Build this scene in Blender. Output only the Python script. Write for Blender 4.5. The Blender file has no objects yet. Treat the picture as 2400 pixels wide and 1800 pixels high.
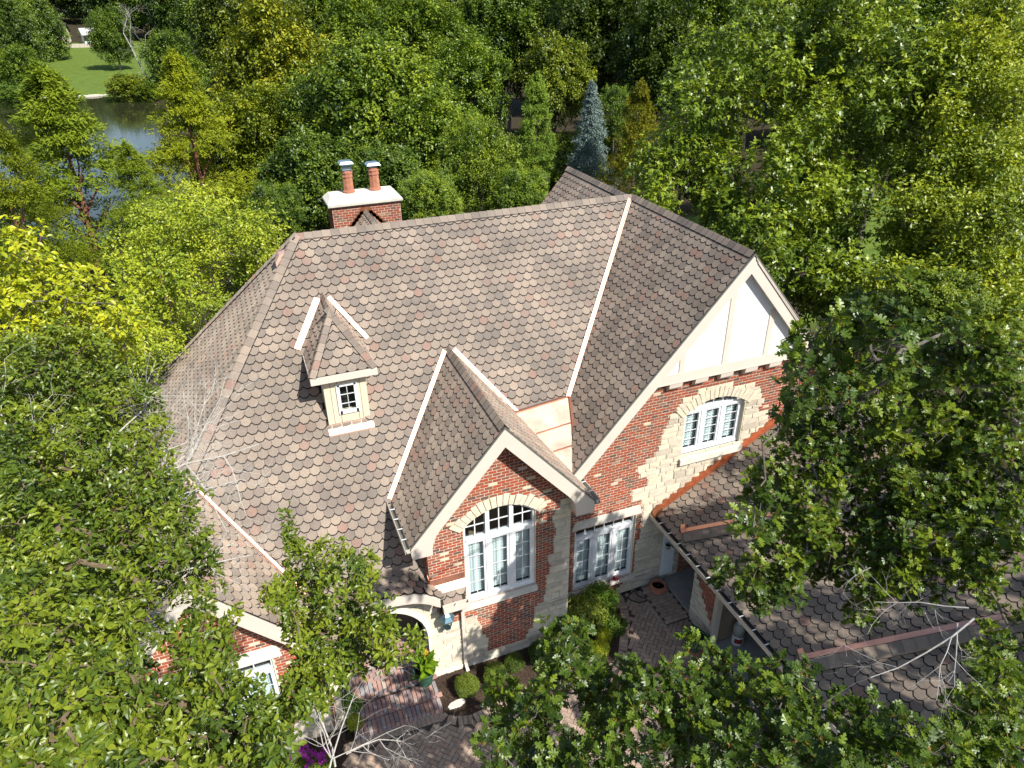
import bpy, math, random
import numpy as np
from mathutils import Vector, Matrix

# ------------------------------------------------------------------ camera, light, exposure
SC = bpy.context.scene
COL = SC.collection
PX = 1679.18                                   # focal length in pixels of the 2400 px wide photograph
CAMP = Vector((-1.197, -18.148, 15.274))
_yaw, _pit, _rol = math.radians(20.9106), math.radians(29.2254), math.radians(0.7384)
_f = Vector((math.sin(_yaw)*math.cos(_pit), math.cos(_yaw)*math.cos(_pit), -math.sin(_pit)))
_r0 = Vector((math.cos(_yaw), -math.sin(_yaw), 0)); _d0 = _f.cross(_r0)
_r = math.cos(_rol)*_r0 + math.sin(_rol)*_d0
_d = -math.sin(_rol)*_r0 + math.cos(_rol)*_d0
cam = bpy.data.cameras.new('camera'); camo = bpy.data.objects.new('camera', cam); COL.objects.link(camo)
camo.matrix_world = Matrix(((_r.x, -_d.x, -_f.x, CAMP.x), (_r.y, -_d.y, -_f.y, CAMP.y), (_r.z, -_d.z, -_f.z, CAMP.z), (0, 0, 0, 1)))
cam.sensor_width = 36; cam.lens = 36*PX/2400; cam.clip_start = .2; cam.clip_end = 4000
SC.camera = camo
SUN = Vector((.39, -.88, 1.0)).normalized()
world = bpy.data.worlds.new("World"); SC.world = world; world.use_nodes = True
wn = world.node_tree.nodes; wl = world.node_tree.links; wn.clear()
sky = wn.new('ShaderNodeTexSky'); sky.sky_type = 'NISHITA'; sky.sun_disc = False
sky.sun_elevation = math.asin(SUN.z); sky.sun_rotation = math.atan2(SUN.x, SUN.y)
bg = wn.new('ShaderNodeBackground'); bg.inputs[1].default_value = .11
wo = wn.new('ShaderNodeOutputWorld'); wl.new(sky.outputs[0], bg.inputs[0]); wl.new(bg.outputs[0], wo.inputs[0])
sl = bpy.data.lights.new('sun', 'SUN'); so = bpy.data.objects.new('sun', sl); COL.objects.link(so)
sl.energy = 5.0; sl.angle = math.radians(.53); sl.color = (1, .955, .88)
so.rotation_euler = SUN.to_track_quat('Z', 'Y').to_euler(); so.location = SUN*80
SC.view_settings.view_transform = 'Standard'; SC.view_settings.look = 'None'
SC.view_settings.gamma = 1; SC.view_settings.use_curve_mapping = False
SC.view_settings.exposure = .40
cy = SC.cycles
SC.render.engine = 'CYCLES'
cy.max_bounces = 7; cy.diffuse_bounces = 3; cy.glossy_bounces = 3; cy.transmission_bounces = 4; cy.transparent_max_bounces = 8
cy.sample_clamp_indirect = 6

# ------------------------------------------------------------------ materials
def NT(name):
    m = bpy.data.materials.new(name); m.use_nodes = True
    nt = m.node_tree; nt.nodes.clear()
    o = nt.nodes.new('ShaderNodeOutputMaterial')
    return m, nt, o
def node(nt, t, **kw):
    n = nt.nodes.new(t)
    for k, v in kw.items(): setattr(n, k, v)
    return n
def ramp(nt, fac, stops, interp='LINEAR'):
    r = node(nt, 'ShaderNodeValToRGB'); r.color_ramp.interpolation = interp
    e = r.color_ramp.elements
    while len(e) < len(stops): e.new(.5)
    for i, (p, c) in enumerate(stops): e[i].position = p; e[i].color = (c[0], c[1], c[2], 1)
    if fac is not None: nt.links.new(fac, r.inputs[0])
    return r
def mix(nt, a, b, fac, blend='MIX'):
    m = node(nt, 'ShaderNodeMix', data_type='RGBA', blend_type=blend)
    for s, v in ((0, fac), (6, a), (7, b)):
        if hasattr(v, 'is_output'): nt.links.new(v, m.inputs[s])
        elif s == 0: m.inputs[0].default_value = v
        else: m.inputs[s].default_value = (v[0], v[1], v[2], 1)
    return m.outputs[2]
def noise(nt, scale, detail=4, rough=.6, space='Object'):
    tc = node(nt, 'ShaderNodeTexCoord') if space == 'Object' else node(nt, 'ShaderNodeNewGeometry')
    n = node(nt, 'ShaderNodeTexNoise'); n.inputs['Scale'].default_value = scale
    n.inputs['Detail'].default_value = detail; n.inputs['Roughness'].default_value = rough
    nt.links.new(tc.outputs['Object' if space == 'Object' else 'Position'], n.inputs['Vector'])
    return n.outputs['Fac']
def surf(name, stops, var=.25, nscale=3., rough=.8, spec=.3, metal=0., bump=0., bscale=60., big=None, tint=True, rvar=0.):
    """stops: list of (pos, colour) read by the face attribute 'tint', or one colour"""
    m, nt, o = NT(name)
    p = node(nt, 'ShaderNodeBsdfPrincipled')
    p.inputs['Roughness'].default_value = rough; p.inputs['Metallic'].default_value = metal
    p.inputs['Specular IOR Level'].default_value = spec
    if rough > .6 and not metal and 'Diffuse Roughness' in p.inputs: p.inputs['Diffuse Roughness'].default_value = .9
    if isinstance(stops, list):
        at = node(nt, 'ShaderNodeAttribute', attribute_name='tint')
        col = ramp(nt, at.outputs['Fac'], stops).outputs[0]
    else:
        rgb = node(nt, 'ShaderNodeRGB'); rgb.outputs[0].default_value = (*stops, 1); col = rgb.outputs[0]
    if var:
        n = noise(nt, nscale, 5, .65, 'World')
        r = ramp(nt, n, [(.25, (1-var,)*3), (.75, (1+var,)*3)])
        col = mix(nt, col, r.outputs[0], 1., 'MULTIPLY')
        if rvar:
            mr = node(nt, 'ShaderNodeMapRange'); nt.links.new(n, mr.inputs[0])
            mr.inputs[3].default_value = rough-rvar; mr.inputs[4].default_value = rough+rvar
            nt.links.new(mr.outputs[0], p.inputs['Roughness'])
    if big:
        n2 = noise(nt, big[0], 3, .5, 'World')
        r2 = ramp(nt, n2, [(.35, (1-big[1],)*3), (.65, (1+big[1]*.5,)*3)])
        col = mix(nt, col, r2.outputs[0], 1., 'MULTIPLY')
    nt.links.new(col, p.inputs['Base Color'])
    if bump:
        b = node(nt, 'ShaderNodeBump'); b.inputs['Strength'].default_value = bump; b.inputs['Distance'].default_value = .01
        nt.links.new(noise(nt, bscale, 4, .7, 'World'), b.inputs['Height']); nt.links.new(b.outputs[0], p.inputs['Normal'])
    nt.links.new(p.outputs[0], o.inputs[0])
    return m
def leafmat(name, stops, rough=.42, spec=.5, trans=.3, tcol=(1.25, 1.15, .5)):
    m, nt, o = NT(name)
    at = node(nt, 'ShaderNodeAttribute', attribute_name='tint')
    col = ramp(nt, at.outputs['Fac'], stops).outputs[0]
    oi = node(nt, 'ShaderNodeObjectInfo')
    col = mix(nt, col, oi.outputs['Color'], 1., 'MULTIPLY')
    p = node(nt, 'ShaderNodeBsdfPrincipled'); p.inputs['Roughness'].default_value = rough
    p.inputs['Specular IOR Level'].default_value = spec
    nt.links.new(col, p.inputs['Base Color'])
    t = node(nt, 'ShaderNodeBsdfTranslucent'); nt.links.new(mix(nt, col, tcol, 1., 'MULTIPLY'), t.inputs[0])
    ms = node(nt, 'ShaderNodeMixShader'); ms.inputs[0].default_value = trans
    nt.links.new(p.outputs[0], ms.inputs[1]); nt.links.new(t.outputs[0], ms.inputs[2]); nt.links.new(ms.outputs[0], o.inputs[0])
    return m
def glassmat(name, tint=(.8, .86, .86), refl=.05):
    m, nt, o = NT(name)
    tr = node(nt, 'ShaderNodeBsdfTransparent'); tr.inputs[0].default_value = (*tint, 1)
    gl = node(nt, 'ShaderNodeBsdfGlossy'); gl.inputs['Roughness'].default_value = .03
    ge = node(nt, 'ShaderNodeNewGeometry'); dt = node(nt, 'ShaderNodeVectorMath', operation='DOT_PRODUCT')
    nt.links.new(ge.outputs['Incoming'], dt.inputs[0]); nt.links.new(ge.outputs['Normal'], dt.inputs[1])
    ab = node(nt, 'ShaderNodeMath', operation='ABSOLUTE'); nt.links.new(dt.outputs['Value'], ab.inputs[0])
    om = node(nt, 'ShaderNodeMath', operation='SUBTRACT'); om.inputs[0].default_value = 1; nt.links.new(ab.outputs[0], om.inputs[1])
    pw = node(nt, 'ShaderNodeMath', operation='POWER'); pw.inputs[1].default_value = 5; nt.links.new(om.outputs[0], pw.inputs[0])
    ad = node(nt, 'ShaderNodeMath', operation='ADD'); ad.inputs[1].default_value = refl; ad.use_clamp = True; nt.links.new(pw.outputs[0], ad.inputs[0])
    ms = node(nt, 'ShaderNodeMixShader'); nt.links.new(ad.outputs[0], ms.inputs[0])
    nt.links.new(tr.outputs[0], ms.inputs[1]); nt.links.new(gl.outputs[0], ms.inputs[2]); nt.links.new(ms.outputs[0], o.inputs[0])
    return m
M = {}
M['shingle'] = surf('shingle_granules', [(0, (.365, .290, .222)), (.3, (.325, .258, .200)), (.6, (.285, .228, .180)), (.82, (.235, .192, .155)), (.9, (.225, .184, .15)), (.94, (.31, .220, .170)), (1, (.325, .205, .155))],
                    var=.14, nscale=26, rough=.62, spec=.42, bump=.25, bscale=220, big=(.9, .2))
M['shingle_edge'] = surf('shingle_backing', (.026, .025, .026), var=.2, rough=.9, spec=.15)
M['deck'] = surf('roof_underlay', (.05, .045, .04), var=.2, rough=.95)
M['brick'] = surf('old_brick', [(0, (.37, .078, .034)), (.3, (.33, .085, .042)), (.45, (.26, .075, .045)), (.7, (.34, .12, .065)), (.82, (.22, .09, .055)), (.92, (.12, .075, .06)), (.972, (.24, .15, .10)), (.99, (.42, .28, .19)), (1, (.62, .52, .38))],
                  var=.3, nscale=34, rough=.88, spec=.2, bump=.5, bscale=90)
M['mortar'] = surf('pale_mortar', (.57, .50, .41), var=.2, nscale=12, rough=.95, spec=.1, bump=.3)
M['stone'] = surf('cream_limestone', [(0, (.66, .58, .43)), (.5, (.62, .555, .44)), (.8, (.55, .49, .39)), (1, (.48, .42, .33))], var=.18, nscale=7, rough=.85, spec=.2, bump=.9, bscale=24)
M['cap_stone'] = surf('cast_stone', (.62, .585, .51), var=.14, nscale=6, rough=.85, spec=.2, bump=.2, bscale=50)
M['chimney_cap'] = surf('painted_cement', (.60, .575, .50), var=.2, nscale=5, rough=.8, bump=.3, bscale=30)
M['trim'] = surf('cream_trim', (.68, .605, .52), var=.05, nscale=2, rough=.55, spec=.4)
M['stucco'] = surf('white_stucco', (.80, .80, .79), var=.03, nscale=3, rough=.75, spec=.2, bump=.1)
M['siding'] = surf('cream_siding', (.66, .58, .44), var=.06, rough=.65)
M['white'] = surf('white_vinyl', (.80, .82, .84), var=.03, rough=.4, spec=.5)
M['blind'] = surf('blind_slats', (.60, .66, .66), var=.05, rough=.5)
M['dark'] = surf('room_dark', (.03, .028, .026), var=.2, rough=.9)
M['warm'] = surf('room_wall', (.22, .17, .12), var=.2, rough=.9)
M['glass'] = glassmat('window_glass')
M['copper'] = surf('new_copper', (.82, .47, .36), var=.18, nscale=3.5, rough=.50, metal=1, rvar=.10)
M['copper_sheet'] = surf('satin_copper', (.93, .60, .46), var=.22, nscale=4.5, rough=.55, metal=.55, spec=.6, rvar=.08, big=(1.6, .18))
M['copper_old'] = surf('brown_copper', (.50, .21, .11), var=.25, nscale=9, rough=.42, metal=.75, rvar=.08)
M['steel'] = surf('cap_steel', (.52, .60, .66), var=.1, rough=.3, metal=.9)
M['terracotta'] = surf('terracotta', (.44, .19, .115), var=.3, nscale=8, rough=.8, bump=.25)
M['gutter'] = surf('gutter_paint', (.56, .52, .44), var=.08, rough=.45, spec=.5)
M['gutter_dark'] = surf('gutter_inside', (.20, .205, .18), var=.25, rough=.4, metal=.3)
M['concrete'] = surf('concrete', (.33, .31, .28), var=.2, nscale=4, rough=.9, bump=.3)
M['paver'] = surf('clay_paver', [(0, (.47, .36, .27)), (.4, (.42, .325, .25)), (.75, (.36, .27, .205)), (1, (.46, .33, .25))], var=.2, nscale=14, rough=.9, spec=.2, bump=.4, bscale=70)
M['step_brick'] = surf('tumbled_paver', [(0, (.42, .26, .21)), (.35, (.36, .22, .19)), (.6, (.30, .22, .21)), (.8, (.26, .27, .29)), (1, (.45, .36, .30))], var=.2, nscale=14, rough=.9, spec=.2, bump=.4, bscale=70)
M['joint_sand'] = surf('joint_sand', (.10, .082, .065), var=.3, nscale=20, rough=.95)
M['mulch'] = surf('bark_mulch', (.07, .046, .032), var=.6, nscale=22, rough=.95, bump=1., bscale=45)
M['lawn'] = surf('grass', (.13, .20, .035), var=.35, nscale=1.2, rough=.9, bump=.8, bscale=14, big=(.12, .35))
M['water'] = surf('pond_water', (.035, .038, .018), var=.1, rough=.06, spec=.5, bump=.06, bscale=3)
M['bark'] = surf('grey_bark', (.17, .145, .12), var=.45, nscale=9, rough=.95, bump=.8, bscale=30)
M['bark_dark'] = surf('dark_bark', (.085, .068, .055), var=.4, nscale=7, rough=.95, bump=.8, bscale=22)
M['bark_red'] = surf('red_bark', (.22, .10, .06), var=.4, nscale=7, rough=.95)
M['deadwood'] = surf('lichen_deadwood', (.46, .44, .40), var=.35, nscale=22, rough=.95, bump=.6, bscale=60)
M['black'] = surf('black_rubber', (.02, .021, .024), var=.2, rough=.5)
M['green_glaze'] = surf('green_planter', (.045, .12, .075), var=.15, rough=.45)
M['soil'] = surf('potting_soil', (.025, .018, .013), var=.5, nscale=30, rough=.95)
M['tank'] = surf('tank_white', (.62, .62, .58), var=.2, nscale=6, rough=.45)
M['tank_label'] = surf('tank_label', (.20, .03, .03), var=.1, rough=.5)
M['tank_grey'] = surf('tank_grey', (.36, .37, .33), var=.2, nscale=6, rough=.5)
M['lamp_metal'] = surf('lamp_metal', (.22, .36, .42), var=.2, nscale=18, rough=.35, metal=.8)
M['pebble'] = surf('house_wall_far', (.55, .50, .42), var=.1, rough=.9)
M['door'] = surf('dark_door', (.10, .055, .035), var=.2, rough=.5)
M['oak'] = leafmat('oak_leaf', [(0, (.030, .062, .008)), (.5, (.082, .140, .012)), (.9, (.20, .27, .018)), (.93, (.50, .24, .035)), (1, (.58, .30, .05))], rough=.38, trans=.25)
M['pear'] = leafmat('pear_leaf', [(0, (.032, .060, .009)), (.45, (.105, .165, .015)), (.88, (.24, .30, .022)), (.97, (.30, .28, .03)), (.985, (.34, .06, .03)), (1, (.36, .07, .03))], rough=.37, trans=.28)
M['leaf'] = leafmat('broad_leaf', [(0, (.026, .056, .008)), (.45, (.120, .195, .016)), (.8, (.25, .33, .026)), (1, (.36, .42, .035))], rough=.40, trans=.26)
M['needle'] = leafmat('needle', [(0, (.06, .095, .016)), (.5, (.155, .21, .022)), (1, (.27, .315, .035))], rough=.6, spec=.25, trans=.3)
M['spruce'] = leafmat('spruce_needle', [(0, (.060, .105, .095)), (.5, (.125, .20, .19)), (1, (.24, .33, .32))], rough=.6, spec=.25, trans=.1, tcol=(1, 1, 1))
M['box'] = leafmat('box_leaf', [(0, (.03, .055, .008)), (.5, (.085, .14, .012)), (1, (.17, .23, .02))], rough=.4, trans=.25)
M['twig'] = surf('olive_twig', (.16, .12, .075), var=.3, nscale=20, rough=.9)
M['petal'] = leafmat('petal', [(0, (.35, .02, .33)), (1, (.55, .05, .52))], rough=.5, trans=.3, tcol=(1, .6, 1))
M['redpetal'] = leafmat('red_petal', [(0, (.16, .01, .02)), (1, (.4, .02, .06))], rough=.5, trans=.2, tcol=(1, .6, .6))
M['yellowpetal'] = leafmat('yellow_petal', [(0, (.7, .42, .03)), (1, (.8, .5, .05))], rough=.5, trans=.2)

# ------------------------------------------------------------------ object helpers
def put(o, parent=None, kind=None, label=None, cat=None, group=None):
    COL.objects.link(o)
    if parent is not None: o.parent = parent
    for k, v in (('kind', kind), ('label', label), ('category', cat), ('group', group)):
        if v: o[k] = v
    return o
def empty(name, loc=(0, 0, 0), label=None, cat=None, group=None, kind=None):
    o = bpy.data.objects.new(name, None); o.location = loc; o.empty_display_size = .2
    put(o, None, kind, label, cat, group); bpy.context.view_layer.update() if False else None
    return o
def npmesh(name, V, F, mats, matidx=None, tint=None, smooth=False):
    """V (n,3) array, F list of tuples or (m,3) array"""
    me = bpy.data.meshes.new(name)
    V = np.asarray(V, dtype=np.float32)
    if isinstance(F, np.ndarray):
        cnt = np.full(len(F), F.shape[1], dtype=np.int32); flat = F.astype(np.int32).ravel()
    else:
        cnt = np.array([len(f) for f in F], dtype=np.int32); flat = np.array([i for f in F for i in f], dtype=np.int32)
    me.vertices.add(len(V)); me.vertices.foreach_set('co', V.ravel())
    me.loops.add(len(flat)); me.loops.foreach_set('vertex_index', flat)
    me.polygons.add(len(cnt))
    st = np.concatenate([[0], np.cumsum(cnt)[:-1]]).astype(np.int32) if len(cnt) else np.zeros(0, np.int32)
    me.polygons.foreach_set('loop_start', st)
    try: me.polygons.foreach_set('loop_total', cnt)
    except Exception: pass
    for m in (mats if isinstance(mats, (list, tuple)) else [mats]): me.materials.append(m)
    if matidx is not None: me.polygons.foreach_set('material_index', np.asarray(matidx, dtype=np.int32))
    me.polygons.foreach_set('use_smooth', np.full(len(cnt), bool(smooth)))
    if tint is not None:
        a = me.attributes.new('tint', 'FLOAT', 'FACE'); a.data.foreach_set('value', np.asarray(tint, dtype=np.float32))
    me.update(calc_edges=True)
    return me
class MB:
    """collects faces for ONE mesh object"""
    def __init__(s): s.v = []; s.f = []; s.m = []; s.t = []
    def add(s, vs, fs, m=0, t=0.):
        b = len(s.v); s.v.extend([tuple(v) for v in vs])
        for f in fs: s.f.append(tuple(i+b for i in f)); s.m.append(m); s.t.append(t)
        return s
    def quad(s, a, b, c, d, m=0, t=0.): return s.add([a, b, c, d], [(0, 1, 2, 3)], m, t)
    def poly(s, pts, m=0, t=0.): return s.add(pts, [tuple(range(len(pts)))], m, t)
    def box(s, lo, hi, m=0, t=0.):
        (x0, y0, z0), (x1, y1, z1) = lo, hi
        vs = [(x0, y0, z0), (x1, y0, z0), (x1, y1, z0), (x0, y1, z0), (x0, y0, z1), (x1, y0, z1), (x1, y1, z1), (x0, y1, z1)]
        return s.add(vs, [(0, 3, 2, 1), (4, 5, 6, 7), (0, 1, 5, 4), (1, 2, 6, 5), (2, 3, 7, 6), (3, 0, 4, 7)], m, t)
    def prism(s, pts, vec, m=0, t=0.):
        """planar polygon pts extruded by vec"""
        n = len(pts); vec = Vector(vec); a = [Vector(p) for p in pts]; b = [p+vec for p in a]
        fs = [tuple(range(n-1, -1, -1)), tuple(range(n, 2*n))]+[(i, (i+1) % n, n+(i+1) % n, n+i) for i in range(n)]
        return s.add(a+b, fs, m, t)
    def bar(s, p0, p1, w, h, m=0, t=0., up=(0, 0, 1)):
        p0 = Vector(p0); p1 = Vector(p1); d = (p1-p0).normalized(); u = Vector(up)
        a = d.cross(u).normalized()*w/2; b = a.cross(d).normalized()*h/2
        q = [p0-a-b, p0+a-b, p0+a+b, p0-a+b]
        return s.prism(q, p1-p0, m, t)
    def tube(s, pts, rad, n=6, m=0, t=0., cap=True):
        pts = [Vector(p) for p in pts]; rings = []
        if not hasattr(rad, '__len__'): rad = [rad]*len(pts)
        ref = Vector((0, 0, 1))
        for i, p in enumerate(pts):
            d = (pts[min(i+1, len(pts)-1)]-pts[max(i-1, 0)])
            d = d.normalized() if d.length > 1e-9 else Vector((0, 0, 1))
            if abs(d.dot(ref)) > .95: ref = Vector((1, 0, 0))
            a = d.cross(ref).normalized(); b = d.cross(a).normalized(); ref = -(d.cross(a)).normalized() if False else ref
            rings.append([p+(a*math.cos(2*math.pi*k/n)+b*math.sin(2*math.pi*k/n))*rad[i] for k in range(n)])
        vs = [v for r in rings for v in r]; fs = []
        for i in range(len(pts)-1):
            for k in range(n): fs.append((i*n+k, i*n+(k+1) % n, (i+1)*n+(k+1) % n, (i+1)*n+k))
        if cap: fs += [tuple(range(n))[::-1], tuple(range((len(pts)-1)*n, len(pts)*n))]
        return s.add(vs, fs, m, t)
    def lathe(s, prof, c=(0, 0, 0), n=20, m=0, t=0., ang0=0., sq=None):
        """prof: list of (radius, z)"""
        vs = []; fs = []; c = Vector(c)
        for (r, z) in prof:
            for k in range(n):
                a = ang0+2*math.pi*k/n
                vs.append(c+Vector((r*math.cos(a), r*math.sin(a), z)))
        for i in range(len(prof)-1):
            for k in range(n): fs.append((i*n+k, i*n+(k+1) % n, (i+1)*n+(k+1) % n, (i+1)*n+k))
        fs += [tuple(range(n))[::-1], tuple(range((len(prof)-1)*n, len(prof)*n))]
        return s.add(vs, fs, m, t)
    def build(s, name, mats, parent=None, kind=None, label=None, cat=None, group=None, smooth=False):
        me = npmesh(name, s.v, s.f, mats, s.m, s.t, smooth)
        return put(bpy.data.objects.new(name, me), parent, kind, label, cat, group)
def thing_mesh(name, mb, mats, label, cat, group=None, smooth=False):
    return mb.build(name, mats, None, None, label, cat, group, smooth)
def at(o, loc, rz=0., s=1.):
    o.location = loc; o.rotation_euler = (0, 0, rz); o.scale = (s, s, s) if not hasattr(s, '__len__') else s
    return o

# ------------------------------------------------------------------ pieces: shingles, bricks, stones, pavers ...
TPL = {}       # key -> (verts array, faces, mats idx, materials)
def template(key, V, F, mi, mats): TPL[key] = (np.array(V, dtype=np.float64), F, mi, mats)
PIECE = {}     # (kind, parent object) -> list of [template key, 4x4, tint] / raw
def piece(kind, parent, key, mat4, tint): PIECE.setdefault((kind, parent.name), []).append((key, mat4, tint))
RAW = {}       # pieces cut by an edge: always part of the joined mesh
def raw(kind, parent, V, F, mi, tint, mats): RAW.setdefault((kind, parent.name), []).append((V, F, mi, tint, mats))
def m4(X, Y, Z, T):
    return np.array([[X[0], Y[0], Z[0], T[0]], [X[1], Y[1], Z[1], T[1]], [X[2], Y[2], Z[2], T[2]], [0, 0, 0, 1.]])

LOBES_OAK_LOW=[(1.86,-11.7,7.23,0.24),(1.86,-12.44,8.0,0.17),(1.57,-12.2,7.54,0.19),(1.68,-12.34,7.54,0.18),(3.41,-12.88,7.46,0.23),(1.56,-12.45,7.53,0.22),(1.6,-12.8,7.96,0.2),(2.0,-12.71,7.5,0.2),(2.29,-12.82,7.43,0.2),(2.4,-13.13,7.82,0.2),(2.49,-13.46,8.17,0.17),(2.89,-13.53,8.0,0.21),(3.25,-13.37,7.63,0.19),(3.67,-13.25,7.54,0.17),(3.65,-13.78,7.92,0.17),(3.94,-13.85,7.86,0.2),(3.86,-14.09,8.33,0.2),(0.77,-12.42,7.51,0.22),(1.17,-12.45,7.31,0.21),(1.11,-13.09,7.96,0.2),(1.59,-12.56,7.29,0.18),(1.89,-12.85,7.39,0.19),(2.12,-12.87,7.37,0.21),(2.08,-13.59,8.13,0.18),(2.26,-13.53,8.16,0.2),(2.6,-13.68,8.0,0.19),(2.99,-13.59,7.81,0.17),(3.31,-13.47,7.54,0.2),(3.26,-14.03,8.19,0.2),(3.75,-13.87,7.87,0.17),(3.36,-14.41,8.5,0.16),(0.83,-12.5,7.26,0.18),(0.96,-13.17,7.93,0.15),(1.84,-13.07,7.32,0.2),(1.86,-13.66,8.05,0.18),(2.0,-13.78,8.22,0.16),(2.54,-13.65,7.74,0.2),(2.59,-13.95,8.1,0.17),(2.96,-13.78,7.59,0.18),(3.06,-14.02,7.93,0.19),(3.13,-14.22,8.26,0.15),(3.25,-14.46,8.49,0.18),(3.56,-14.47,8.18,0.21),(3.96,-14.4,7.96,0.16),(4.27,-14.55,8.06,0.23),(3.95,-14.97,8.73,0.18),(0.84,-13.23,7.65,0.16),(1.07,-13.17,7.6,0.2),(1.51,-13.63,7.83,0.18),(1.69,-13.76,7.97,0.17),(1.98,-13.6,7.72,0.18),(2.12,-13.91,8.04,0.15),(2.47,-13.77,7.62,0.18),(2.39,-14.28,8.26,0.14),(2.83,-14.17,7.91,0.18),(2.8,-14.54,8.36,0.17),(3.13,-14.48,8.22,0.18),(3.18,-14.79,8.45,0.18),(3.53,-14.61,8.22,0.21),(3.86,-14.68,7.98,0.18),(3.74,-15.07,8.54,0.19),(4.27,-14.95,8.16,0.21),(3.98,-15.35,8.85,0.16),(4.48,-15.19,8.38,0.16),(0.22,-13.63,8.25,0.18),(0.5,-13.38,7.64,0.19),(0.82,-13.38,7.48,0.16),(1.04,-13.67,7.78,0.19),(1.32,-13.58,7.49,0.18),(1.36,-14.09,8.28,0.16),(1.73,-13.78,7.54,0.16),(1.73,-14.29,8.37,0.15),(1.8,-14.49,8.53,0.14),(2.39,-14.16,7.91,0.19),(2.44,-14.5,8.31,0.17),(2.51,-14.65,8.39,0.18),(3.11,-14.49,7.78,0.19),(3.15,-14.69,8.02,0.18),(3.01,-15.0,8.67,0.19),(3.35,-14.97,8.33,0.2),(3.29,-15.32,8.81,0.17),(3.76,-15.18,8.49,0.17),(3.92,-15.27,8.6,0.17),(4.23,-15.29,8.37,0.19),(4.06,-15.6,8.83,0.15),(0.7,-13.54,7.52,0.18),(0.88,-13.76,7.76,0.21),(1.01,-13.85,7.88,0.18),(1.18,-14.06,8.11,0.17),(2.27,-14.56,8.07,0.17),(2.62,-14.52,7.81,0.2),(2.7,-15.01,8.48,0.15),(3.37,-14.94,8.09,0.18),(3.35,-15.16,8.45,0.19),(3.55,-15.25,8.39,0.14),(3.9,-15.48,8.51,0.18),(4.18,-15.47,8.38,0.17)]
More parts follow.
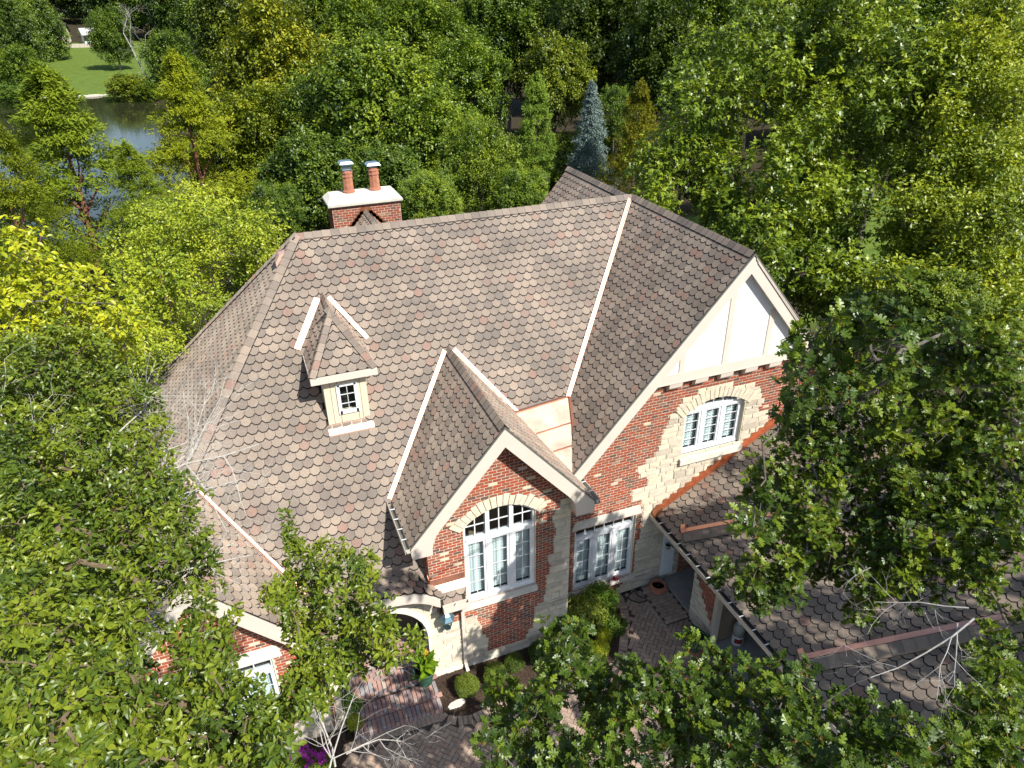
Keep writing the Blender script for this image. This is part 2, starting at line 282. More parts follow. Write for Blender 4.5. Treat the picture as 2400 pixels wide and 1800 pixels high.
LOBES_OAK_HIGH=[(3.76,-14.14,13.01,0.14),(3.34,-13.91,12.76,0.17),(3.7,-13.86,12.77,0.17),(3.66,-14.08,12.81,0.17),(3.71,-14.29,12.85,0.17),(7.37,-12.18,11.33,0.25),(3.28,-13.78,12.59,0.17),(3.61,-13.8,12.56,0.17),(3.73,-14.0,12.61,0.13),(3.58,-14.33,12.77,0.17),(3.98,-14.19,12.6,0.14),(7.64,-11.83,10.81,0.28),(7.69,-12.08,11.04,0.27),(7.78,-12.41,11.03,0.27),(8.24,-12.39,11.1,0.23),(3.01,-14.02,12.47,0.14),(3.42,-13.81,12.33,0.17),(3.68,-14.0,12.32,0.17),(3.7,-14.15,12.47,0.14),(7.51,-11.38,10.39,0.23),(7.6,-11.82,10.59,0.23),(7.9,-12.05,10.68,0.25),(7.72,-12.34,10.78,0.21),(7.88,-12.54,10.93,0.27),(3.17,-13.78,12.09,0.14),(2.99,-14.19,12.38,0.12),(3.48,-13.99,12.24,0.14),(6.81,-11.4,10.25,0.23),(7.12,-11.68,10.25,0.27),(7.61,-11.67,10.03,0.29),(7.66,-12.03,10.31,0.22),(7.64,-12.4,10.49,0.22),(8.05,-12.54,10.52,0.3),(8.46,-12.58,10.47,0.26),(6.14,-11.06,9.76,0.26),(6.43,-11.15,9.8,0.3),(6.58,-11.5,9.84,0.26),(7.14,-11.52,9.8,0.25),(7.02,-11.94,10.14,0.29),(7.57,-12.09,9.89,0.22),(7.79,-12.29,9.99,0.26),(8.0,-12.42,10.1,0.24),(8.28,-12.62,10.14,0.3),(6.28,-10.92,9.24,0.23),(6.14,-11.4,9.44,0.25),(6.74,-11.18,9.42,0.31),(7.15,-11.78,9.63,0.28),(7.1,-12.26,9.84,0.26),(7.34,-12.58,9.91,0.26),(7.94,-12.45,9.82,0.26),(8.17,-12.65,9.84,0.3),(8.04,-13.0,10.14,0.22),(5.96,-11.03,8.88,0.26),(6.33,-11.21,9.07,0.28),(6.3,-11.68,9.22,0.27),(6.85,-11.54,9.05,0.28),(6.93,-11.8,9.24,0.3),(6.89,-12.39,9.54,0.29),(7.56,-12.3,9.36,0.3),(7.61,-12.5,9.42,0.24),(7.58,-12.96,9.77,0.28),(7.82,-13.02,9.74,0.24),(5.67,-11.07,8.6,0.29),(5.84,-11.41,8.82,0.24),(6.04,-11.65,9.12,0.28),(6.52,-11.65,8.78,0.26),(6.88,-11.92,8.85,0.23),(6.88,-12.17,9.13,0.24),(7.31,-12.22,9.0,0.25),(7.34,-12.66,9.33,0.29),(7.52,-12.86,9.35,0.26),(7.98,-12.99,9.46,0.25),(7.99,-13.29,9.47,0.25),(2.71,-14.03,11.16,0.16),(5.66,-11.34,8.55,0.23),(5.74,-11.78,8.63,0.28),(6.15,-11.86,8.74,0.22),(6.48,-12.02,8.81,0.24),(6.74,-12.38,8.78,0.27),(6.83,-12.65,9.11,0.23),(7.06,-12.72,8.99,0.25),(7.59,-12.82,9.04,0.28),(7.46,-13.19,9.18,0.29),(7.89,-13.33,9.23,0.31),(2.68,-14.22,11.1,0.15),(5.94,-11.44,8.13,0.25),(5.85,-12.05,8.41,0.3),(6.19,-12.05,8.56,0.25),(6.68,-12.33,8.37,0.26),(6.94,-12.4,8.53,0.26),(6.78,-12.85,8.8,0.24),(7.09,-13.08,9.03,0.23),(7.24,-13.2,8.99,0.24),(7.62,-13.28,8.98,0.25),(7.49,-13.71,9.2,0.22),(5.5,-11.71,7.87,0.25),(5.86,-12.02,8.11,0.27),(6.04,-12.15,8.03,0.27),(6.5,-12.28,7.94,0.3),(6.56,-12.57,8.32,0.22),(6.52,-12.93,8.46,0.29),(6.79,-13.21,8.62,0.24),(7.07,-13.32,8.86,0.24),(7.47,-13.3,8.68,0.22),(7.38,-13.81,8.99,0.29),(5.3,-11.72,7.46,0.27),(5.41,-12.23,7.88,0.25),(5.63,-12.29,8.07,0.23),(5.98,-12.4,8.02,0.27),(6.46,-12.68,7.89,0.26),(6.47,-13.0,8.38,0.28),(6.77,-13.09,8.33,0.24),(6.95,-13.29,8.38,0.29),(7.22,-13.53,8.45,0.24),(7.25,-13.83,8.58,0.27),(7.34,-14.03,8.81,0.26),(4.76,-11.69,7.26,0.29),(4.88,-12.1,7.64,0.28),(5.37,-12.16,7.41,0.22),(5.62,-12.18,7.56,0.27),(6.14,-12.85,7.74,0.24),(6.38,-12.88,7.69,0.24),(6.59,-13.22,8.0,0.25),(6.91,-13.32,8.01,0.23),(7.19,-13.79,8.4,0.26),(5.05,-12.18,7.26,0.24),(5.17,-12.47,7.44,0.25),(6.25,-12.98,7.59,0.28),(7.14,-14.32,8.03,0.26),(6.77,-14.4,7.89,0.26),(6.65,-14.75,8.25,0.2),(6.41,-14.79,7.97,0.27),(6.09,-14.93,8.14,0.26),(5.59,-14.94,7.87,0.23),(5.76,-15.05,7.81,0.25),(5.67,-15.25,8.22,0.21),(5.24,-15.22,7.99,0.25),(5.53,-15.34,8.0,0.23),(5.73,-15.48,8.01,0.22),(5.04,-15.32,7.93,0.26),(5.42,-15.39,7.83,0.23),(5.44,-15.56,7.97,0.26)]
LOBES_PEAR_LEFT=[(-3.74,-7.95,11.37,0.19),(-4.41,-7.74,11.11,0.26),(-4.13,-7.98,11.18,0.25),(-3.73,-8.13,11.31,0.19),(-3.6,-7.61,10.99,0.21),(-3.34,-7.87,11.07,0.22),(-4.05,-8.73,11.21,0.23),(-3.96,-8.29,11.14,0.23),(-3.74,-7.88,10.92,0.18),(-3.57,-7.63,10.71,0.26),(-3.21,-8.38,10.86,0.18),(-4.33,-8.49,10.94,0.22),(-4.03,-8.56,10.93,0.23),(-4.06,-7.91,10.65,0.22),(-3.61,-8.4,10.86,0.22),(-3.49,-8.29,10.66,0.18),(-3.14,-8.18,10.55,0.2),(-2.74,-8.92,10.8,0.17),(-4.41,-8.69,10.9,0.23),(-4.33,-8.46,10.72,0.19),(-4.08,-8.59,10.69,0.18),(-3.87,-8.39,10.55,0.21),(-3.41,-8.83,10.72,0.21),(-3.14,-8.99,10.69,0.17),(-3.06,-8.3,10.35,0.24),(-2.84,-8.31,10.29,0.22),(-4.06,-9.6,11.03,0.22),(-3.99,-9.32,10.69,0.23),(-3.86,-8.79,10.5,0.23),(-3.53,-9.31,10.66,0.19),(-3.44,-8.87,10.48,0.19),(-3.17,-8.51,10.22,0.23),(-2.89,-8.71,10.07,0.21),(-2.64,-9.43,10.47,0.18),(-4.02,-9.89,10.81,0.21),(-3.97,-9.19,10.36,0.17),(-3.56,-9.97,10.73,0.17),(-3.5,-9.49,10.48,0.19),(-3.11,-9.73,10.63,0.16),(-3.17,-8.79,10.06,0.24),(-2.79,-9.56,10.34,0.18),(-4.22,-9.88,10.71,0.2),(-4.08,-9.46,10.35,0.21),(-3.81,-9.74,10.47,0.21),(-3.58,-9.83,10.4,0.17),(-3.24,-10.2,10.56,0.18),(-3.24,-9.36,9.96,0.19),(-2.78,-10.01,10.29,0.18),(-2.73,-9.61,10.0,0.22),(-3.87,-10.52,10.78,0.2),(-3.97,-10.01,10.33,0.21),(-3.7,-9.8,10.15,0.16),(-3.48,-9.85,10.14,0.16),(-3.08,-10.58,10.46,0.16),(-2.93,-10.37,10.28,0.16),(-2.85,-9.81,9.91,0.19),(-2.52,-10.16,10.11,0.18),(-4.1,-10.47,10.49,0.19),(-3.76,-10.74,10.65,0.19),(-3.67,-10.47,10.35,0.2),(-3.49,-10.64,10.47,0.18),(-3.4,-10.13,10.09,0.22),(-3.11,-10.5,10.18,0.2),(-2.81,-10.59,10.24,0.15),(-2.59,-10.66,10.2,0.17),(-2.38,-10.78,10.15,0.2),(-4.23,-10.53,10.32,0.21),(-3.91,-10.95,10.58,0.19),(-3.89,-10.5,10.08,0.17),(-3.55,-10.97,10.48,0.18),(-3.29,-11.03,10.32,0.19),(-3.28,-10.46,9.97,0.16),(-2.98,-10.97,10.19,0.16),(-2.65,-11.21,10.3,0.16),(-2.49,-10.97,10.11,0.18),(-4.17,-10.57,10.12,0.18),(-3.75,-11.3,10.46,0.18),(-3.57,-11.33,10.41,0.18),(-3.43,-11.03,10.14,0.15),(-3.34,-10.78,9.97,0.19),(-3.11,-10.81,9.95,0.19),(-2.93,-10.96,9.88,0.15),(-2.56,-11.1,10.02,0.18),(-2.43,-10.9,9.73,0.17),(-3.88,-11.27,10.34,0.15),(-3.64,-11.48,10.39,0.16),(-3.48,-11.54,10.31,0.18),(-3.28,-11.66,10.44,0.14),(-3.03,-11.68,10.28,0.14),(-3.03,-11.1,9.77,0.19),(-2.71,-11.35,10.0,0.15),(-2.47,-11.64,10.08,0.15),(-2.31,-10.97,9.56,0.2),(-4.05,-11.31,10.14,0.17),(-3.56,-12.17,10.66,0.17),(-3.58,-11.63,10.22,0.16),(-3.29,-12.08,10.52,0.15),(-3.22,-11.57,10.05,0.19),(-3.06,-11.3,9.8,0.18),(-2.82,-11.86,10.18,0.13),(-4.04,-11.75,10.17,0.16),(-3.62,-12.31,10.63,0.13),(-3.56,-12.2,10.54,0.15),(-3.41,-12.03,10.26,0.17),(-3.38,-11.71,9.96,0.16),(-3.18,-11.84,9.93,0.16),(-2.95,-11.87,9.94,0.15),(-2.84,-11.64,9.74,0.15),(-2.33,-12.0,9.89,0.14),(-3.9,-12.07,10.26,0.13),(-3.49,-12.65,10.69,0.17),(-3.53,-12.19,10.29,0.14),(-3.2,-12.55,10.47,0.12),(-3.22,-11.95,9.9,0.16),(-2.87,-12.43,10.23,0.14),(-2.4,-12.31,9.79,0.13),(-2.21,-12.5,10.08,0.12),(-2.11,-12.01,9.43,0.15),(-3.73,-12.63,10.59,0.15),(-3.57,-12.64,10.53,0.16),(-3.5,-12.67,10.47,0.16),(-3.41,-12.27,10.05,0.17),(-3.29,-12.19,9.85,0.15),(-3.12,-12.25,9.9,0.16),(-2.94,-12.29,9.89,0.16),(-2.54,-12.33,9.75,0.13),(-2.33,-12.5,9.73,0.13),(-2.16,-12.57,9.71,0.17),(-3.54,-13.17,10.8,0.13),(-3.54,-12.69,10.32,0.13),(-3.33,-13.07,10.56,0.12),(-3.29,-12.78,10.22,0.12),(-3.0,-13.16,10.46,0.14),(-2.94,-12.81,10.07,0.16),(-2.26,-13.2,10.33,0.16),(-2.16,-13.32,10.27,0.13),(-2.06,-12.9,9.76,0.15),(-3.64,-12.86,10.23,0.13),(-3.49,-12.91,10.24,0.12),(-3.13,-13.46,10.71,0.13),(-3.14,-12.97,10.16,0.15),(-3.13,-12.68,9.83,0.14),(-2.73,-13.28,10.38,0.12),(-2.43,-13.17,9.96,0.16),(-2.36,-12.8,9.59,0.17),(-2.09,-12.99,9.67,0.14),(-3.68,-13.12,10.4,0.13),(-3.24,-13.77,10.89,0.14),(-3.24,-13.49,10.59,0.14),(-2.99,-13.66,10.7,0.12),(-2.9,-13.59,10.6,0.14),(-2.93,-13.11,9.87,0.17),(-2.65,-13.5,10.35,0.13),(-2.48,-13.55,10.27,0.15),(-2.45,-13.13,9.75,0.16),(-2.26,-13.17,9.75,0.12),(-2.05,-13.47,9.96,0.12),(-1.91,-13.25,9.68,0.14),(-3.43,-13.75,10.85,0.1),(-3.29,-13.88,10.9,0.13),(-3.27,-13.73,10.69,0.14),(-3.04,-13.89,10.79,0.12),(-3.17,-13.24,9.96,0.16),(-3.0,-13.33,10.08,0.15),(-2.77,-13.56,10.14,0.12),(-2.66,-13.44,10.07,0.16),(-2.43,-13.49,9.93,0.16),(-2.23,-13.71,10.09,0.13),(-2.16,-13.49,9.85,0.16),(-1.91,-13.79,10.07,0.13),(-1.77,-13.37,9.45,0.13),(-3.52,-13.71,10.54,0.15),(-3.43,-13.59,10.26,0.11),(-3.26,-13.66,10.34,0.12),(-2.99,-13.99,10.58,0.13),(-3.12,-13.36,9.87,0.17),(-2.94,-13.33,9.79,0.13),(-2.66,-13.86,10.23,0.12),(-2.46,-13.89,10.15,0.12),(-2.34,-13.89,10.23,0.15),(-2.19,-13.96,10.22,0.11),(-2.09,-13.56,9.53,0.15),(-1.69,-14.2,10.15,0.11),(-3.37,-13.91,10.59,0.15),(-3.26,-14.02,10.54,0.15),(-3.08,-14.04,10.51,0.11),(-2.95,-13.98,10.43,0.14),(-3.03,-13.4,9.69,0.15),(-2.76,-13.85,10.15,0.15),(-2.56,-14.05,10.32,0.11),(-2.4,-14.18,10.28,0.11),(-2.36,-13.56,9.36,0.13),(-2.17,-13.93,9.79,0.14),(-1.97,-13.99,9.93,0.14),(-1.77,-13.99,9.73,0.14),(-3.69,-13.59,10.0,0.13),(-3.43,-13.49,9.76,0.16),(-3.08,-14.06,10.39,0.11),(-2.7,-14.23,10.42,0.14),(-2.61,-13.75,9.6,0.12),(-2.33,-14.21,10.13,0.13),(-2.24,-14.08,9.87,0.12),(-2.17,-13.68,9.23,0.17)]
LOBES_PEAR_RIGHT=[(-1.21,-11.94,9.93,0.11),(-1.01,-11.61,9.68,0.14),(-0.81,-11.69,9.65,0.13),(-0.61,-12.08,9.82,0.12),(-1.35,-11.71,9.61,0.11),(-1.16,-11.97,9.79,0.11),(-1.0,-12.28,9.92,0.12),(-0.75,-12.43,10.07,0.1),(-1.61,-12.09,9.72,0.14),(-1.52,-11.87,9.59,0.14),(-1.3,-12.21,9.72,0.13),(-1.11,-12.28,9.82,0.1),(-0.94,-12.48,9.83,0.09),(-0.75,-12.12,9.56,0.11),(-1.53,-12.63,10.1,0.11),(-1.42,-12.69,9.99,0.11),(-1.19,-12.1,9.42,0.12),(-1.07,-12.74,9.99,0.11),(-0.88,-12.33,9.44,0.12),(-0.73,-12.67,9.81,0.1),(-0.55,-12.85,9.82,0.09),(-1.48,-12.57,9.72,0.1),(-1.38,-12.35,9.43,0.14),(-1.18,-12.43,9.46,0.12),(-0.94,-12.55,9.51,0.12),(-0.82,-12.44,9.28,0.1),(-0.57,-12.69,9.43,0.1),(-1.42,-12.94,9.82,0.09),(-1.22,-12.46,9.39,0.1),(-1.07,-12.59,9.32,0.12),(-0.87,-12.69,9.45,0.11),(-0.71,-12.92,9.53,0.11),(-0.6,-12.79,9.46,0.11),(-0.39,-13.2,9.71,0.1),(-1.39,-12.7,9.41,0.11),(-1.25,-12.63,9.26,0.1),(-1.08,-12.73,9.27,0.12),(-0.88,-12.87,9.3,0.1),(-0.66,-13.14,9.6,0.12),(-1.51,-12.94,9.42,0.09),(-1.35,-13.07,9.55,0.12),(-1.16,-13.2,9.69,0.12),(-1.57,-13.21,9.59,0.1),(-1.41,-13.09,9.41,0.1),(-1.31,-13.0,9.29,0.1),(-1.83,-13.52,9.92,0.09),(-1.68,-13.17,9.32,0.13),(-1.5,-13.25,9.45,0.11),(-1.39,-13.27,9.28,0.13),(-1.9,-13.54,9.7,0.1),(-1.85,-13.16,9.2,0.13),(-1.67,-13.27,9.28,0.1),(-1.48,-13.62,9.7,0.11),(-1.9,-13.69,9.75,0.12),(-1.68,-13.83,9.74,0.09),(-1.99,-13.85,9.7,0.12),(-1.82,-13.67,9.39,0.13),(-1.87,-13.9,9.59,0.1),(-1.78,-14.17,9.83,0.11),(-1.3,-11.67,10.09,0.09),(-1.31,-11.57,10.22,0.07),(-1.31,-11.85,10.03,0.1)]
LOBES_LIME_LEFT=[(-4.86,-4.49,11.69,0.35),(-4.48,-4.93,11.78,0.38),(-5.04,-3.76,11.1,0.41),(-4.49,-4.58,11.08,0.36),(-4.2,-4.24,10.93,0.4),(-4.95,-5.17,11.21,0.34),(-4.69,-5.1,10.98,0.31),(-4.15,-5.03,10.93,0.33),(-4.03,-3.71,10.56,0.3),(-3.34,-5.53,10.88,0.35),(-4.82,-5.49,10.94,0.37),(-4.84,-4.12,10.19,0.41),(-4.23,-4.76,10.46,0.37),(-4.03,-4.25,10.11,0.4),(-3.42,-5.53,10.47,0.3),(-5.07,-5.44,10.32,0.38),(-4.7,-5.36,10.39,0.29),(-4.62,-4.62,10.11,0.41),(-4.33,-4.01,9.83,0.36),(-3.73,-4.69,9.96,0.38),(-4.98,-4.58,9.62,0.31)]
LOBES_BIRCH_LEFT=[(-2.57,7.76,9.11,0.75),(-1.79,8.65,8.78,0.68),(-3.9,8.35,8.55,0.75),(-2.86,6.58,8.86,0.72),(-2.02,6.55,8.7,0.58),(-1.2,8.77,8.11,0.73),(-0.55,7.08,8.26,0.77),(-4.58,7.43,7.77,0.8),(-3.95,7.13,7.98,0.63),(-2.79,8.01,7.74,0.7),(-2.13,6.32,7.81,0.58),(-0.96,6.29,7.99,0.74),(-5.02,6.96,7.54,0.56),(-4.38,6.19,7.17,0.61),(-3.36,5.28,7.64,0.75),(-2.78,6.81,7.02,0.65),(-1.32,7.46,6.7,0.79),(-4.59,5.29,6.91,0.69),(-4.01,6.22,6.73,0.61),(-3.05,4.5,6.81,0.51),(-2.4,5.07,6.6,0.58),(-5.49,5.55,6.17,0.68),(-4.53,4.62,6.35,0.55),(-3.74,5.54,5.94,0.61),(-4.71,3.19,5.9,0.5),(-3.97,3.06,6.33,0.65)]
LOBES_OAK_BACK=[(20.24,4.92,14.8,0.89),(22.46,5.29,14.68,1.01),(18.88,7.67,14.11,0.87),(19.94,7.66,14.21,1.02),(20.32,5.78,13.98,0.94),(20.81,4.06,13.95,1.01),(22.81,4.61,13.76,0.96),(17.56,8.82,12.89,0.96),(17.9,7.1,12.97,0.98),(18.59,5.69,12.78,1.03),(19.63,5.94,12.9,1.18),(20.4,4.24,13.27,1.04),(20.14,3.1,13.23,0.82),(20.67,2.0,13.08,0.85),(21.31,0.88,13.07,0.91),(15.1,6.08,11.95,0.89),(17.41,7.74,11.65,0.88),(16.86,5.18,12.4,0.92),(17.41,3.52,12.5,0.87),(20.58,5.46,11.95,1.08),(20.75,3.72,12.07,0.82),(22.24,3.13,11.94,1.1),(20.62,0.77,12.51,0.95),(21.62,0.61,12.68,0.82),(14.27,4.58,11.52,0.99),(16.16,4.54,11.56,0.85),(18.3,3.01,11.03,0.91),(18.81,2.81,11.65,0.84),(18.99,0.77,11.84,1.02),(21.1,1.54,11.63,0.78),(22.37,1.03,11.05,1.03),(14.23,5.29,10.1,0.98),(16.23,5.79,10.29,1.11),(16.72,1.93,10.5,0.86),(17.09,1.29,11.05,0.78),(13.59,5.31,9.51,1.02),(14.99,4.25,9.39,0.98),(16.06,4.52,9.1,1.01),(15.64,1.4,9.9,0.91),(18.2,2.94,9.12,0.88),(18.34,1.33,9.34,0.78),(12.26,3.06,8.74,0.83),(14.59,2.31,8.68,0.97),(15.84,2.57,8.32,0.78),(15.41,0.61,9.25,0.83),(15.84,-0.49,9.38,0.91),(17.86,-0.03,9.03,0.97),(13.83,0.51,8.29,0.79),(13.92,-0.88,8.52,0.77),(16.54,0.81,8.09,0.85),(17.63,-0.03,7.84,0.83),(14.59,0.45,6.91,0.7),(13.51,-1.87,8.16,0.66),(15.99,-0.71,7.3,0.92),(16.41,-1.81,7.56,0.69),(15.43,-2.13,7.1,0.77),(16.56,-2.57,6.63,0.92)]
LOBES_LINDEN_RIGHT=[(23.28,0.49,14.69,0.78),(22.82,1.62,14.05,0.92),(23.71,1.02,14.01,0.92),(22.45,1.13,13.49,0.97),(21.99,0.07,13.31,0.88),(24.39,0.45,13.1,0.88),(21.27,-0.17,12.89,0.76),(22.6,-0.25,12.75,0.93),(21.07,-0.42,12.12,0.78),(22.04,-0.39,12.03,0.8),(21.82,-1.73,12.25,0.67),(20.14,-0.97,11.64,0.67),(22.0,-0.27,11.14,0.78),(23.1,-0.76,11.46,0.75),(20.71,-1.13,10.62,0.69),(20.99,-1.65,10.64,0.68),(22.13,-2.02,10.54,0.79),(20.05,-0.09,9.9,0.85),(19.86,-1.44,10.22,0.74),(20.79,-1.6,9.64,0.78),(20.46,-3.02,10.38,0.76),(18.0,-1.99,9.21,0.67),(18.73,-2.18,9.18,0.85),(20.1,-2.24,9.31,0.88),(21.17,-2.37,9.35,0.7),(21.26,-3.13,9.15,0.72),(19.18,-1.75,8.35,0.78),(18.88,-2.61,8.79,0.74),(18.56,-4.02,9.29,0.76),(18.9,-4.38,9.27,0.78),(21.04,-3.8,8.93,0.76),(18.18,-2.3,7.77,0.66),(18.93,-2.61,7.88,0.7),(18.31,-4.05,8.29,0.74),(19.94,-3.85,7.9,0.82),(19.8,-4.42,8.31,0.62),(15.85,-3.92,7.75,0.68),(16.95,-3.93,7.74,0.56),(18.13,-4.05,7.5,0.67),(18.75,-4.46,7.57,0.73),(18.39,-5.2,8.16,0.64),(19.8,-5.18,8.05,0.68),(16.53,-2.65,6.66,0.6),(15.77,-4.2,7.44,0.71),(17.17,-3.93,7.26,0.74),(17.11,-5.35,7.51,0.75),(18.1,-5.45,7.44,0.79),(17.32,-6.91,7.88,0.6),(15.74,-2.99,6.23,0.57),(15.98,-4.2,6.44,0.64),(17.13,-4.29,6.28,0.79),(16.45,-5.62,6.74,0.62),(16.69,-6.27,7.21,0.68),(18.43,-5.7,6.89,0.69),(15.76,-5.76,6.62,0.53),(17.0,-6.48,6.4,0.57),(16.51,-7.57,7.31,0.63)]
WOOD=[
('maple', 'maple_tree', 3.5, 47.4, 9.2, 5.31, 5.84, (1.55, 1.2, 0.9), 'round tree turning yellow above the left hip of the roof', 'tree', None),
('maple', 'maple_tree', 1.0, 39.0, 5.5, 3.45, 4.15, (1.5, 1.25, 0.8), 'yellow green tree just below the yellowing one, left of the chimney', 'tree', None),
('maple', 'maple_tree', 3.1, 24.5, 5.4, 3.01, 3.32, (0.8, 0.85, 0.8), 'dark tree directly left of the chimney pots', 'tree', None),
('fine', 'shrubby_tree', 0.5, 20.5, 5.0, 1.79, 1.97, (0.95, 1, 1.1), 'thin grey green tree between the birch and the chimney', 'tree', None),
('maple', 'maple_tree', 9.3, 32.2, 7.9, 5.11, 5.11, (1.2, 1.15, 0.85), 'broad sunlit maple above the chimney pots', 'tree', None),
('maple', 'maple_tree', 6.0, 36.7, 6.4, 3.67, 4.22, (1, 1.02, 0.9), 'green maple between the yellowing tree and the broad maple', 'tree', None),
('maple', 'maple_tree', 10.9, 25.4, 6.6, 3.42, 3.77, (1.1, 1.1, 0.85), 'maple right of the broad one, over the middle of the ridge', 'tree', None),
('maple', 'maple_tree', 5.9, 18.1, 6.3, 2.49, 2.49, (0.75, 0.82, 0.75), 'shaded low tree right behind the chimney', 'tree', None),  # leaf colour lowered for the shade it stands in
('fine', 'birch_tree', 10.5, 17.0, 7.0, 2.38, 2.97, (1.45, 1.35, 1.05), 'bright light leaved birch over the middle of the ridge', 'tree', None),
('fine', 'birch_tree', 7.1, 13.6, 6.5, 1.72, 1.72, (1.35, 1.3, 1.0), 'lower birch touching the ridge left of the rear gable', 'tree', None),
('fine', 'birch_tree', 11.3, 13.3, 6.3, 1.77, 1.95, (1.4, 1.35, 1.0), 'birch rising beside the peak of the rear gable', 'tree', None),
('pine', 'pine_tree', 16.5, 23.6, 7.6, 2.19, 2.96, (1.25, 1.45, 1.5), 'soft light green pine left of the blue spruce', 'tree', None),
('spruce', 'spruce_tree', 19.0, 21.2, 7.0, 3.16, 3.16, (1.6, 1.4, 1.3), 'blue spruce rising behind the rear gable', 'tree', None),
('cypress', 'larch_tree', 19.8, 17.3, 7.0, 3.0, 3.6, (1.35, 1.05, 0.7), 'dull gold conifer between the blue spruce and the great oak', 'tree', None),
('fine', 'birch_tree', 25.1, 29.5, 7.3, 1.64, 2.13, (1.2, 1.25, 1.1), 'slim pale tree directly behind the blue spruce', 'tree', None),
('maple', 'maple_tree', 13.4, 60.3, 9.9, 4.76, 5.24, (1.1, 1.1, 0.9), 'leafy green tree at the top, right of the yellowing one', 'tree', None),
('maple', 'maple_tree', 17.4, 53.3, 9.8, 5.07, 5.58, (1.05, 1.05, 0.9), 'tall maple at the top above the broad sunlit one', 'tree', None),
('maple', 'maple_tree', 19.3, 44.1, 7.7, 3.73, 4.48, (1.0, 1.05, 0.9), 'upright maple left of the dark gap at the top', 'tree', None),
('maple', 'maple_tree', 30.2, 64.0, 11.2, 5.24, 5.77, (0.9, 0.95, 0.85), 'rounded tree at the very top, above the pine', 'tree', None),
('maple', 'maple_tree', 25.9, 41.6, 8.0, 3.34, 4.01, (1.35, 1.15, 0.75), 'olive yellow tree right above the pine', 'tree', None),
('maple', 'maple_tree', 33.7, 49.2, 9.9, 5.43, 6.25, (0.42, 0.46, 0.48), 'very dark shaded tree above the blue spruce', 'tree', None),  # shade of the neighbouring trees put into the leaf colour
('maple', 'maple_tree', 29.3, 31.0, 10.6, 3.8, 4.18, (0.42, 0.47, 0.48), 'dark tree at the top left of the great oak', 'tree', None),  # leaf colour darkened to paint in the shade here
('maple', 'maple_tree', 38.5, 39.4, 13.2, 4.59, 5.04, (0.95, 0.98, 0.85), 'tree top cut by the upper edge behind the great oak', 'tree', None),
('maple', 'maple_tree', 37.2, 16.9, 12.9, 3.72, 4.09, (0.95, 0.98, 0.8), 'tree at the top between the great oak and the linden', 'tree', None),
('maple', 'maple_tree', 27.2, 9.2, 8.5, 2.62, 2.88, (0.7, 0.75, 0.7), 'shaded tree deep between the great oak and the linden', 'tree', None),  # shade between the big crowns put into its leaf colour
('maple', 'maple_tree', 20.0, 1.7, 4.5, 1.57, 1.41, (1.15, 1.1, 0.9), 'low bright tree to the right of the great oak trunk', 'tree', None),
('maple', 'maple_tree', 15.5, -6.0, 7.7, 1.24, 1.12, (1.1, 1.05, 0.85), 'low tree under the linden at the right edge', 'tree', None),
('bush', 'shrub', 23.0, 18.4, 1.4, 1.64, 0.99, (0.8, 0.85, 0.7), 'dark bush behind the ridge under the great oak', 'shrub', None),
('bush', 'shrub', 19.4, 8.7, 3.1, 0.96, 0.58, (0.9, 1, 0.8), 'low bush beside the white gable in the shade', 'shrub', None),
('cypress', 'cypress_tree', -9.2, 27.3, 6.1, 6.58, 5.66, (1.2, 1.25, 0.75), 'broad feathery cypress in front of the pond', 'tree', None),
('cypress', 'cypress_tree', -3.1, 33.1, 6.4, 5.11, 5.37, (1.6, 1.45, 0.6), 'yellowish cypress right of the pond', 'tree', None),
('cypress', 'cypress_tree', -10.6, 19.9, 7.0, 3.57, 3.93, (1.2, 1.15, 0.62), 'olive cypress at the left edge beside the pond', 'tree', None),
('cypress', 'cypress_tree', -5.8, 23.5, 5.6, 2.82, 2.82, (1.15, 1.2, 0.75), 'low cypress between the two tall ones, before the water', 'tree', None),
('maple', 'maple_tree', 0.7, 53.3, 6.4, 3.0, 3.9, (1.2, 1.15, 0.75), 'tall green tree between the yellowish cypress and the yellowing maple', 'tree', None),
('maple', 'willow_tree', -30.2, 128.5, 3.2, 4.11, 4.73, (1.0, 1.05, 0.85), 'round dark green tree on the lawn at the left pond shore', 'tree', None),
('bush', 'shrub', -15.1, 130.4, 0.2, 3.57, 2.68, (1.5, 1.25, 0.8), 'yellow green bushes on the far pond bank', 'shrub', None),
('bush', 'shrub', -12.0, 128.6, -0.4, 2.29, 1.83, (1.1, 1.1, 0.8), 'green bush at the right end of the far pond bank', 'shrub', None),
('bush', 'shrub', -30.4, 118.0, 1.2, 2.5, 1.75, (0.9, 1.0, 1.0), 'grey green bush under the tree on the left pond shore', 'shrub', None),
('maple', 'maple_tree', -7.4, 131.3, 3.6, 5.18, 5.96, (0.85, 0.92, 0.85), 'dark tree behind the right end of the pond', 'tree', None),
('maple', 'maple_tree', -3.8, 91.2, 3.6, 3.6, 3.96, (1.1, 1.12, 0.85), 'bright round tree above the yellowish cypress tip', 'tree', None),
('maple', 'maple_tree', 0.9, 106.5, 6.4, 4.47, 4.91, (0.85, 0.92, 0.85), 'green tree above and left of the yellowing maple', 'tree', None),
('maple', 'maple_tree', -20.7, 185.7, 5.6, 5.13, 6.41, (0.8, 0.88, 0.85), 'tree right of the white shed across the pond', 'tree', None),
('maple', 'maple_tree', -39.2, 213.6, 6.3, 6.72, 8.06, (0.85, 0.9, 0.9), 'tree in front of the pale house across the pond', 'tree', None),
('maple', 'maple_tree', -42.4, 192.7, 6.4, 7.04, 8.45, (0.65, 0.7, 0.7), 'dark tree at the upper left corner across the pond', 'tree', None)]
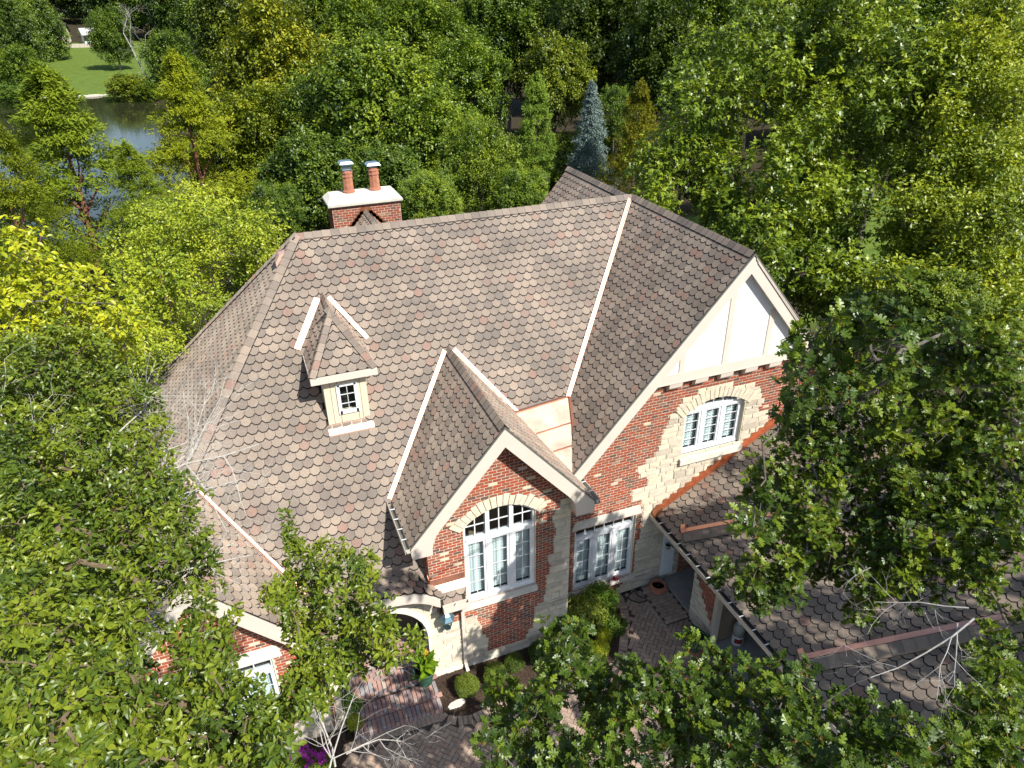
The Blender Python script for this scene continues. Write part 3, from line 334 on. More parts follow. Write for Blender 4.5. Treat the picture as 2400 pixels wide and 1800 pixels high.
FARWOOD=[(-55.9,225.9,6.5),(-52.1,234.4,6.8),(-43.8,220.3,6.9),(-24.2,262.9,8.9),(-16.7,256.2,7.4),(-9.3,245.9,7.2),(-2.2,228.9,6.4),(4.5,230.8,8.2),(12.8,259.3,8.8),(20.5,257.4,7.4),(25.9,233.9,7.7),(35.9,252.5,8.8),(45.0,258.1,7.2),(-74.1,313.5,10.4),(-65.8,309.1,8.8),(-58.2,308.6,8.5),(-54.8,336.9,11.6),(-43.6,315.2,9.2),(-37.8,337.5,10.7),(-28.9,336.7,11.4),(-18.8,315.1,9.5),(-10.4,320.8,9.7),(-1.5,294.9,8.6),(8.0,333.5,8.9),(15.2,287.7,9.3),(24.8,300.9,9.4),(35.1,311.3,9.2),(48.9,341.1,9.7),(53.6,305.3,8.8),(-98.5,401.8,10.8),(-84.3,381.2,11.8),(-74.5,380.1,11.1),(-72.6,430.1,10.7),(-52.2,361.6,9.4),(-48.9,421.5,12.3),(-33.9,378.4,10.1),(-23.0,374.1,10.4),(-12.0,363.3,10.9),(-1.4,435.1,13.9),(11.2,421.4,13.5),(20.6,360.7,9.5),(38.7,439.2,13.4),(47.1,391.4,12.6),(62.2,407.2,12.7),(70.6,378.0,9.8),(85.7,387.9,9.9),(97.3,379.8,12.6),(108.9,372.4,9.2),(114.2,345.7,9.2),(146.6,400.3,11.4),(145.1,356.6,9.4),(180.0,405.1,12.0),(166.2,340.1,9.1),(171.9,323.0,9.2),(207.8,363.1,10.4),(192.7,310.2,10.2),(212.3,318.7,12.3),(216.7,303.1,10.5),(258.6,340.6,11.5),(280.3,346.8,12.3),(251.3,289.8,10.4),(248.8,269.4,10.0),(269.0,275.2,12.0),(311.2,302.6,12.0),(271.7,247.1,9.4),(291.6,251.8,9.7),(297.9,243.5,11.9),(298.6,231.0,9.0),(356.4,264.6,12.5),(367.2,259.1,12.0),(367.5,246.1,12.7),(-135.0,559.1,17.1),(-115.2,529.5,13.1),(-96.7,500.7,15.8),(-96.4,579.1,18.3),(-73.3,518.7,15.2),(-65.3,571.9,16.6),(-50.1,575.1,16.1),(-33.3,558.2,16.4),(-16.3,515.6,16.2),(-1.4,592.9,14.2),(16.1,594.3,18.8),(32.0,559.7,13.3),(51.4,584.2,14.3),(70.5,590.1,17.3),(74.1,487.0,12.3),(101.3,547.7,15.7),(121.7,556.4,17.8),(125.8,494.8,12.0),(163.6,566.3,13.8),(180.8,555.8,14.2),(196.9,542.5,17.3),(217.8,542.9,16.4),(235.9,535.5,14.6),(243.9,506.5,14.7),(271.9,520.3,17.6),(266.5,470.0,15.0),(256.5,418.3,11.6),(304.2,463.7,15.2),(336.0,479.0,16.6),(303.5,402.6,13.3),(359.0,448.9,15.9),(319.0,372.5,15.0),(390.3,432.0,13.9),(381.4,397.2,14.6),(411.9,406.0,14.9),(378.9,351.3,14.2),(448.9,396.7,14.3),(387.7,322.1,14.4),(462.5,367.3,16.2),(432.2,324.5,16.5),(470.9,337.1,13.7),(488.5,332.9,14.6)]
TOPWOOD=[(4.4,104.8,12.4,7.07,7.72,(1.2,1.07,0.91),'rearmost',0),(9.2,90.2,12.9,6.38,7.56,(1.0,0.89,0.75),'rearmost',1),(14.3,86.6,11.8,5.89,6.9,(1.04,0.97,0.82),'rearmost',2),(20.2,87.0,12.1,5.86,6.67,(1.19,1.09,0.93),'rearmost',3),(28.7,96.7,10.6,7.31,8.24,(1.12,0.99,0.84),'rearmost',4),(36.8,100.5,11.4,6.92,8.63,(1.16,1.1,0.93),'rearmost',5),(37.7,83.3,11.9,6.85,8.33,(0.84,0.89,0.76),'rearmost',6),(43.2,81.1,12.6,6.92,8.83,(0.82,0.82,0.7),'rearmost',7),(50.6,82.3,11.4,6.85,7.88,(0.89,0.79,0.67),'rearmost',8),(59.2,84.8,12.0,6.67,7.04,(0.79,0.87,0.74),'rearmost',9),(66.7,84.3,10.1,7.81,10.06,(1.01,1.07,0.91),'rearmost',10),(67.8,75.1,11.2,6.95,8.61,(1.29,1.13,0.96),'rearmost',11),(74.4,74.1,12.0,7.33,8.83,(1.16,1.05,0.89),'rearmost',12),(82.7,74.4,11.5,7.14,9.1,(1.06,0.99,0.84),'rearmost',13),(76.8,60.1,11.9,6.18,8.03,(1.13,1.0,0.85),'rearmost',14),(82.9,58.8,11.6,7.28,8.39,(0.78,0.86,0.73),'rearmost',15),(88.4,57.0,12.0,7.23,8.25,(1.13,1.0,0.85),'rearmost',16),(85.2,48.2,11.4,5.64,7.31,(1.29,1.14,0.97),'rearmost',17),(90.4,46.6,11.4,5.85,6.47,(0.97,0.85,0.73),'rearmost',18),(8.6,72.6,9.8,4.58,5.15,(0.96,0.85,0.72),'middle',0),(14.3,72.0,11.2,5.4,6.97,(0.94,0.97,0.82),'middle',1),(18.0,63.3,10.7,4.13,4.66,(0.71,0.76,0.65),'middle',2),(26.2,71.7,11.1,4.94,6.05,(1.2,1.11,0.94),'middle',3),(31.7,69.3,9.7,5.83,6.94,(1.11,1.04,0.88),'middle',4),(35.2,62.5,9.8,4.97,6.26,(0.83,0.81,0.69),'middle',5),(38.1,55.9,11.4,5.22,5.99,(0.91,0.85,0.72),'middle',6),(43.7,54.8,9.6,4.65,4.91,(1.03,0.92,0.78),'middle',7),(52.5,58.5,11.0,4.7,5.93,(0.9,0.81,0.69),'middle',8),(53.9,51.2,10.8,4.93,5.4,(1.15,1.04,0.88),'middle',9),(59.2,49.1,9.2,5.71,6.53,(1.25,1.12,0.96),'middle',10),(61.7,44.7,9.7,4.4,5.63,(0.97,1.0,0.85),'middle',11),(67.7,43.9,9.9,5.36,6.47,(0.74,0.76,0.65),'middle',12),(68.6,38.4,9.7,4.75,5.73,(1.09,1.11,0.94),'middle',13),(73.4,36.8,9.7,5.81,7.05,(1.19,1.1,0.94),'middle',14),(-1.1,42.8,3.3,3.14,3.36,(0.96,0.89,0.76),'front',0),(2.0,42.9,3.3,2.78,3.06,(0.78,0.85,0.72),'front',1),(5.1,44.6,1.8,2.98,3.85,(0.88,0.8,0.68),'front',2),(7.7,38.9,3.5,2.85,3.43,(0.9,1.0,0.85),'front',3),(10.7,38.4,2.7,2.53,2.89,(0.91,0.81,0.69),'front',4),(14.9,42.2,1.5,2.57,3.09,(0.82,0.91,0.77),'front',5),(18.6,42.3,2.2,3.05,3.43,(1.17,1.1,0.93),'front',6),(21.2,39.4,1.4,2.67,2.82,(0.92,0.82,0.7),'front',7),(23.3,35.6,1.5,2.85,3.44,(1.01,0.91,0.78),'front',8),(27.3,36.4,2.9,2.48,2.62,(0.92,0.95,0.81),'front',9),(31.1,36.3,2.7,2.43,2.61,(1.21,1.05,0.9),'front',10)]

# ------------------------------------------------------------------ the ground, water, paving
rng = random.Random(7)
def sst(a, b, x):
    t = min(1, max(0, (x-a)/(b-a))); return t*t*(3-2*t)
POND = [(-6.5, 46), (-4.2, 56), (-3.6, 66), (-6, 78), (-9, 92), (-9.6, 104), (-10.2, 118), (-11, 127), (-17, 137), (-22, 140.5), (-31, 139), (-36, 136), (-52, 134), (-80, 126), (-95, 100), (-90, 70), (-60, 48), (-30, 43), (-15, 42)]
def inpoly(x, y, P):
    c = False; j = len(P)-1
    for i in range(len(P)):
        xi, yi = P[i]; xj, yj = P[j]
        if (yi > y) != (yj > y) and x < (xj-xi)*(y-yi)/(yj-yi)+xi: c = not c
        j = i
    return c
def edge_dist(x, y, P):
    best = 1e9
    for i in range(len(P)):
        x0, y0 = P[i-1]; x1, y1 = P[i]; dx, dy = x1-x0, y1-y0
        t = max(0, min(1, ((x-x0)*dx+(y-y0)*dy)/(dx*dx+dy*dy+1e-12)))
        best = min(best, math.hypot(x-x0-t*dx, y-y0-t*dy))
    return best
def gh(x, y):
    h = -1.6*sst(14, 44, y)+9*sst(170, 420, y)-.02
    if -110 < x < 5 and 35 < y < 150:
        d = edge_dist(x, y, POND); ins = inpoly(x, y, POND)
        h -= 1.4*sst(-2, 3, d if ins else -d)
    return h
xs = np.concatenate([[-1800, -900, -450, -260], np.linspace(-160, -102, 8), np.arange(-99, 40, 3.), np.linspace(43, 200, 18), [300, 600, 1200, 2000]])
ys = np.concatenate([[-400, -120], np.arange(-50, 30, 5.), np.arange(30, 160, 2.5), np.linspace(165, 460, 26), [600, 900, 1500, 2600]])
V = np.array([(x, y, gh(x, y)) for y in ys for x in xs]); nx = len(xs)
I, J = np.meshgrid(np.arange(nx-1), np.arange(len(ys)-1)); a = (J*nx+I).ravel()
GF = np.stack([a, a+1, a+nx+1, a+nx], 1)
# worn earth under the trees, mown grass elsewhere
def ground_mat():
    m, nt, o = NT('grass_and_leaf_litter')
    p = node(nt, 'ShaderNodeBsdfPrincipled'); p.inputs['Roughness'].default_value = .95; p.inputs['Specular IOR Level'].default_value = .15
    n1 = noise(nt, .9, 6, .7, 'World'); n2 = noise(nt, .035, 3, .5, 'World'); n3 = noise(nt, 9, 4, .7, 'World')
    g = ramp(nt, n1, [(.3, (.085, .135, .022)), (.7, (.17, .24, .04))]).outputs[0]
    d = ramp(nt, n3, [(.3, (.03, .026, .014)), (.7, (.075, .06, .035))]).outputs[0]
    at_ = node(nt, 'ShaderNodeAttribute', attribute_name='lawn')
    ad = node(nt, 'ShaderNodeMath', operation='MULTIPLY_ADD'); ad.inputs[1].default_value = .5; nt.links.new(n2, ad.inputs[0]); nt.links.new(at_.outputs['Fac'], ad.inputs[2])
    f = ramp(nt, ad.outputs[0], [(.5, (0, 0, 0)), (.7, (1, 1, 1))]).outputs[0]
    nt.links.new(mix(nt, d, g, f), p.inputs['Base Color'])
    b = node(nt, 'ShaderNodeBump'); b.inputs['Distance'].default_value = .05; nt.links.new(n3, b.inputs['Height']); nt.links.new(b.outputs[0], p.inputs['Normal'])
    nt.links.new(p.outputs[0], o.inputs[0]); return m
M['ground'] = ground_mat()
me = npmesh('ground', V, GF, M['ground'], smooth=True)
def lawniness(x, y):
    if -60 < x < -9 and 138 < y < 250: return 1.
    if 20 < x < 60 and 5 < y < 30: return .8
    if -30 < x < -5 and -14 < y < 14: return .75
    return .1
al = me.attributes.new('lawn', 'FLOAT', 'POINT'); al.data.foreach_set('value', np.array([lawniness(v[0], v[1]) for v in V], dtype=np.float32))
ground = put(bpy.data.objects.new('ground', me), None, 'structure')
mb = MB(); mb.poly([(x*1.0, y, -1.95) for x, y in POND][::1]); pond = mb.build('pond_water', M['water'], None, 'structure')

BED = [(1.16, -7.04), (1.26, -7.2), (1.49, -7.33), (1.78, -7.39), (2.03, -7.35), (2.5, -7.25), (3.2, -7.15), (4.0, -7.2), (4.98, -7.32), (5.3, -7.36), (5.61, -7.28), (5.9, -7.05), (6.07, -6.8), (6.24, -6.52), (6.47, -6.22), (6.65, -5.77), (6.72, -5.37), (6.72, -5.22), (4.9, -5.22), (4.9, -6.0), (1.16, -6.0)]
PAVE = [(-1.25, -7.02), (1.16, -7.04), (1.16, -6.0), (8.24, -5.22), (8.24, -9.2), (7.7, -9.8), (7.6, -12.5), (-2.6, -12.5), (-2.2, -10.0), (-1.35, -8.8)]
mb = MB(); mb.poly([(x, y, .004) for x, y in PAVE]); paving = mb.build('paved_courtyard', M['joint_sand'], None, 'structure')
# herringbone pavers, 45 degrees to the house, with a soldier course round the bed
def boxtpl(key, l, w, h, mats, ins=.004):
    a, b = l/2, w/2
    vs = [(-a, -b, 0), (a, -b, 0), (a, b, 0), (-a, b, 0), (-a+ins, -b+ins, h), (a-ins, -b+ins, h), (a-ins, b-ins, h), (-a+ins, b-ins, h)]
    template(key, vs, [(4, 5, 6, 7), (0, 1, 5, 4), (1, 2, 6, 5), (2, 3, 7, 6), (3, 0, 4, 7)], [0]*5, mats)
PL, PW = .232, .116
boxtpl('paver', PL-.010, PW-.010, .03, [M['paver']])
def flat(key, kind, par, x, y, z, ang, tint, jz=.003):
    t = [rng.uniform(-.012, .012), rng.uniform(-.012, .012)]
    X = np.array([math.cos(ang), math.sin(ang), t[0]]); Y = np.array([-math.sin(ang), math.cos(ang), t[1]])
    piece(kind, par, key, m4(X, Y, (0, 0, 1), (x, y, z+rng.uniform(-jz, jz))), tint)
bord = BED[:18]
acc = 0.
pts = []
for i in range(len(bord)-1):
    x0, y0 = bord[i]; x1, y1 = bord[i+1]; L = math.hypot(x1-x0, y1-y0); s = -acc
    while s+PW <= L:
        s += PW; t = s/L; nx_, ny_ = (y1-y0)/L, -(x1-x0)/L
        pts.append((x0+(x1-x0)*t+nx_*.125, y0+(y1-y0)*t+ny_*.125, math.atan2(ny_, nx_)))
    acc = L-s
for (x, y, a_) in pts: flat('paver', 'paver', paving, x, y, .002, a_, rng.random()*.7)
for i in range(22): flat('paver', 'paver', paving, -1.2+i*.109, -7.16, .002, math.pi/2, rng.random()*.7)
c45 = math.pi/4
for i in range(-70, 70):
    for j in range(-70, 70):
        for o in (0, 1):
            # herringbone: cell (i,j) in a lattice with vectors (PW,PW) and (2PL.. )
            gx = i*PW+j*2*PL/1.0*0; gy = 0
            u = i*PW+j*PL*1.0; v = i*PW-j*PL*1.0
            if o == 0: cx, cyy, an = u+PL/2, v+PW/2, 0.
            else: cx, cyy, an = u+PW/2, v+PW+PL/2, math.pi/2
            x = 3+(cx*math.cos(c45)-cyy*math.sin(c45)); y = -8.6+(cx*math.sin(c45)+cyy*math.cos(c45))
            if not (-2.7 < x < 8.4 and -11.6 < y < -5.1): continue
            if not inpoly(x, y, PAVE) or inpoly(x, y, BED): continue
            if edge_dist(x, y, bord) < .30 or (y > -7.33 and x < 1.3): continue
            flat('paver', 'paver', paving, x, y, .002, an+c45, rng.random())
# planting beds
def bed(name, P, z, cell=.16, amp=.035):
    xs_ = np.arange(min(p[0] for p in P), max(p[0] for p in P)+cell, cell); ys_ = np.arange(min(p[1] for p in P), max(p[1] for p in P)+cell, cell)
    mb = MB(); mb.poly([(x, y, z) for x, y in P])
    r_ = random.Random(3)
    # loose bark chips
    for _ in range(int(len(xs_)*len(ys_)*14)):
        x = r_.uniform(xs_[0], xs_[-1]); y = r_.uniform(ys_[0], ys_[-1])
        if not inpoly(x, y, P) or edge_dist(x, y, P) < .03: continue
        a_ = r_.uniform(0, 6.28); l = r_.uniform(.015, .045); w = r_.uniform(.006, .014); h = r_.uniform(.005, amp)
        dx, dy = math.cos(a_)*l, math.sin(a_)*l; ex, ey = -math.sin(a_)*w, math.cos(a_)*w; tz = r_.uniform(-.01, .01)
        mb.quad((x-dx-ex, y-dy-ey, z+h-tz), (x+dx-ex, y+dy-ey, z+h+tz), (x+dx+ex, y+dy+ey, z+h+tz), (x-dx+ex, y-dy+ey, z+h-tz))
    return mb.build(name, M['mulch'], None, 'structure')
bed('mulch_bed', BED, .03)
BED2 = [(-6.5, -6.55), (-1.1, -6.55), (-1.15, -7.1), (-1.45, -8.7), (-2.3, -9.2), (-7.5, -9.2), (-7.5, -6.55)]
bed('flower_bed_soil', BED2, .03, .25)

# ------------------------------------------------------------------ the house
house = empty('house', (0, 0, 0), 'large red brick and limestone house with brown scalloped shingle roof and copper valleys', 'house')
roof = None
ms = 1.1326; mL = 1.207; mb_ = 1.156; mw = .57; RZ = 9.85
def z_main(x, y): return RZ+ms*y
def z_left(x, y): return RZ+mL*x
def z_lgab(x, y): return 5.74-ms*(x+3.42)
def z_bay(x, y): return 7.227-mb_*abs(x-3.13)
def z_cross(x, y): return RZ-ms*abs(x-9.55)
def z_rear(x, y): return RZ-ms*y
def z_rcross(x, y): return 9.64-ms*abs(x-9.8)
def z_wing(x, y): return 2.7+mw*(x-7.8) if x < 13 else 2.7+mw*(18.2-x)
roof_mb = MB()
def slab(mbx, pts, th=.09, drop=.028, m=0):
    """roof deck: plan-ordered polygon, thickened downwards"""
    mbx.prism([(p[0], p[1], p[2]-drop-th) for p in pts], (0, 0, th), m)
def zp(f, P): return [(x, y, f(x, y)) for x, y in P]
DECKS = [
    (z_main, [(0, 0), (-5.99, -6.36), (-.6, -6.36), (-.6, -5.6), (1.45, -5.6), (1.45, -6.36), (2.09, -6.36), (2.09, -6.0), (1.36, -6.0), (1.36, -2.5), (9.55, -2.5), (9.55, 0)]),
    (z_left, [(0, 0), (-6, 6.39), (-6, -6.95), (-3.42, -6.95), (-3.42, -3.65)]),
    (z_lgab, [(-3.42, -3.62), (-3.42, -6.95), (-.8, -6.95), (-.8, -6.3)]),
    (z_bay, [(3.13, -2.3), (.915, -4.57), (.915, -6.36), (3.13, -6.36)]),
    (z_bay, [(3.13, -2.3), (3.13, -6.36), (5.345, -6.36), (5.345, -4.57)]),
    (z_cross, [(9.55, 0), (9.55, -5.545), (5.16, -5.545), (5.16, -4.38)][::-1]),
    (z_cross, [(9.55, .1), (14.7, .1), (14.7, -5.545), (9.55, -5.545)]),
    (z_rear, [(0, 0), (9.55, 0), (9.55, 6.4), (-6, 6.4)]),
    (z_rcross, [(9.8, .2), (9.8, 4.85), (5.6, 4.85), (5.6, 3.7)]),
    (z_rcross, [(9.8, .2), (14.6, .2), (14.6, 4.85), (9.8, 4.85)]),
    (z_wing, [(7.8, -5.25), (7.8, -15.2), (13, -15.2), (13, -5.25)]),
    (z_wing, [(13, -5.25), (13, -15.2), (18.2, -15.2), (18.2, -5.25)]),
]
for f, P in DECKS: slab(roof_mb, zp(f, P))
roof = roof_mb.build('roof', [M['deck']], house)
# shingles -----------------------------------------------------------
TW, TE = .232, .205
w2 = (TW-.007)/2
_face = [(-.046, 0, .021), (.046, 0, .021), (w2, .068, .019), (w2, TE+.035, .009), (-w2, TE+.035, .009), (-w2, .068, .019)]
_band = [(-.053, -.025, .0125), (.053, -.025, .0125), (TW/2, .040, .0125), (TW/2, TE+.03, .005), (-TW/2, TE+.03, .005), (-TW/2, .040, .0125)]
_low = [(x, y, z-.010) for x, y, z in (_face[5], _face[0], _face[1], _face[2])]
template('shingle', _face+_band+_low, [(0, 1, 2, 3, 4, 5), (6, 7, 8, 9, 10, 11), (5, 12, 13, 0), (0, 13, 14, 1), (1, 14, 15, 2)], [0, 1, 1, 1, 1], [M['shingle'], M['shingle_edge']])
def clip(poly, edges):
    """Sutherland-Hodgman in (u,v); edges: convex ccw list; carries z"""
    out = poly
    for k in range(len(edges)):
        ax, ay = edges[k-1]; bx, by = edges[k]; inp = out; out = []
        if not inp: return []
        for i in range(len(inp)):
            p, q = inp[i-1], inp[i]
            sp = (bx-ax)*(p[1]-ay)-(by-ay)*(p[0]-ax); sq = (bx-ax)*(q[1]-ay)-(by-ay)*(q[0]-ax)
            if sp >= 0:
                out.append(p) if False else None
            if (sp >= 0) != (sq >= 0):
                t = sp/(sp-sq); out.append(tuple(p[j]+(q[j]-p[j])*t for j in range(3)))
            if sq >= 0: out.append(q)
    return out
srng = random.Random(11)
def stint(): return srng.random()
def tile_plane(f, U, P, skip=None, kind='shingle', par=None, phase=0.):
    """cover the roof plane z=f(x,y) above plan polygon P; U = unit horizontal vector along the eave"""
    par = par or roof
    U = Vector(U); g = Vector((f(1, 0)-f(0, 0), f(0, 1)-f(0, 0))) if False else None
    x0, y0 = P[0]; e = 1e-3
    zx = (f(x0+e, y0)-f(x0-e, y0))/(2*e) if True else 0
    # gradient at the centroid (planes are folded at ridges)
    cx = sum(p[0] for p in P)/len(P); cyy = sum(p[1] for p in P)/len(P)
    gx = (f(cx+e, cyy)-f(cx-e, cyy))/(2*e); gy = (f(cx, cyy+e)-f(cx, cyy-e))/(2*e)
    V3 = Vector((gx, gy, gx*gx+gy*gy)).normalized(); N = U.cross(V3).normalized()
    zc = f(cx, cyy); O = Vector((cx, cyy, zc))
    def uv(x, y):
        d = Vector((x, y, zc+gx*(x-cx)+gy*(y-cyy)))-O; return d.dot(U), d.dot(V3)
    Q = [uv(x, y) for x, y in P]
    area = sum(Q[i-1][0]*Q[i][1]-Q[i][0]*Q[i-1][1] for i in range(len(Q)))
    if area < 0: Q = Q[::-1]
    vmin = min(q[1] for q in Q); vmax = max(q[1] for q in Q); umin = min(q[0] for q in Q); umax = max(q[0] for q in Q)
    r = 0; v = vmin-.02
    def ins(u, vv):
        for k in range(len(Q)):
            ax, ay = Q[k-1]; bx, by = Q[k]
            if (bx-ax)*(vv-ay)-(by-ay)*(u-ax) < -1e-6: return False
        return True
    while v < vmax:
        u = umin-TW+(TW/2 if r % 2 else 0)+phase; jr = srng.uniform(-.006, .006)
        while u < umax+TW:
            cu, cv = u, v+TE*.5
            w = O+U*cu+V3*cv
            if not (skip and skip(w.x, w.y, w.z)):
                full = all(ins(u+p[0], v+p[1]) for p in (_face[0], _face[1], _face[2], _face[3], _face[4], _face[5]))
                T = O+U*u+V3*(v+jr); t = stint()
                if full: piece(kind, par, 'shingle', m4(U, V3, N, T), t)
                else:
                    for src, mi in ((_face, 0), (_band, 1)):
                        pl = clip([(u+a_, v+b_, c_) for a_, b_, c_ in src], Q)
                        if len(pl) > 2:
                            raw(kind, par, [tuple(O+U*a_+V3*b_+N*c_) for a_, b_, c_ in pl], [tuple(range(len(pl)))], [mi], t, [M['shingle'], M['shingle_edge']])
            u += TW
        v += TE; r += 1
EPS = .10
def bay_in(x, y): return y < -2.2 and 1.38 < x < 4.9 and y > -6.02
def over_main(x, y, z):
    if bay_in(x, y) and z_bay(x, y) > z+EPS: return True
    if 5.1 < x and y > -5.6 and z_cross(x, y) > z+EPS: return True
    if x > 2.09 and y < -6.0: return True
    if 1.36 < x < 4.9 and y < -4.6 and y > -6.02: return True
    if x > 2.1 and y < -5.4: return True
    if x < -.6 and y < -3.5 and z_lgab(x, y) > z+EPS: return True
    if -1.3 < x < 1.5 and y < -5.66-.0 and eyebrow_z(x) > z+.05: return True
    if -.13 < x < .85 and -3.2 < y and z_dorm(x, y) > z+EPS and y < -1.0: return True
    if 4.3 < x < 6 and y < -3.86+.09*(x-4.4): return True
    return False
EYE = [(0, 3.46), (.3, 3.45), (.5, 3.42), (.73, 3.375), (.87, 3.325), (1.09, 3.21), (1.22, 3.10), (1.34, 3.015), (1.52, 2.92), (1.7, 2.89)]
def eyebrow_z(x):
    a_ = abs(x-.1)
    for (x0, z0), (x1, z1) in zip(EYE, EYE[1:]):
        if x0 <= a_ <= x1: return z0+(z1-z0)*(a_-x0)/(x1-x0)
    return 2.89
DX = .36
def z_dorm(x, y): return min(8.66-1.49*abs(x-DX), 7.58+.98*(y+3.36) if y < -2.2 else 99)
tile_plane(z_main, (1, 0, 0), [(0, 0), (-5.99, -6.36), (9.55, -6.36), (9.55, 0)], over_main)
tile_plane(z_left, (0, -1, 0), [(0, 0), (-6, 6.39), (-6, -6.39)])
tile_plane(z_left, (0, -1, 0), [(-3.42, -3.65), (-6, -6.39), (-6, -6.95), (-3.42, -6.95)])
tile_plane(z_lgab, (0, 1, 0), [(-3.42, -3.62), (-3.42, -6.95), (-.8, -6.95), (-.8, -6.3)], lambda x, y, z: y > -6.36 and z_main(x, y) > z+EPS)
tile_plane(z_bay, (0, -1, 0), [(3.13, -2.3), (.915, -4.57), (.915, -6.36), (3.13, -6.36)], lambda x, y, z: z_main(x, y) > z+EPS)
tile_plane(z_bay, (0, 1, 0), [(3.13, -2.3), (3.13, -6.36), (5.345, -6.36), (5.345, -4.57)], lambda x, y, z: z_main(x, y) > z+EPS)
tile_plane(z_cross, (0, -1, 0), [(9.55, 0), (5.16, -4.0), (5.16, -5.545), (9.55, -5.545)], lambda x, y, z: z_main(x, y) > z+EPS)
tile_plane(z_rcross, (0, -1, 0), [(9.8, .1), (6.6, 3.), (6.6, 4.85), (9.8, 4.85)], lambda x, y, z: z_rear(x, y) > z+EPS)
tile_plane(z_wing, (0, -1, 0), [(7.8, -5.25), (7.8, -15.2), (12.98, -15.2), (12.98, -5.25)])
tile_plane(lambda x, y: 8.66-1.49*(DX-x), (0, -1, 0), [(DX, -.9), (-.37, -1.95), (-.37, -3.36), (DX, -2.24)], lambda x, y, z: z_main(x, y) > z+EPS)
tile_plane(lambda x, y: 8.66-1.49*(x-DX), (0, 1, 0), [(DX, -.9), (DX, -2.24), (1.09, -3.36), (1.09, -1.95)], lambda x, y, z: z_main(x, y) > z+EPS)
tile_plane(lambda x, y: 7.58+.98*(y+3.36), (1, 0, 0), [(-.37, -3.36), (1.09, -3.36), (DX, -2.24)])
# eyebrow over the entry: courses that follow the curve
ex = [-1.3+i*.05 for i in range(57)]
mb = MB()
for a_, b_ in zip(ex, ex[1:]):
    za, zb = eyebrow_z(a_), eyebrow_z(b_)
    ya, yb = min((za-RZ)/ms, -5.5)+.06, min((zb-RZ)/ms, -5.5)+.06
    mb.quad((a_, -6.42, za+.01), (b_, -6.42, zb+.01), (b_, yb, zb+.04), (a_, ya, za+.04))
mb.build('eyebrow_deck', M['deck'], roof)
for r_ in range(4):
    x = -1.25+(TW/2 if r_ % 2 else 0)
    while x < 1.5:
        z = eyebrow_z(x); z1 = eyebrow_z(x+.02); sl_ = (z1-z)/.02; y = -6.42+r_*.19
        if y < (z-RZ)/ms-.05:
            X = Vector((1, 0, sl_)).normalized(); Y = Vector((0, 1, .06)).normalized(); N = X.cross(Y)
            piece('shingle', roof, 'shingle', m4(X, Y, N, (x, y, z+.03+.01*r_)), stint())
        x += TW*.97
# ridge and hip caps --------------------------------------------------
def caps(p0, p1, dl, dr, wid=.17, key=None, par=None, lift=.035):
    """p0 low end (or any), p1 high end; dl, dr: unit vectors running down either slope"""
    p0, p1 = Vector(p0), Vector(p1); L = (p1-p0).length; d = (p1-p0)/L; dl = Vector(dl).normalized(); dr = Vector(dr).normalized()
    up = -(dl+dr).normalized(); e = .22
    key = 'cap%d' % len(TPL)
    c0 = up*(lift+.022); c1 = up*(lift+.006); l = d*(e+.05)
    s_ = .55
    A = [dl*wid+c0, dl*wid*s_*.5+c0+up*.012, c0+up*.014, dr*wid*s_*.5+c0+up*.012, dr*wid+c0]
    B = [v+l+(c1-c0) for v in A]; Cc = [v-up*.018-d*.004 for v in A]; D = [v-d*.018-up*.012 for v in A]
    vs = A+B+Cc
    fs = [(i, i+1, 5+i+1, 5+i) for i in range(4)]+[(10+i, 10+i+1, i+1, i) for i in range(4)]
    # lower long edges down to the roof
    e0 = [A[0]-up*.03, B[0]-up*.03, A[4]-up*.03, B[4]-up*.03]; vs += e0
    fs += [(0, 5, 16, 15), (4, 17, 18, 9)]
    template(key, [tuple(v) for v in vs], fs, [0]*4+[1]*6, [M['shingle'], M['shingle_edge']])
    n = int(L/e)
    for i in range(n+1):
        q = p0+d*(i*e)
        if i*e > L-.12: break
        piece('ridge_cap', par or roof, key, m4((1, 0, 0), (0, 1, 0), (0, 0, 1), q), stint())
def nv(*a): return Vector(a).normalized()
dM = nv(0, -1, -ms); dR = nv(0, 1, -ms); dLf = nv(-1, 0, -mL); dXl = nv(-1, 0, -ms); dXr = nv(1, 0, -ms)
caps((0, 0, RZ), (9.55, 0, RZ), dM, dR)
hx, hy = -3.36, -3.58
hd = Vector((-1, -1.0657, -mL))
def perp_in(d, n_other):  # down-slope direction inside a plane, perpendicular to the hip line
    return d
dhM = (dM-hd.normalized()*dM.dot(hd.normalized())).normalized(); dhL = (dLf-hd.normalized()*dLf.dot(hd.normalized())).normalized()
caps((hx, hy, RZ+mL*hx), (0, 0, RZ), dhL, dhM, .17)
hb = Vector((-1, 1.0657, -mL)); dhR = (dR-hb.normalized()*dR.dot(hb.normalized())).normalized(); dhL2 = (dLf-hb.normalized()*dLf.dot(hb.normalized())).normalized()
caps((-6, 6.39, RZ-mL*6), (0, 0, RZ), dhL2, dhR)
caps((9.55, -5.545, RZ), (9.55, 0, RZ), dXl, dXr)
caps((9.8, .25, 9.64), (9.8, 4.85, 9.64), dXl, dXr)
caps((3.13, -6.36, 7.227), (3.13, -2.35, 7.227), nv(-1, 0, -mb_), nv(1, 0, -mb_), .17)
caps((-3.42, -6.95, 5.74), (-3.42, -3.7, 5.74), dXl, dXr)
caps((DX, -2.24, 8.66), (DX, -1.08, 8.66), nv(-1, 0, -1.49), nv(1, 0, -1.49), .13)
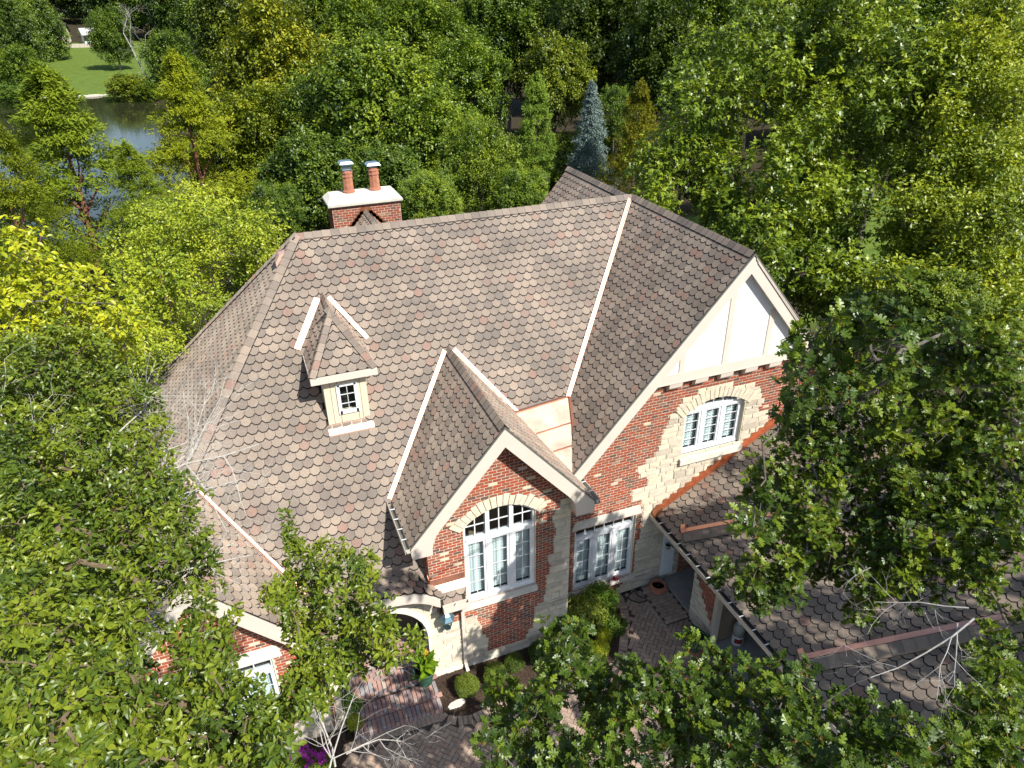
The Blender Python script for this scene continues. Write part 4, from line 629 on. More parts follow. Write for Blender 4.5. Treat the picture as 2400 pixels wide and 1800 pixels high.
for sx in (-1, 1):
    lo = Vector((DX+sx*.73, -3.36, 7.575)); hi = Vector((DX, -2.26, 8.65)); h_ = (lo-hi).normalized()
    f1 = nv(0, -1, -.98); f2 = nv(sx, 0, -1.49)
    f1 = (f1-h_*f1.dot(h_)).normalized(); f2 = (f2-h_*f2.dot(h_)).normalized()
    caps(lo, hi, f1, f2, .13)
# two low diverter ridges on the wing roof, copper on the uphill side, caps below
def wz(x, y, h=0.): return (x-h*.495, y, z_wing(x, y)+h*.869)
divs = []
for (xa, ya, xb, yb) in ((8.0, -6.38, 10.6, -8.24), (8.06, -10.72, 11.6, -12.72)):
    d2 = Vector((xb-xa, yb-ya)).normalized(); n2 = Vector((d2.y, -d2.x))    # towards -y side
    p0 = Vector(wz(xa, ya)); p1 = Vector(wz(xb, yb)); dd = (p1-p0).normalized(); N = nv(-mw, 0, 1); sd = dd.cross(N).normalized()
    if sd.y > 0: sd = -sd
    mbd = MB(); h_ = .10
    q = [p0+N*.0, p0-sd*.035+N*h_, p0+sd*.075+N*(h_+.012), p0+sd*.32+N*(h_-.01), p0+sd*.33+N*0.]
    mbd.prism(q, p1-p0); mbd.build('diverter_core', M['deck'], roof)
    mc = MB(); q = [p0-sd*.075+N*.03, p0-sd*.05+N*(h_+.01), p0+sd*.075+N*(h_+.03), p0+sd*.075+N*(h_+.02), p0-sd*.045+N*h_, p0-sd*.07+N*.02]
    mc.prism(q, p1-p0)
    # upturned end
    e_ = p0-dd*.02
    mc.prism([e_-sd*.18+N*.02, e_-sd*.17+N*.13, e_-sd*.05+N*.16, e_+sd*.1+N*.15, e_+sd*.1+N*.02], dd*.11)
    mc.build('copper_diverter', M['copper'], roof)
    key = 'dcap%d' % len(TPL)
    vs = []
    cw = .20
    for s0 in (.0, .24):
        for (s_, h2) in ((.085, h_+.02), (.2, h_+.024), (.32, h_+.012), (.345, h_-.03)):
            vs.append(dd*s0*(1.12 if s0 else 1)+sd*s_+N*(h2+(.014 if s0 == 0 else 0)))
    low = [v-N*.016 for v in vs[:4]]
    template(key, [tuple(v) for v in vs+low], [(0, 1, 5, 4), (1, 2, 6, 5), (2, 3, 7, 6), (8, 9, 1, 0), (9, 10, 2, 1), (10, 11, 3, 2)], [0, 0, 0, 1, 1, 1], [M['shingle'], M['shingle_edge']])
    L = (p1-p0).length
    for i in range(int(L/.24)): piece('ridge_cap', roof, key, m4((1, 0, 0), (0, 1, 0), (0, 0, 1), p0+dd*(i*.24+.02)), stint())

# ------------------------------------------------------------------ masonry walls
BH = .0812; BL = .2035
def brick_tpl():
    l, h, d = (BL-.015)/2, (BH-.015)/2, .009
    r_ = random.Random(5)
    for k in range(3):
        j = lambda: r_.uniform(-.003, .003)
        vs = [(-l, -h, 0), (l, -h, 0), (l, h, 0), (-l, h, 0)]+[(-l+.004+j(), -h+.004+j(), d), (l-.004+j(), -h+.004+j(), d), (l-.004+j(), h-.004+j(), d), (-l+.004+j(), h-.004+j(), d)]
        template('brick%d' % k, vs, [(4, 5, 6, 7), (0, 1, 5, 4), (1, 2, 6, 5), (2, 3, 7, 6), (3, 0, 4, 7)], [0]*5, [M['brick']])
    for k in range(8):
        j = lambda a=.018: r_.uniform(-a, a)
        # unit stone, scaled to its size: rough split face
        vs = [(-.5, -.5, 0), (.5, -.5, 0), (.5, .5, 0), (-.5, .5, 0), (-.47+j(), -.42+j(.05), .7+j(.2)), (.47+j(), -.42+j(.05), .7+j(.2)), (.47+j(), .42+j(.05), .7+j(.2)), (-.47+j(), .42+j(.05), .7+j(.2)), (j(.3), j(.2), 1+j(.2))]
        template('stone%d' % k, vs, [(4, 5, 8), (5, 6, 8), (6, 7, 8), (7, 4, 8), (0, 1, 5, 4), (1, 2, 6, 5), (2, 3, 7, 6), (3, 0, 4, 7)], [0]*8, [M['stone']])
brick_tpl()
wr = random.Random(21)
def intervals(fn, u0, u1, v, step=.012):
    out = []; st = None; n = int((u1-u0)/step)+1
    for i in range(n+1):
        u = u0+i*step; k = u <= u1 and fn(u, v)
        if k and st is None: st = u
        if not k and st is not None: out.append((st, u-step)); st = None
    if st is not None: out.append((st, u1))
    return [o for o in out if o[1]-o[0] > .02]
def wall(name, O, U, N, u0, u1, v0, v1, reg, stone=None, label=None, zoff=0.):
    """O origin, U horizontal unit vector, N outward normal; reg(u,v) -> masonry?, stone(u,v) -> limestone instead of brick?"""
    O = Vector(O); U = Vector(U); N = Vector(N); Zv = Vector((0, 0, 1))
    mb = MB(); rows = int(math.ceil((v1-v0)/BH)); ivs = []
    for r in range(rows):
        va = v0+r*BH; iv = intervals(reg, u0, u1, va+BH/2); ivs.append(iv)
        for a, b in iv:
            mb.quad(O+U*a+Zv*va, O+U*b+Zv*va, O+U*b+Zv*(va+BH), O+U*a+Zv*(va+BH))
    wo_ = mb.build(name, M['mortar'], house, label=label)
    occ = [[] for _ in range(rows)]
    if stone:
        r = 0
        sfree = [0]*rows
        while r < rows:
            hgt = wr.choice([1, 2, 2, 2, 2, 3, 1]); hgt = min(hgt, rows-r); vc = v0+(r+hgt/2)*BH
            for a, b in intervals(lambda u, v: reg(u, v) and stone(u, v), u0, u1, vc):
                u = a
                # stepped, uneven edges against the brick
                while u < b-.03:
                    l = wr.uniform(.17, .52)*(1.15 if hgt > 1 else 1); l = min(l, b-u)
                    if b-u-l < .12: l = b-u
                    h_ = hgt*BH
                    if l > .06:
                        piece('stone', wo_, 'stone%d' % wr.randrange(8), m4(U*(l-.012), Zv*(h_-.012), N*(.026+wr.uniform(-.006, .012)), O+U*(u+l/2)+Zv*vc), wr.random())
                    u += l
                for k in range(hgt): occ[r+k].append((a, b))
            r += hgt
    for r in range(rows):
        va = v0+r*BH; off = (BL/2 if r % 2 else 0)
        free = []
        for a, b in ivs[r]:
            segs = [(a, b)]
            for oa, ob in occ[r]:
                ns = []
                for s, t in segs:
                    if ob <= s or oa >= t: ns.append((s, t)); continue
                    if oa > s: ns.append((s, oa))
                    if ob < t: ns.append((ob, t))
                segs = ns
            free += [s for s in segs if s[1]-s[0] > .03]
        for a, b in free:
            k0 = math.floor((a-off)/BL); u = off+k0*BL
            while u < b:
                s, t = max(u, a), min(u+BL, b)
                if t-s > .035:
                    sc = (t-s-.015)/(BL-.015); sc = 1. if sc > .97 else sc
                    T = O+U*((s+t)/2)+Zv*(va+BH/2)+N*(.0+wr.uniform(-.003, .003)+zoff)
                    mt = m4(U*sc, Zv, N, T)
                    if sc == 1.: piece('brick', wo_, 'brick%d' % wr.randrange(3), mt, wr.random())
                    else: piece('brick*', wo_, 'brick%d' % wr.randrange(3), mt, wr.random())
                u += BL
    return wo_
def polyf(P): return lambda u, v: inpoly(u, v, P)
def blob(P, r=.0):
    return lambda u, v: inpoly(u, v, P)
def win_in(x, z, x0, x1, z0, zs, rise):
    if x0 < x < x1 and z0 < z < zs: return True
    if rise and x0 < x < x1 and z >= zs:
        c = (x0+x1)/2; h = (x1-x0)/2; R = (h*h+rise*rise)/(2*rise); cz = zs+rise-R
        return (x-c)**2+(z-cz)**2 < R*R
    return False
# windows: (x0, x1, sill z, spring z, rise)
WB = (2.205, 3.985, 2.20, 4.52, .40); WR = (5.44, 7.26, .64, 2.78, 0.); WG = (8.45, 10.29, 4.36, 5.64, .33); WL = (-4.45, -2.28, 1.10, 2.90, 0.)
# bay front and entry wall, one plane
YB = -6.02
ENT = lambda x, z: (abs(x-.03) < 1.14 and z < 1.55) or (z >= 1.55 and (x-.03)**2+((z-1.55)*.98)**2 < 1.14**2)
def reg_bay(x, z):
    if win_in(x, z, *WB) or ENT(x, z): return False
    top = z_bay(x, -6.02)-.12 if x > 1.33 else (2.86 if x > 1.15 else eyebrow_z(x)-.15)
    if x < -1.05: top = min(top, 2.6)
    return z < top and z > 0
STB1 = [(4.62, 4.6), (4.60, 4.38), (4.48, 4.3), (4.40, 4.09), (4.53, 3.74), (4.46, 3.48), (4.47, 3.12), (4.28, 3.06), (4.33, 2.85), (4.43, 2.62), (4.30, 2.3), (4.30, 2.04), (4.24, 1.6), (3.98, 1.36), (3.94, .76), (3.75, .5), (3.70, .27), (2.66, .27), (2.72, .79), (2.56, .98), (2.50, 1.41), (2.42, 1.62), (2.16, 1.68), (1.9, 1.6), (1.58, 1.74), (1.48, 2.2), (1.30, 2.62), (1.0, 2.9), (-2, 3.4), (-2, -.5), (5, -.5), (5, 4.6)]
bayw = wall('wall', (0, YB, 0), (1, 0, 0), (0, -1, 0), -1.1, 4.92, .0, 6.9, reg_bay, polyf(STB1))
# recess and cross gable wall
YR = -5.25
def reg_rec(x, z):
    if win_in(x, z, *WR) or win_in(x, z, *WG): return False
    if x > 8.25 and z < z_wing(x, -5.3)-.25 and z > 2.3: return False
    return z < min(6.82, z_cross(x, 0)-.12) and z > 0
STG = [(8.39, 6.22), (8.22, 6.03), (8.15, 5.85), (7.96, 5.74), (7.92, 5.51), (7.78, 5.19), (7.76, 4.89), (7.58, 4.52), (7.12, 4.40), (7.19, 4.09), (7.57, 3.86), (7.38, 3.66), (7.04, 3.6), (7.06, 3.32), (7.24, 3.28), (7.44, 3.10), (7.44, 2.0), (7.30, 1.7), (7.36, .7), (7.1, .45), (6.85, .2), (6.7, -.2), (8.82, -.2), (8.82, 2.4), (9.3, 3.2), (11.3, 4.3), (11.19, 4.72), (11.11, 5.12), (10.75, 5.28), (10.92, 5.5), (10.78, 5.71), (10.66, 6.04), (10.27, 6.17), (9.4, 6.32)]
STR2 = [(4.9, .66), (5.44, .66), (5.44, .3), (4.9, .3)]
recw = wall('wall', (0, YR, 0), (1, 0, 0), (0, -1, 0), 4.92, 14.5, .0, 6.82, reg_rec, lambda u, v: inpoly(u, v, STG) or inpoly(u, v, STR2))
# left gable wall
YL = -6.6
def reg_lg(x, z):
    if win_in(x, z, *WL): return False
    return 0 < z < z_left(x, 0)-.12 if x < -3.42 else 0 < z < z_lgab(x, 0)-.12
lgw = wall('wall', (0, YL, 0), (1, 0, 0), (0, -1, 0), -5.7, -1.08, .0, 5.6, reg_lg, lambda u, v: v < 1.2+.25*math.sin(u*3) or (u > -1.75 and v < 2.6+.2*math.sin(v*9)))
# wing wall between porch and the dark opening, and the bay's left cheek
wing_w = wall('wall', (8.27, -6.73, 0), (0, -1, 0), (-1, 0, 0), 0, 1.0, .0, 2.45, lambda u, v: True, lambda u, v: v < 1.75-1.25*u)
chk = wall('wall', (1.325, -4.7, 0), (0, -1, 0), (-1, 0, 0), 0, 1.31, 2.9, 4.75, lambda u, v: v > z_main(0, -4.7-u)+.02)
# plain returns that close the volumes
class _Each:
    def __init__(s, name, m): s.n = name; s.m = m
    def box(s, a, b): MB().box(a, b).build(s.n, M[s.m], house)
mb = _Each('return_wall', 'warm')
mb.box((1.36, -5.98, 0), (1.40, -4.6, 4.5)); mb.box((4.86, -5.99, 0), (4.915, -5.2, 4.9)); mb.box((-1.12, -6.58, 0), (-1.085, -6.0, 2.8))
mb.box((-5.7, -6.55, 0), (-5.65, 6.2, 2.7)); mb.box((-5.7, 6.15, 0), (14.4, 6.2, 2.7)); mb.box((14.35, -5.2, 0), (14.4, 6.2, 4.3))
mb.box((9.6, -9.9, 0), (9.66, -5.3, 3.6)); mb.box((8.33, -15.0, 0), (8.38, -9.9, 2.6)); mb.box((8.33, -9.93, 0), (9.6, -9.9, 2.8)); mb.box((8.33, -15.0, 0), (17.8, -14.95, 2.6)); mb.box((8.30, -7.76, 0), (9.6, -7.70, 3.0)); mb.box((8.30, -6.75, 0), (9.6, -6.70, 3.))

# ------------------------------------------------------------------ arches, lintels, sills
def arch(x0, x1, zs, rise, y, wid, n, par, out=.035, over=.10):
    c = (x0+x1)/2; h = (x1-x0)/2; R = (h*h+rise*rise)/(2*rise); cz = zs+rise-R
    a0 = math.atan2(zs-cz, h); ra = random.Random(int(x0*10)+77)
    th = [a0-over/R+(math.pi-2*a0+2*over/R)*i/n for i in range(n+1)]
    for i in range(n):
        g = .006/R; ta, tb = th[i]+g, th[i+1]-g; w = wid+ra.choice([0, .03, -.02, .05]); o = out+ra.uniform(-.006, .012)
        P = [(c+R*math.cos(t)*1., cz+R*math.sin(t)) for t in (ta, tb)]+[(c+(R+w)*math.cos(t), cz+(R+w)*math.sin(t)) for t in (tb, ta)]
        key = 'arch%d' % len(TPL)
        ctr = (sum(p[0] for p in P)/4, sum(p[1] for p in P)/4)
        back = [(px, y+.05, pz) for px, pz in P]; fr = [(px*.97+ctr[0]*.03, y-o, pz*.97+ctr[1]*.03) for px, pz in P]
        template(key, back+fr, [(4, 5, 6, 7)[::-1], (0, 1, 5, 4), (1, 2, 6, 5), (2, 3, 7, 6), (3, 0, 4, 7)], [0]*5, [M['stone']])
        piece('stone', par, key, np.eye(4), ra.random()*.6)
arch(WB[0]-.02, WB[1]+.02, WB[3], WB[4], YB, .27, 17, bayw)
arch(WG[0]-.02, WG[1]+.02, WG[3], WG[4], YR, .28, 18, recw)
def cap(name, pts, vec, mat='cap_stone'): MB().prism(pts, vec).build(name, M[mat], house)
cap('window_sill', [(WB[0]-.02, YB-.07, 2.0), (WB[1]+.04, YB-.07, 2.0), (WB[1]+.04, YB-.07, 2.17), (WB[0]-.02, YB-.07, 2.17)], (0, .17, .02))
cap('window_sill', [(WR[0]-.04, YR-.08, .50), (WR[1]+.06, YR-.08, .50), (WR[1]+.06, YR-.08, .62), (WR[0]-.04, YR-.08, .62)], (0, .18, .02))
cap('window_sill', [(WG[0]-.06, YR-.11, 4.13), (WG[1]+.05, YR-.11, 4.13), (WG[1]+.05, YR-.11, 4.30), (WG[0]-.06, YR-.11, 4.30)], (0, .2, .04))
cap('window_sill', [(WL[0]-.06, YL-.07, .93), (WL[1]+.06, YL-.07, .93), (WL[1]+.06, YL-.07, 1.08), (WL[0]-.06, YL-.07, 1.08)], (0, .17, .02))
cap('lintel', [(WL[0]-.2, YL-.05, 2.94), (WL[1]+.2, YL-.05, 2.94), (WL[1]+.14, YL-.05, 3.28), (WL[0]-.14, YL-.05, 3.28)], (0, .10, 0))
cap('lintel', [(5.32, YR-.05, 2.83), (7.40, YR-.05, 2.83), (7.33, YR-.05, 3.09), (5.40, YR-.05, 3.09)], (0, .10, 0))
# base course
MB().box((1.17, YB-.05, -.02), (4.95, YB+.02, .17)).build('base_course', M['cap_stone'], house)
# ------------------------------------------------------------------ windows
def window(name, W, y, ncas, nl, tz, tl, depth=.10, seed=1, tblind=False, blind=True):
    """tz: z of transom bar bottom (None = no transom); nl: (cols, rows) of lites in a casement; tl: (cols, rows) in a transom light"""
    x0, x1, z0, zs, rise = W; fr = MB(); mu = MB(); gl = []; bl = MB(); yf = y+depth
    c = (x0+x1)/2; h = (x1-x0)/2
    def topz(x):
        if not rise: return zs
        R = (h*h+rise*rise)/(2*rise); return zs+rise-R+math.sqrt(max(0, R*R-(x-c)**2))
    jw = .055
    fr.box((x0, yf-.06, z0), (x0+jw, yf+.06, topz(x0+jw))); fr.box((x1-jw, yf-.06, z0), (x1, yf+.06, topz(x1-jw)))
    fr.box((x0, yf-.07, z0), (x1, yf+.06, z0+.07))
    n = 16 if rise else 1
    for i in range(n):
        a, b = x0+(x1-x0)*i/n, x0+(x1-x0)*(i+1)/n
        fr.prism([(a, yf-.062, topz(a)-.065), (b, yf-.062, topz(b)-.065), (b, yf-.062, topz(b)+.012), (a, yf-.062, topz(a)+.012)], (0, .12, 0))
    cz1 = tz if tz else zs-.06
    mulw = .10
    cw = (x1-x0-2*jw-(ncas-1)*mulw)/ncas
    for i in range(1, ncas):
        xm = x0+jw+i*cw+(i-.5)*mulw
        fr.box((xm-mulw/2, yf-.065, z0+.06), (xm+mulw/2, yf+.055, cz1 if not tz or tl[2] else topz(xm)-.05))
        fr.box((xm-.012, yf-.075, z0+.06), (xm+.012, yf-.06, cz1))
    if tz: fr.box((x0+jw, yf-.075, tz), (x1-jw, yf+.06, tz+.11)); fr.box((x0+jw, yf-.10, tz+.10), (x1-jw, yf+.05, tz+.125))
    for i in range(ncas):
        a = x0+jw+i*(cw+mulw); b = a+cw; s = .058
        fr.box((a, yf-.045, z0+.07), (a+s, yf+.02, cz1)); fr.box((b-s, yf-.045, z0+.07), (b, yf+.02, cz1))
        fr.box((a+s, yf-.045, z0+.07), (b-s, yf+.02, z0+.07+s)); fr.box((a+s, yf-.045, cz1-s), (b-s, yf+.02, cz1))
        ga, gb, g0, g1 = a+s, b-s, z0+.07+s, cz1-s
        gl.append([(ga, yf-.008, g0), (gb, yf-.008, g0), (gb, yf-.008, g1), (ga, yf-.008, g1)])
        for k in range(1, nl[0]): xx = ga+(gb-ga)*k/nl[0]; mu.box((xx-.008, yf-.018, g0), (xx+.008, yf-.010, g1))
        for k in range(1, nl[1]): zz = g0+(g1-g0)*k/nl[1]; mu.box((ga, yf-.020, zz-.007), (gb, yf-.012, zz+.007))
        if blind:
            z = g0+.03
            while z < g1:
                t = random.Random(int(z*1000)+i).uniform(-.004, .004)
                bl.quad((ga-.02, yf+.075+t, z-.026), (gb+.02, yf+.075-t, z-.026), (gb+.02, yf+.118, z+.026), (ga-.02, yf+.118, z+.026)); z += .088
            for xx in (ga+.08, gb-.08): bl.box((xx-.004, yf+.07, g0), (xx+.004, yf+.072, g1))
    if tz:
        segs = [(x0+jw, x1-jw)] if tl[2] else [(x0+jw+i*(cw+mulw), x0+jw+i*(cw+mulw)+cw) for i in range(ncas)]
        for a, b in segs:
            m_ = 8; pts = [(a, yf-.008, tz+.11), (b, yf-.008, tz+.11)]+[(b+(a-b)*k/m_, yf-.008, topz(b+(a-b)*k/m_)-.05) for k in range(m_+1)]
            gl.append(pts)
            for k in range(1, tl[0]): xx = a+(b-a)*k/tl[0]; mu.box((xx-.012, yf-.024, tz+.1), (xx+.012, yf-.010, topz(xx)-.05))
            for k in range(1, tl[1]): zz = tz+.11+(max(topz(a), topz(b))-.05-tz-.11)*k/tl[1]; mu.box((a, yf-.026, zz-.012), (b, yf-.012, zz+.012))
    w = fr.build('window', M['white'], house)
    for pts in gl: MB().poly(pts).build('pane', M['glass'], w)
    mu.build('muntin', M['white'], w)
    if blind: bl.build('blind', M['blind'], w)
    # room behind
    rm = MB(); zt = zs+rise+.25
    rm.quad((x0-.3, y+1.6, z0-.4), (x1+.3, y+1.6, z0-.4), (x1+.3, y+1.6, zt), (x0-.3, y+1.6, zt), 0)
    rm.quad((x0-.3, y+.03, z0-.4), (x0-.3, y+1.6, z0-.4), (x0-.3, y+1.6, zt), (x0-.3, y+.03, zt), 0)
    rm.quad((x1+.3, y+.03, z0-.4), (x1+.3, y+1.6, z0-.4), (x1+.3, y+1.6, zt), (x1+.3, y+.03, zt), 0)
    rm.quad((x0-.3, y+.03, zt), (x1+.3, y+.03, zt), (x1+.3, y+1.6, zt), (x0-.3, y+1.6, zt), 1)
    rm.quad((x0-.3, y+.03, z0-.4), (x1+.3, y+.03, z0-.4), (x1+.3, y+1.6, z0-.4), (x0-.3, y+1.6, z0-.4), 1)
    rm.build('room', [M['warm'], M['dark']], w)
    # reveals
    for xx, t_ in ((x0, topz(x0+.01)), (x1, topz(x1-.01))): MB().box((xx-.012, y-.004, z0), (xx-.002 if xx == x0 else xx+.012, yf, t_)).build('reveal', M['stone'], w)
    return w
window('bay', WB, YB, 3, (2, 4), 4.02, (2, 2, False))
window('recess', WR, YR, 3, (2, 4), 2.38, (6, 1, True), depth=.12)
window('gable', WG, YR, 3, (2, 4), 5.60, (6, 1, True), depth=.16)
window('left', WL, YL, 3, (2, 3), 2.50, (6, 1, True))
# ------------------------------------------------------------------ gable trim
def vboard(pts, vec, name='rake_board', mat='trim', par=None): return MB().prism(pts, vec).build(name, M[mat], par or house)
# bay rakes with curved feet
for s in (-1, 1):
    def P(dx, z, y=-6.385): return (3.13+s*dx, y, z)
    o = [(0, 7.19), (2.225, 7.19-mb_*2.225)]
    inner = [(2.2, 4.33), (1.74, 4.33), (1.735, 4.52), (1.70, 4.68), (1.63, 4.84), (1.50, 5.01), (1.36, 5.165), (0, 6.735)]
    ring = [P(*q) for q in o]+[P(*q) for q in inner]
    vboard(ring if s < 0 else ring[::-1], (0, .05, 0))
    # soffit boards behind the rake
    sof = [(0, 6.80), (1.33, 5.26), (1.62, 4.92), (1.74, 4.6), (1.75, 4.36)]
    mb = MB()
    for (a, za), (b, zb) in zip(sof, sof[1:]): mb.quad(P(a, za, -6.34), P(b, zb, -6.34), P(b, zb, -6.0), P(a, za, -6.0))
    mb.quad(P(1.74, 4.35, -6.34), P(2.2, 4.35, -6.34), P(2.2, 4.35, -5.0), P(1.74, 4.35, -5.0))
    mb.build('soffit', M['trim'], house)
    # drip edge
    MB().prism([P(0, 7.245, -6.40), P(2.24, 7.245-mb_*2.24, -6.40), P(2.24, 7.20-mb_*2.24, -6.40), P(0, 7.20, -6.40)], (0, .03, 0)).build('drip_edge', M['gutter_dark'], house)
# cross gable rakes
for s, xe in ((-1, 4.40), (1, 5.05)):
    def P(dx, z, y=-5.57): return (9.55+s*dx, y, z)
    vboard([P(0, RZ-.04), P(xe, RZ-.04-ms*xe), P(xe, RZ-.47-ms*xe+.1), P(xe-.1, RZ-.47-ms*(xe-.1)), P(0, RZ-.47)], (0, .05, 0))
    mb = MB(); mb.quad(P(0, RZ-.40, -5.53), P(xe, RZ-.40-ms*xe, -5.53), P(xe, RZ-.40-ms*xe, -5.2), P(0, RZ-.40, -5.2)); mb.build('soffit', M['trim'], house)
    MB().prism([P(0, RZ+.02, -5.59), P(xe+.02, RZ+.02-ms*xe, -5.59), P(xe+.02, RZ-.03-ms*xe, -5.59), P(0, RZ-.03, -5.59)], (0, .03, 0)).build('drip_edge', M['gutter_dark'], house)
    if s == 1:
        for q in (.10, .2): MB().prism([P(q*.6, RZ-.0-q, -5.6+q*.02), P(xe, RZ-ms*xe-.0-q+.04, -5.6+q*.02), P(xe, RZ-ms*xe-.03-q+.04, -5.6+q*.02), P(q*.6, RZ-.03-q, -5.6+q*.02)], (0, .02, 0)).build('rake_moulding', M['trim'], house)
YS = -5.40
mb = MB(); mb.prism([(7.25, YS, 6.80), (11.85, YS, 6.80), (9.55, YS, RZ-.38)], (0, .2, 0)); panel = mb.build('stucco_gable', M['stucco'], house)
for xb_ in (8.16-.11, 9.39-.11, 10.62-.11):
    zt = RZ-.5-ms*abs(xb_-9.55)
    MB().box((xb_-.075, YS-.022, 7.0), (xb_+.075, YS+.01, zt)).build('batten', M['trim'], panel)
MB().prism([(7.16, YS-.025, 6.79), (11.94, YS-.025, 6.79), (11.72, YS-.025, 7.03), (7.38, YS-.025, 7.03)], (0, .03, 0)).build('batten', M['trim'], panel)
MB().box((7.2, YS-.03, 6.755), (11.9, YR+.0, 6.79)).build('soffit', M['trim'], house)
for i in range(6):
    x = 7.76+i*.74
    MB().prism([(x, YS+.0, 6.62), (x, YS-.02, 6.75), (x, YR+.0, 6.75), (x, YR+.0, 6.52), (x, YS+.06, 6.55)], (.37, 0, 0)).build('corbel', M['trim'], house)
# left gable rakes
for s, xe in ((-1, 2.45), (1, 2.45)):
    def P(dx, z, y=-6.985): return (-3.42+s*dx, y, z)
    vboard([P(0, 5.71), P(xe, 5.71-ms*xe), P(xe, 5.25-ms*xe), P(0, 5.25)], (0, .05, 0))
    mb = MB(); mb.quad(P(0, 5.36, -6.94), P(xe, 5.36-ms*xe, -6.94), P(xe, 5.36-ms*xe, -6.58), P(0, 5.36, -6.58)); mb.build('soffit', M['trim'], house)
MB().prism([(-1.5, -7.0, 3.0), (-.9, -7.0, 2.62), (-.9, -7.0, 2.4), (-1.5, -7.0, 2.4)], (0, .45, 0)).build('soffit', M['trim'], house)
# eyebrow fascia and gutter piece at the entry
fx = [-1.35+i*.07 for i in range(41)]
mb = MB()
for a, b in zip(fx, fx[1:]):
    za, zb = eyebrow_z(a), eyebrow_z(b); ta = .2 if a < 1.4 else .2
    mb.prism([(a, -6.46, za-.20), (b, -6.46, zb-.20), (b, -6.46, zb+.02), (a, -6.46, za+.02)], (0, .05, 0))
    mb.prism([(a, -6.455, za-.24), (b, -6.455, zb-.24), (b, -6.455, zb-.19), (a, -6.455, za-.19)], (0, .44, 0))
mb.build('fascia', M['trim'], house)
def gutter(p0, p1, out, name='gutter', w=.12, h=.12, straps=True, mat='gutter'):
    p0, p1, out = Vector(p0), Vector(p1), Vector(out).normalized(); d = (p1-p0); L = d.length; d /= L; U = Vector((0, 0, 1))
    mb = MB()
    mb.prism([p0, p0+U*h, p0+U*h+out*.012, p0+out*.012], d*L)                       # back
    mb.prism([p0, p0+out*w*.75, p0+out*w*.75+U*.012, p0+U*.012], d*L)               # bottom
    mb.prism([p0+out*w*.75, p0+out*(w+.012), p0+out*(w+.012)+U*h, p0+out*w+U*h], d*L)  # front
    mb.prism([p0, p0+out*w, p0+out*w+U*h, p0+U*h], d*.012); mb.prism([p1, p1+out*w, p1+out*w+U*h, p1+U*h], -d*.012)
    mb.prism([p0+U*.02+out*.012, p0+U*.02+out*w*.8, p0+U*.025+out*w*.8, p0+U*.025+out*.012], d*L, 1)
    if straps:
        k = int(L/.45)
        for i in range(1, k+1): q = p0+d*(L*i/(k+1)); mb.prism([q+U*(h-.006), q+out*w+U*(h-.006), q+out*w+U*(h+.006), q+U*(h+.006)], d*.022, 2)
    return mb.build(name, [M[mat], M['gutter_dark'], M['white']], house)
gutter((.915, -4.55, 4.55), (.915, -6.40, 4.55), (-1, 0, 0))
gutter((5.345, -5.25, 4.55), (5.345, -6.40, 4.55), (1, 0, 0))
gutter((7.82, -5.27, 2.56), (7.82, -15.2, 2.56), (-1, 0, 0), w=.14, h=.13)
gutter((1.50, -6.40, 2.60), (2.12, -6.40, 2.60), (0, -1, 0), mat='trim', h=.16)
gutter((5.15, -5.1, 4.72), (5.15, -5.6, 4.72), (-1, 0, 0), straps=False)
MB().prism([(7.95, -5.27, 2.50), (8.3, -5.27, 2.50), (8.3, -5.27, 2.56), (7.85, -5.27, 2.56)], (0, -9.9, 0)).build('soffit', M['trim'], house)
# downspout
mb = MB(); mb.bar((2.055, -6.42, 2.60), (2.055, -6.10, 2.28), .075, .07); mb.box((2.015, -6.115, .22), (2.095, -6.045, 2.32)); mb.bar((2.055, -6.08, .24), (2.062, -6.22, .07), .08, .07)
mb.box((2.005, -6.12, 1.5), (2.105, -6.03, 1.53)); mb.box((1.97, -6.40, 2.34), (2.13, -6.28, 2.58)); mb.build('downspout', M['trim'], house)
mb = MB(); mb.box((-1.33, -6.70, .2), (-1.25, -6.62, 2.5)); mb.build('downspout', M['copper_old'], house)
# ------------------------------------------------------------------ copper
def valley(p0, p1, da, db, w=.085, lift=.045, mat='copper'):
    p0, p1 = Vector(p0), Vector(p1); mb = MB()
    d = (p1-p0).normalized()
    for s, w in ((da, w[0]), (db, w[1])):
        s = Vector(s).normalized(); s = (s-d*s.dot(d)).normalized(); n = d.cross(s); n = n if n.z > 0 else -n
        a, b = p0+n*lift, p1+n*lift; q, r = p0+s*w+n*lift, p1+s*w+n*lift
        mb.quad(a, b, r, q)
        mb.prism([q, q+n*.010, q-s*.02+n*.010, q-s*.02], p1-p0)
        nseg = int((p1-p0).length/.75)
        for i in range(1, nseg+1):
            m_ = p0+(p1-p0)*i/(nseg+1)+n*(lift+.002); mb.prism([m_, m_+s*w, m_+s*w+n*.004, m_+n*.004], d*.02)
    mb.build('valley_flashing', M[mat], house)
upM = (0, 1, ms)
UPM = Vector((0, 1, ms))
def vdir(d, n):   # unit vector in the plane with normal n, perpendicular to d
    v = Vector(d).normalized().cross(Vector(n).normalized()); return v
nM = nv(0, -ms, 1)
def val2(p0, p1, n2, w1, w2, lift=.05):
    """copper laid flat in the main slope (w1) and up the other slope with normal n2 (w2)"""
    d = Vector(p1)-Vector(p0); a = vdir(d, nM); b = vdir(d, n2); mid = (Vector(p0)+Vector(p1))/2; n2 = Vector(n2).normalized()
    # away from the other slope: the side of the main plane that lies above plane 2
    if (a.dot(n2)) < 0: a = -a
    if (b.dot(nM)) < 0: b = -b
    valley(p0, p1, a, b, (w1, w2), lift)
val2((3.05, -2.39, 7.15), (.90, -4.57, 4.67), (-mb_, 0, 1), .10, .07)
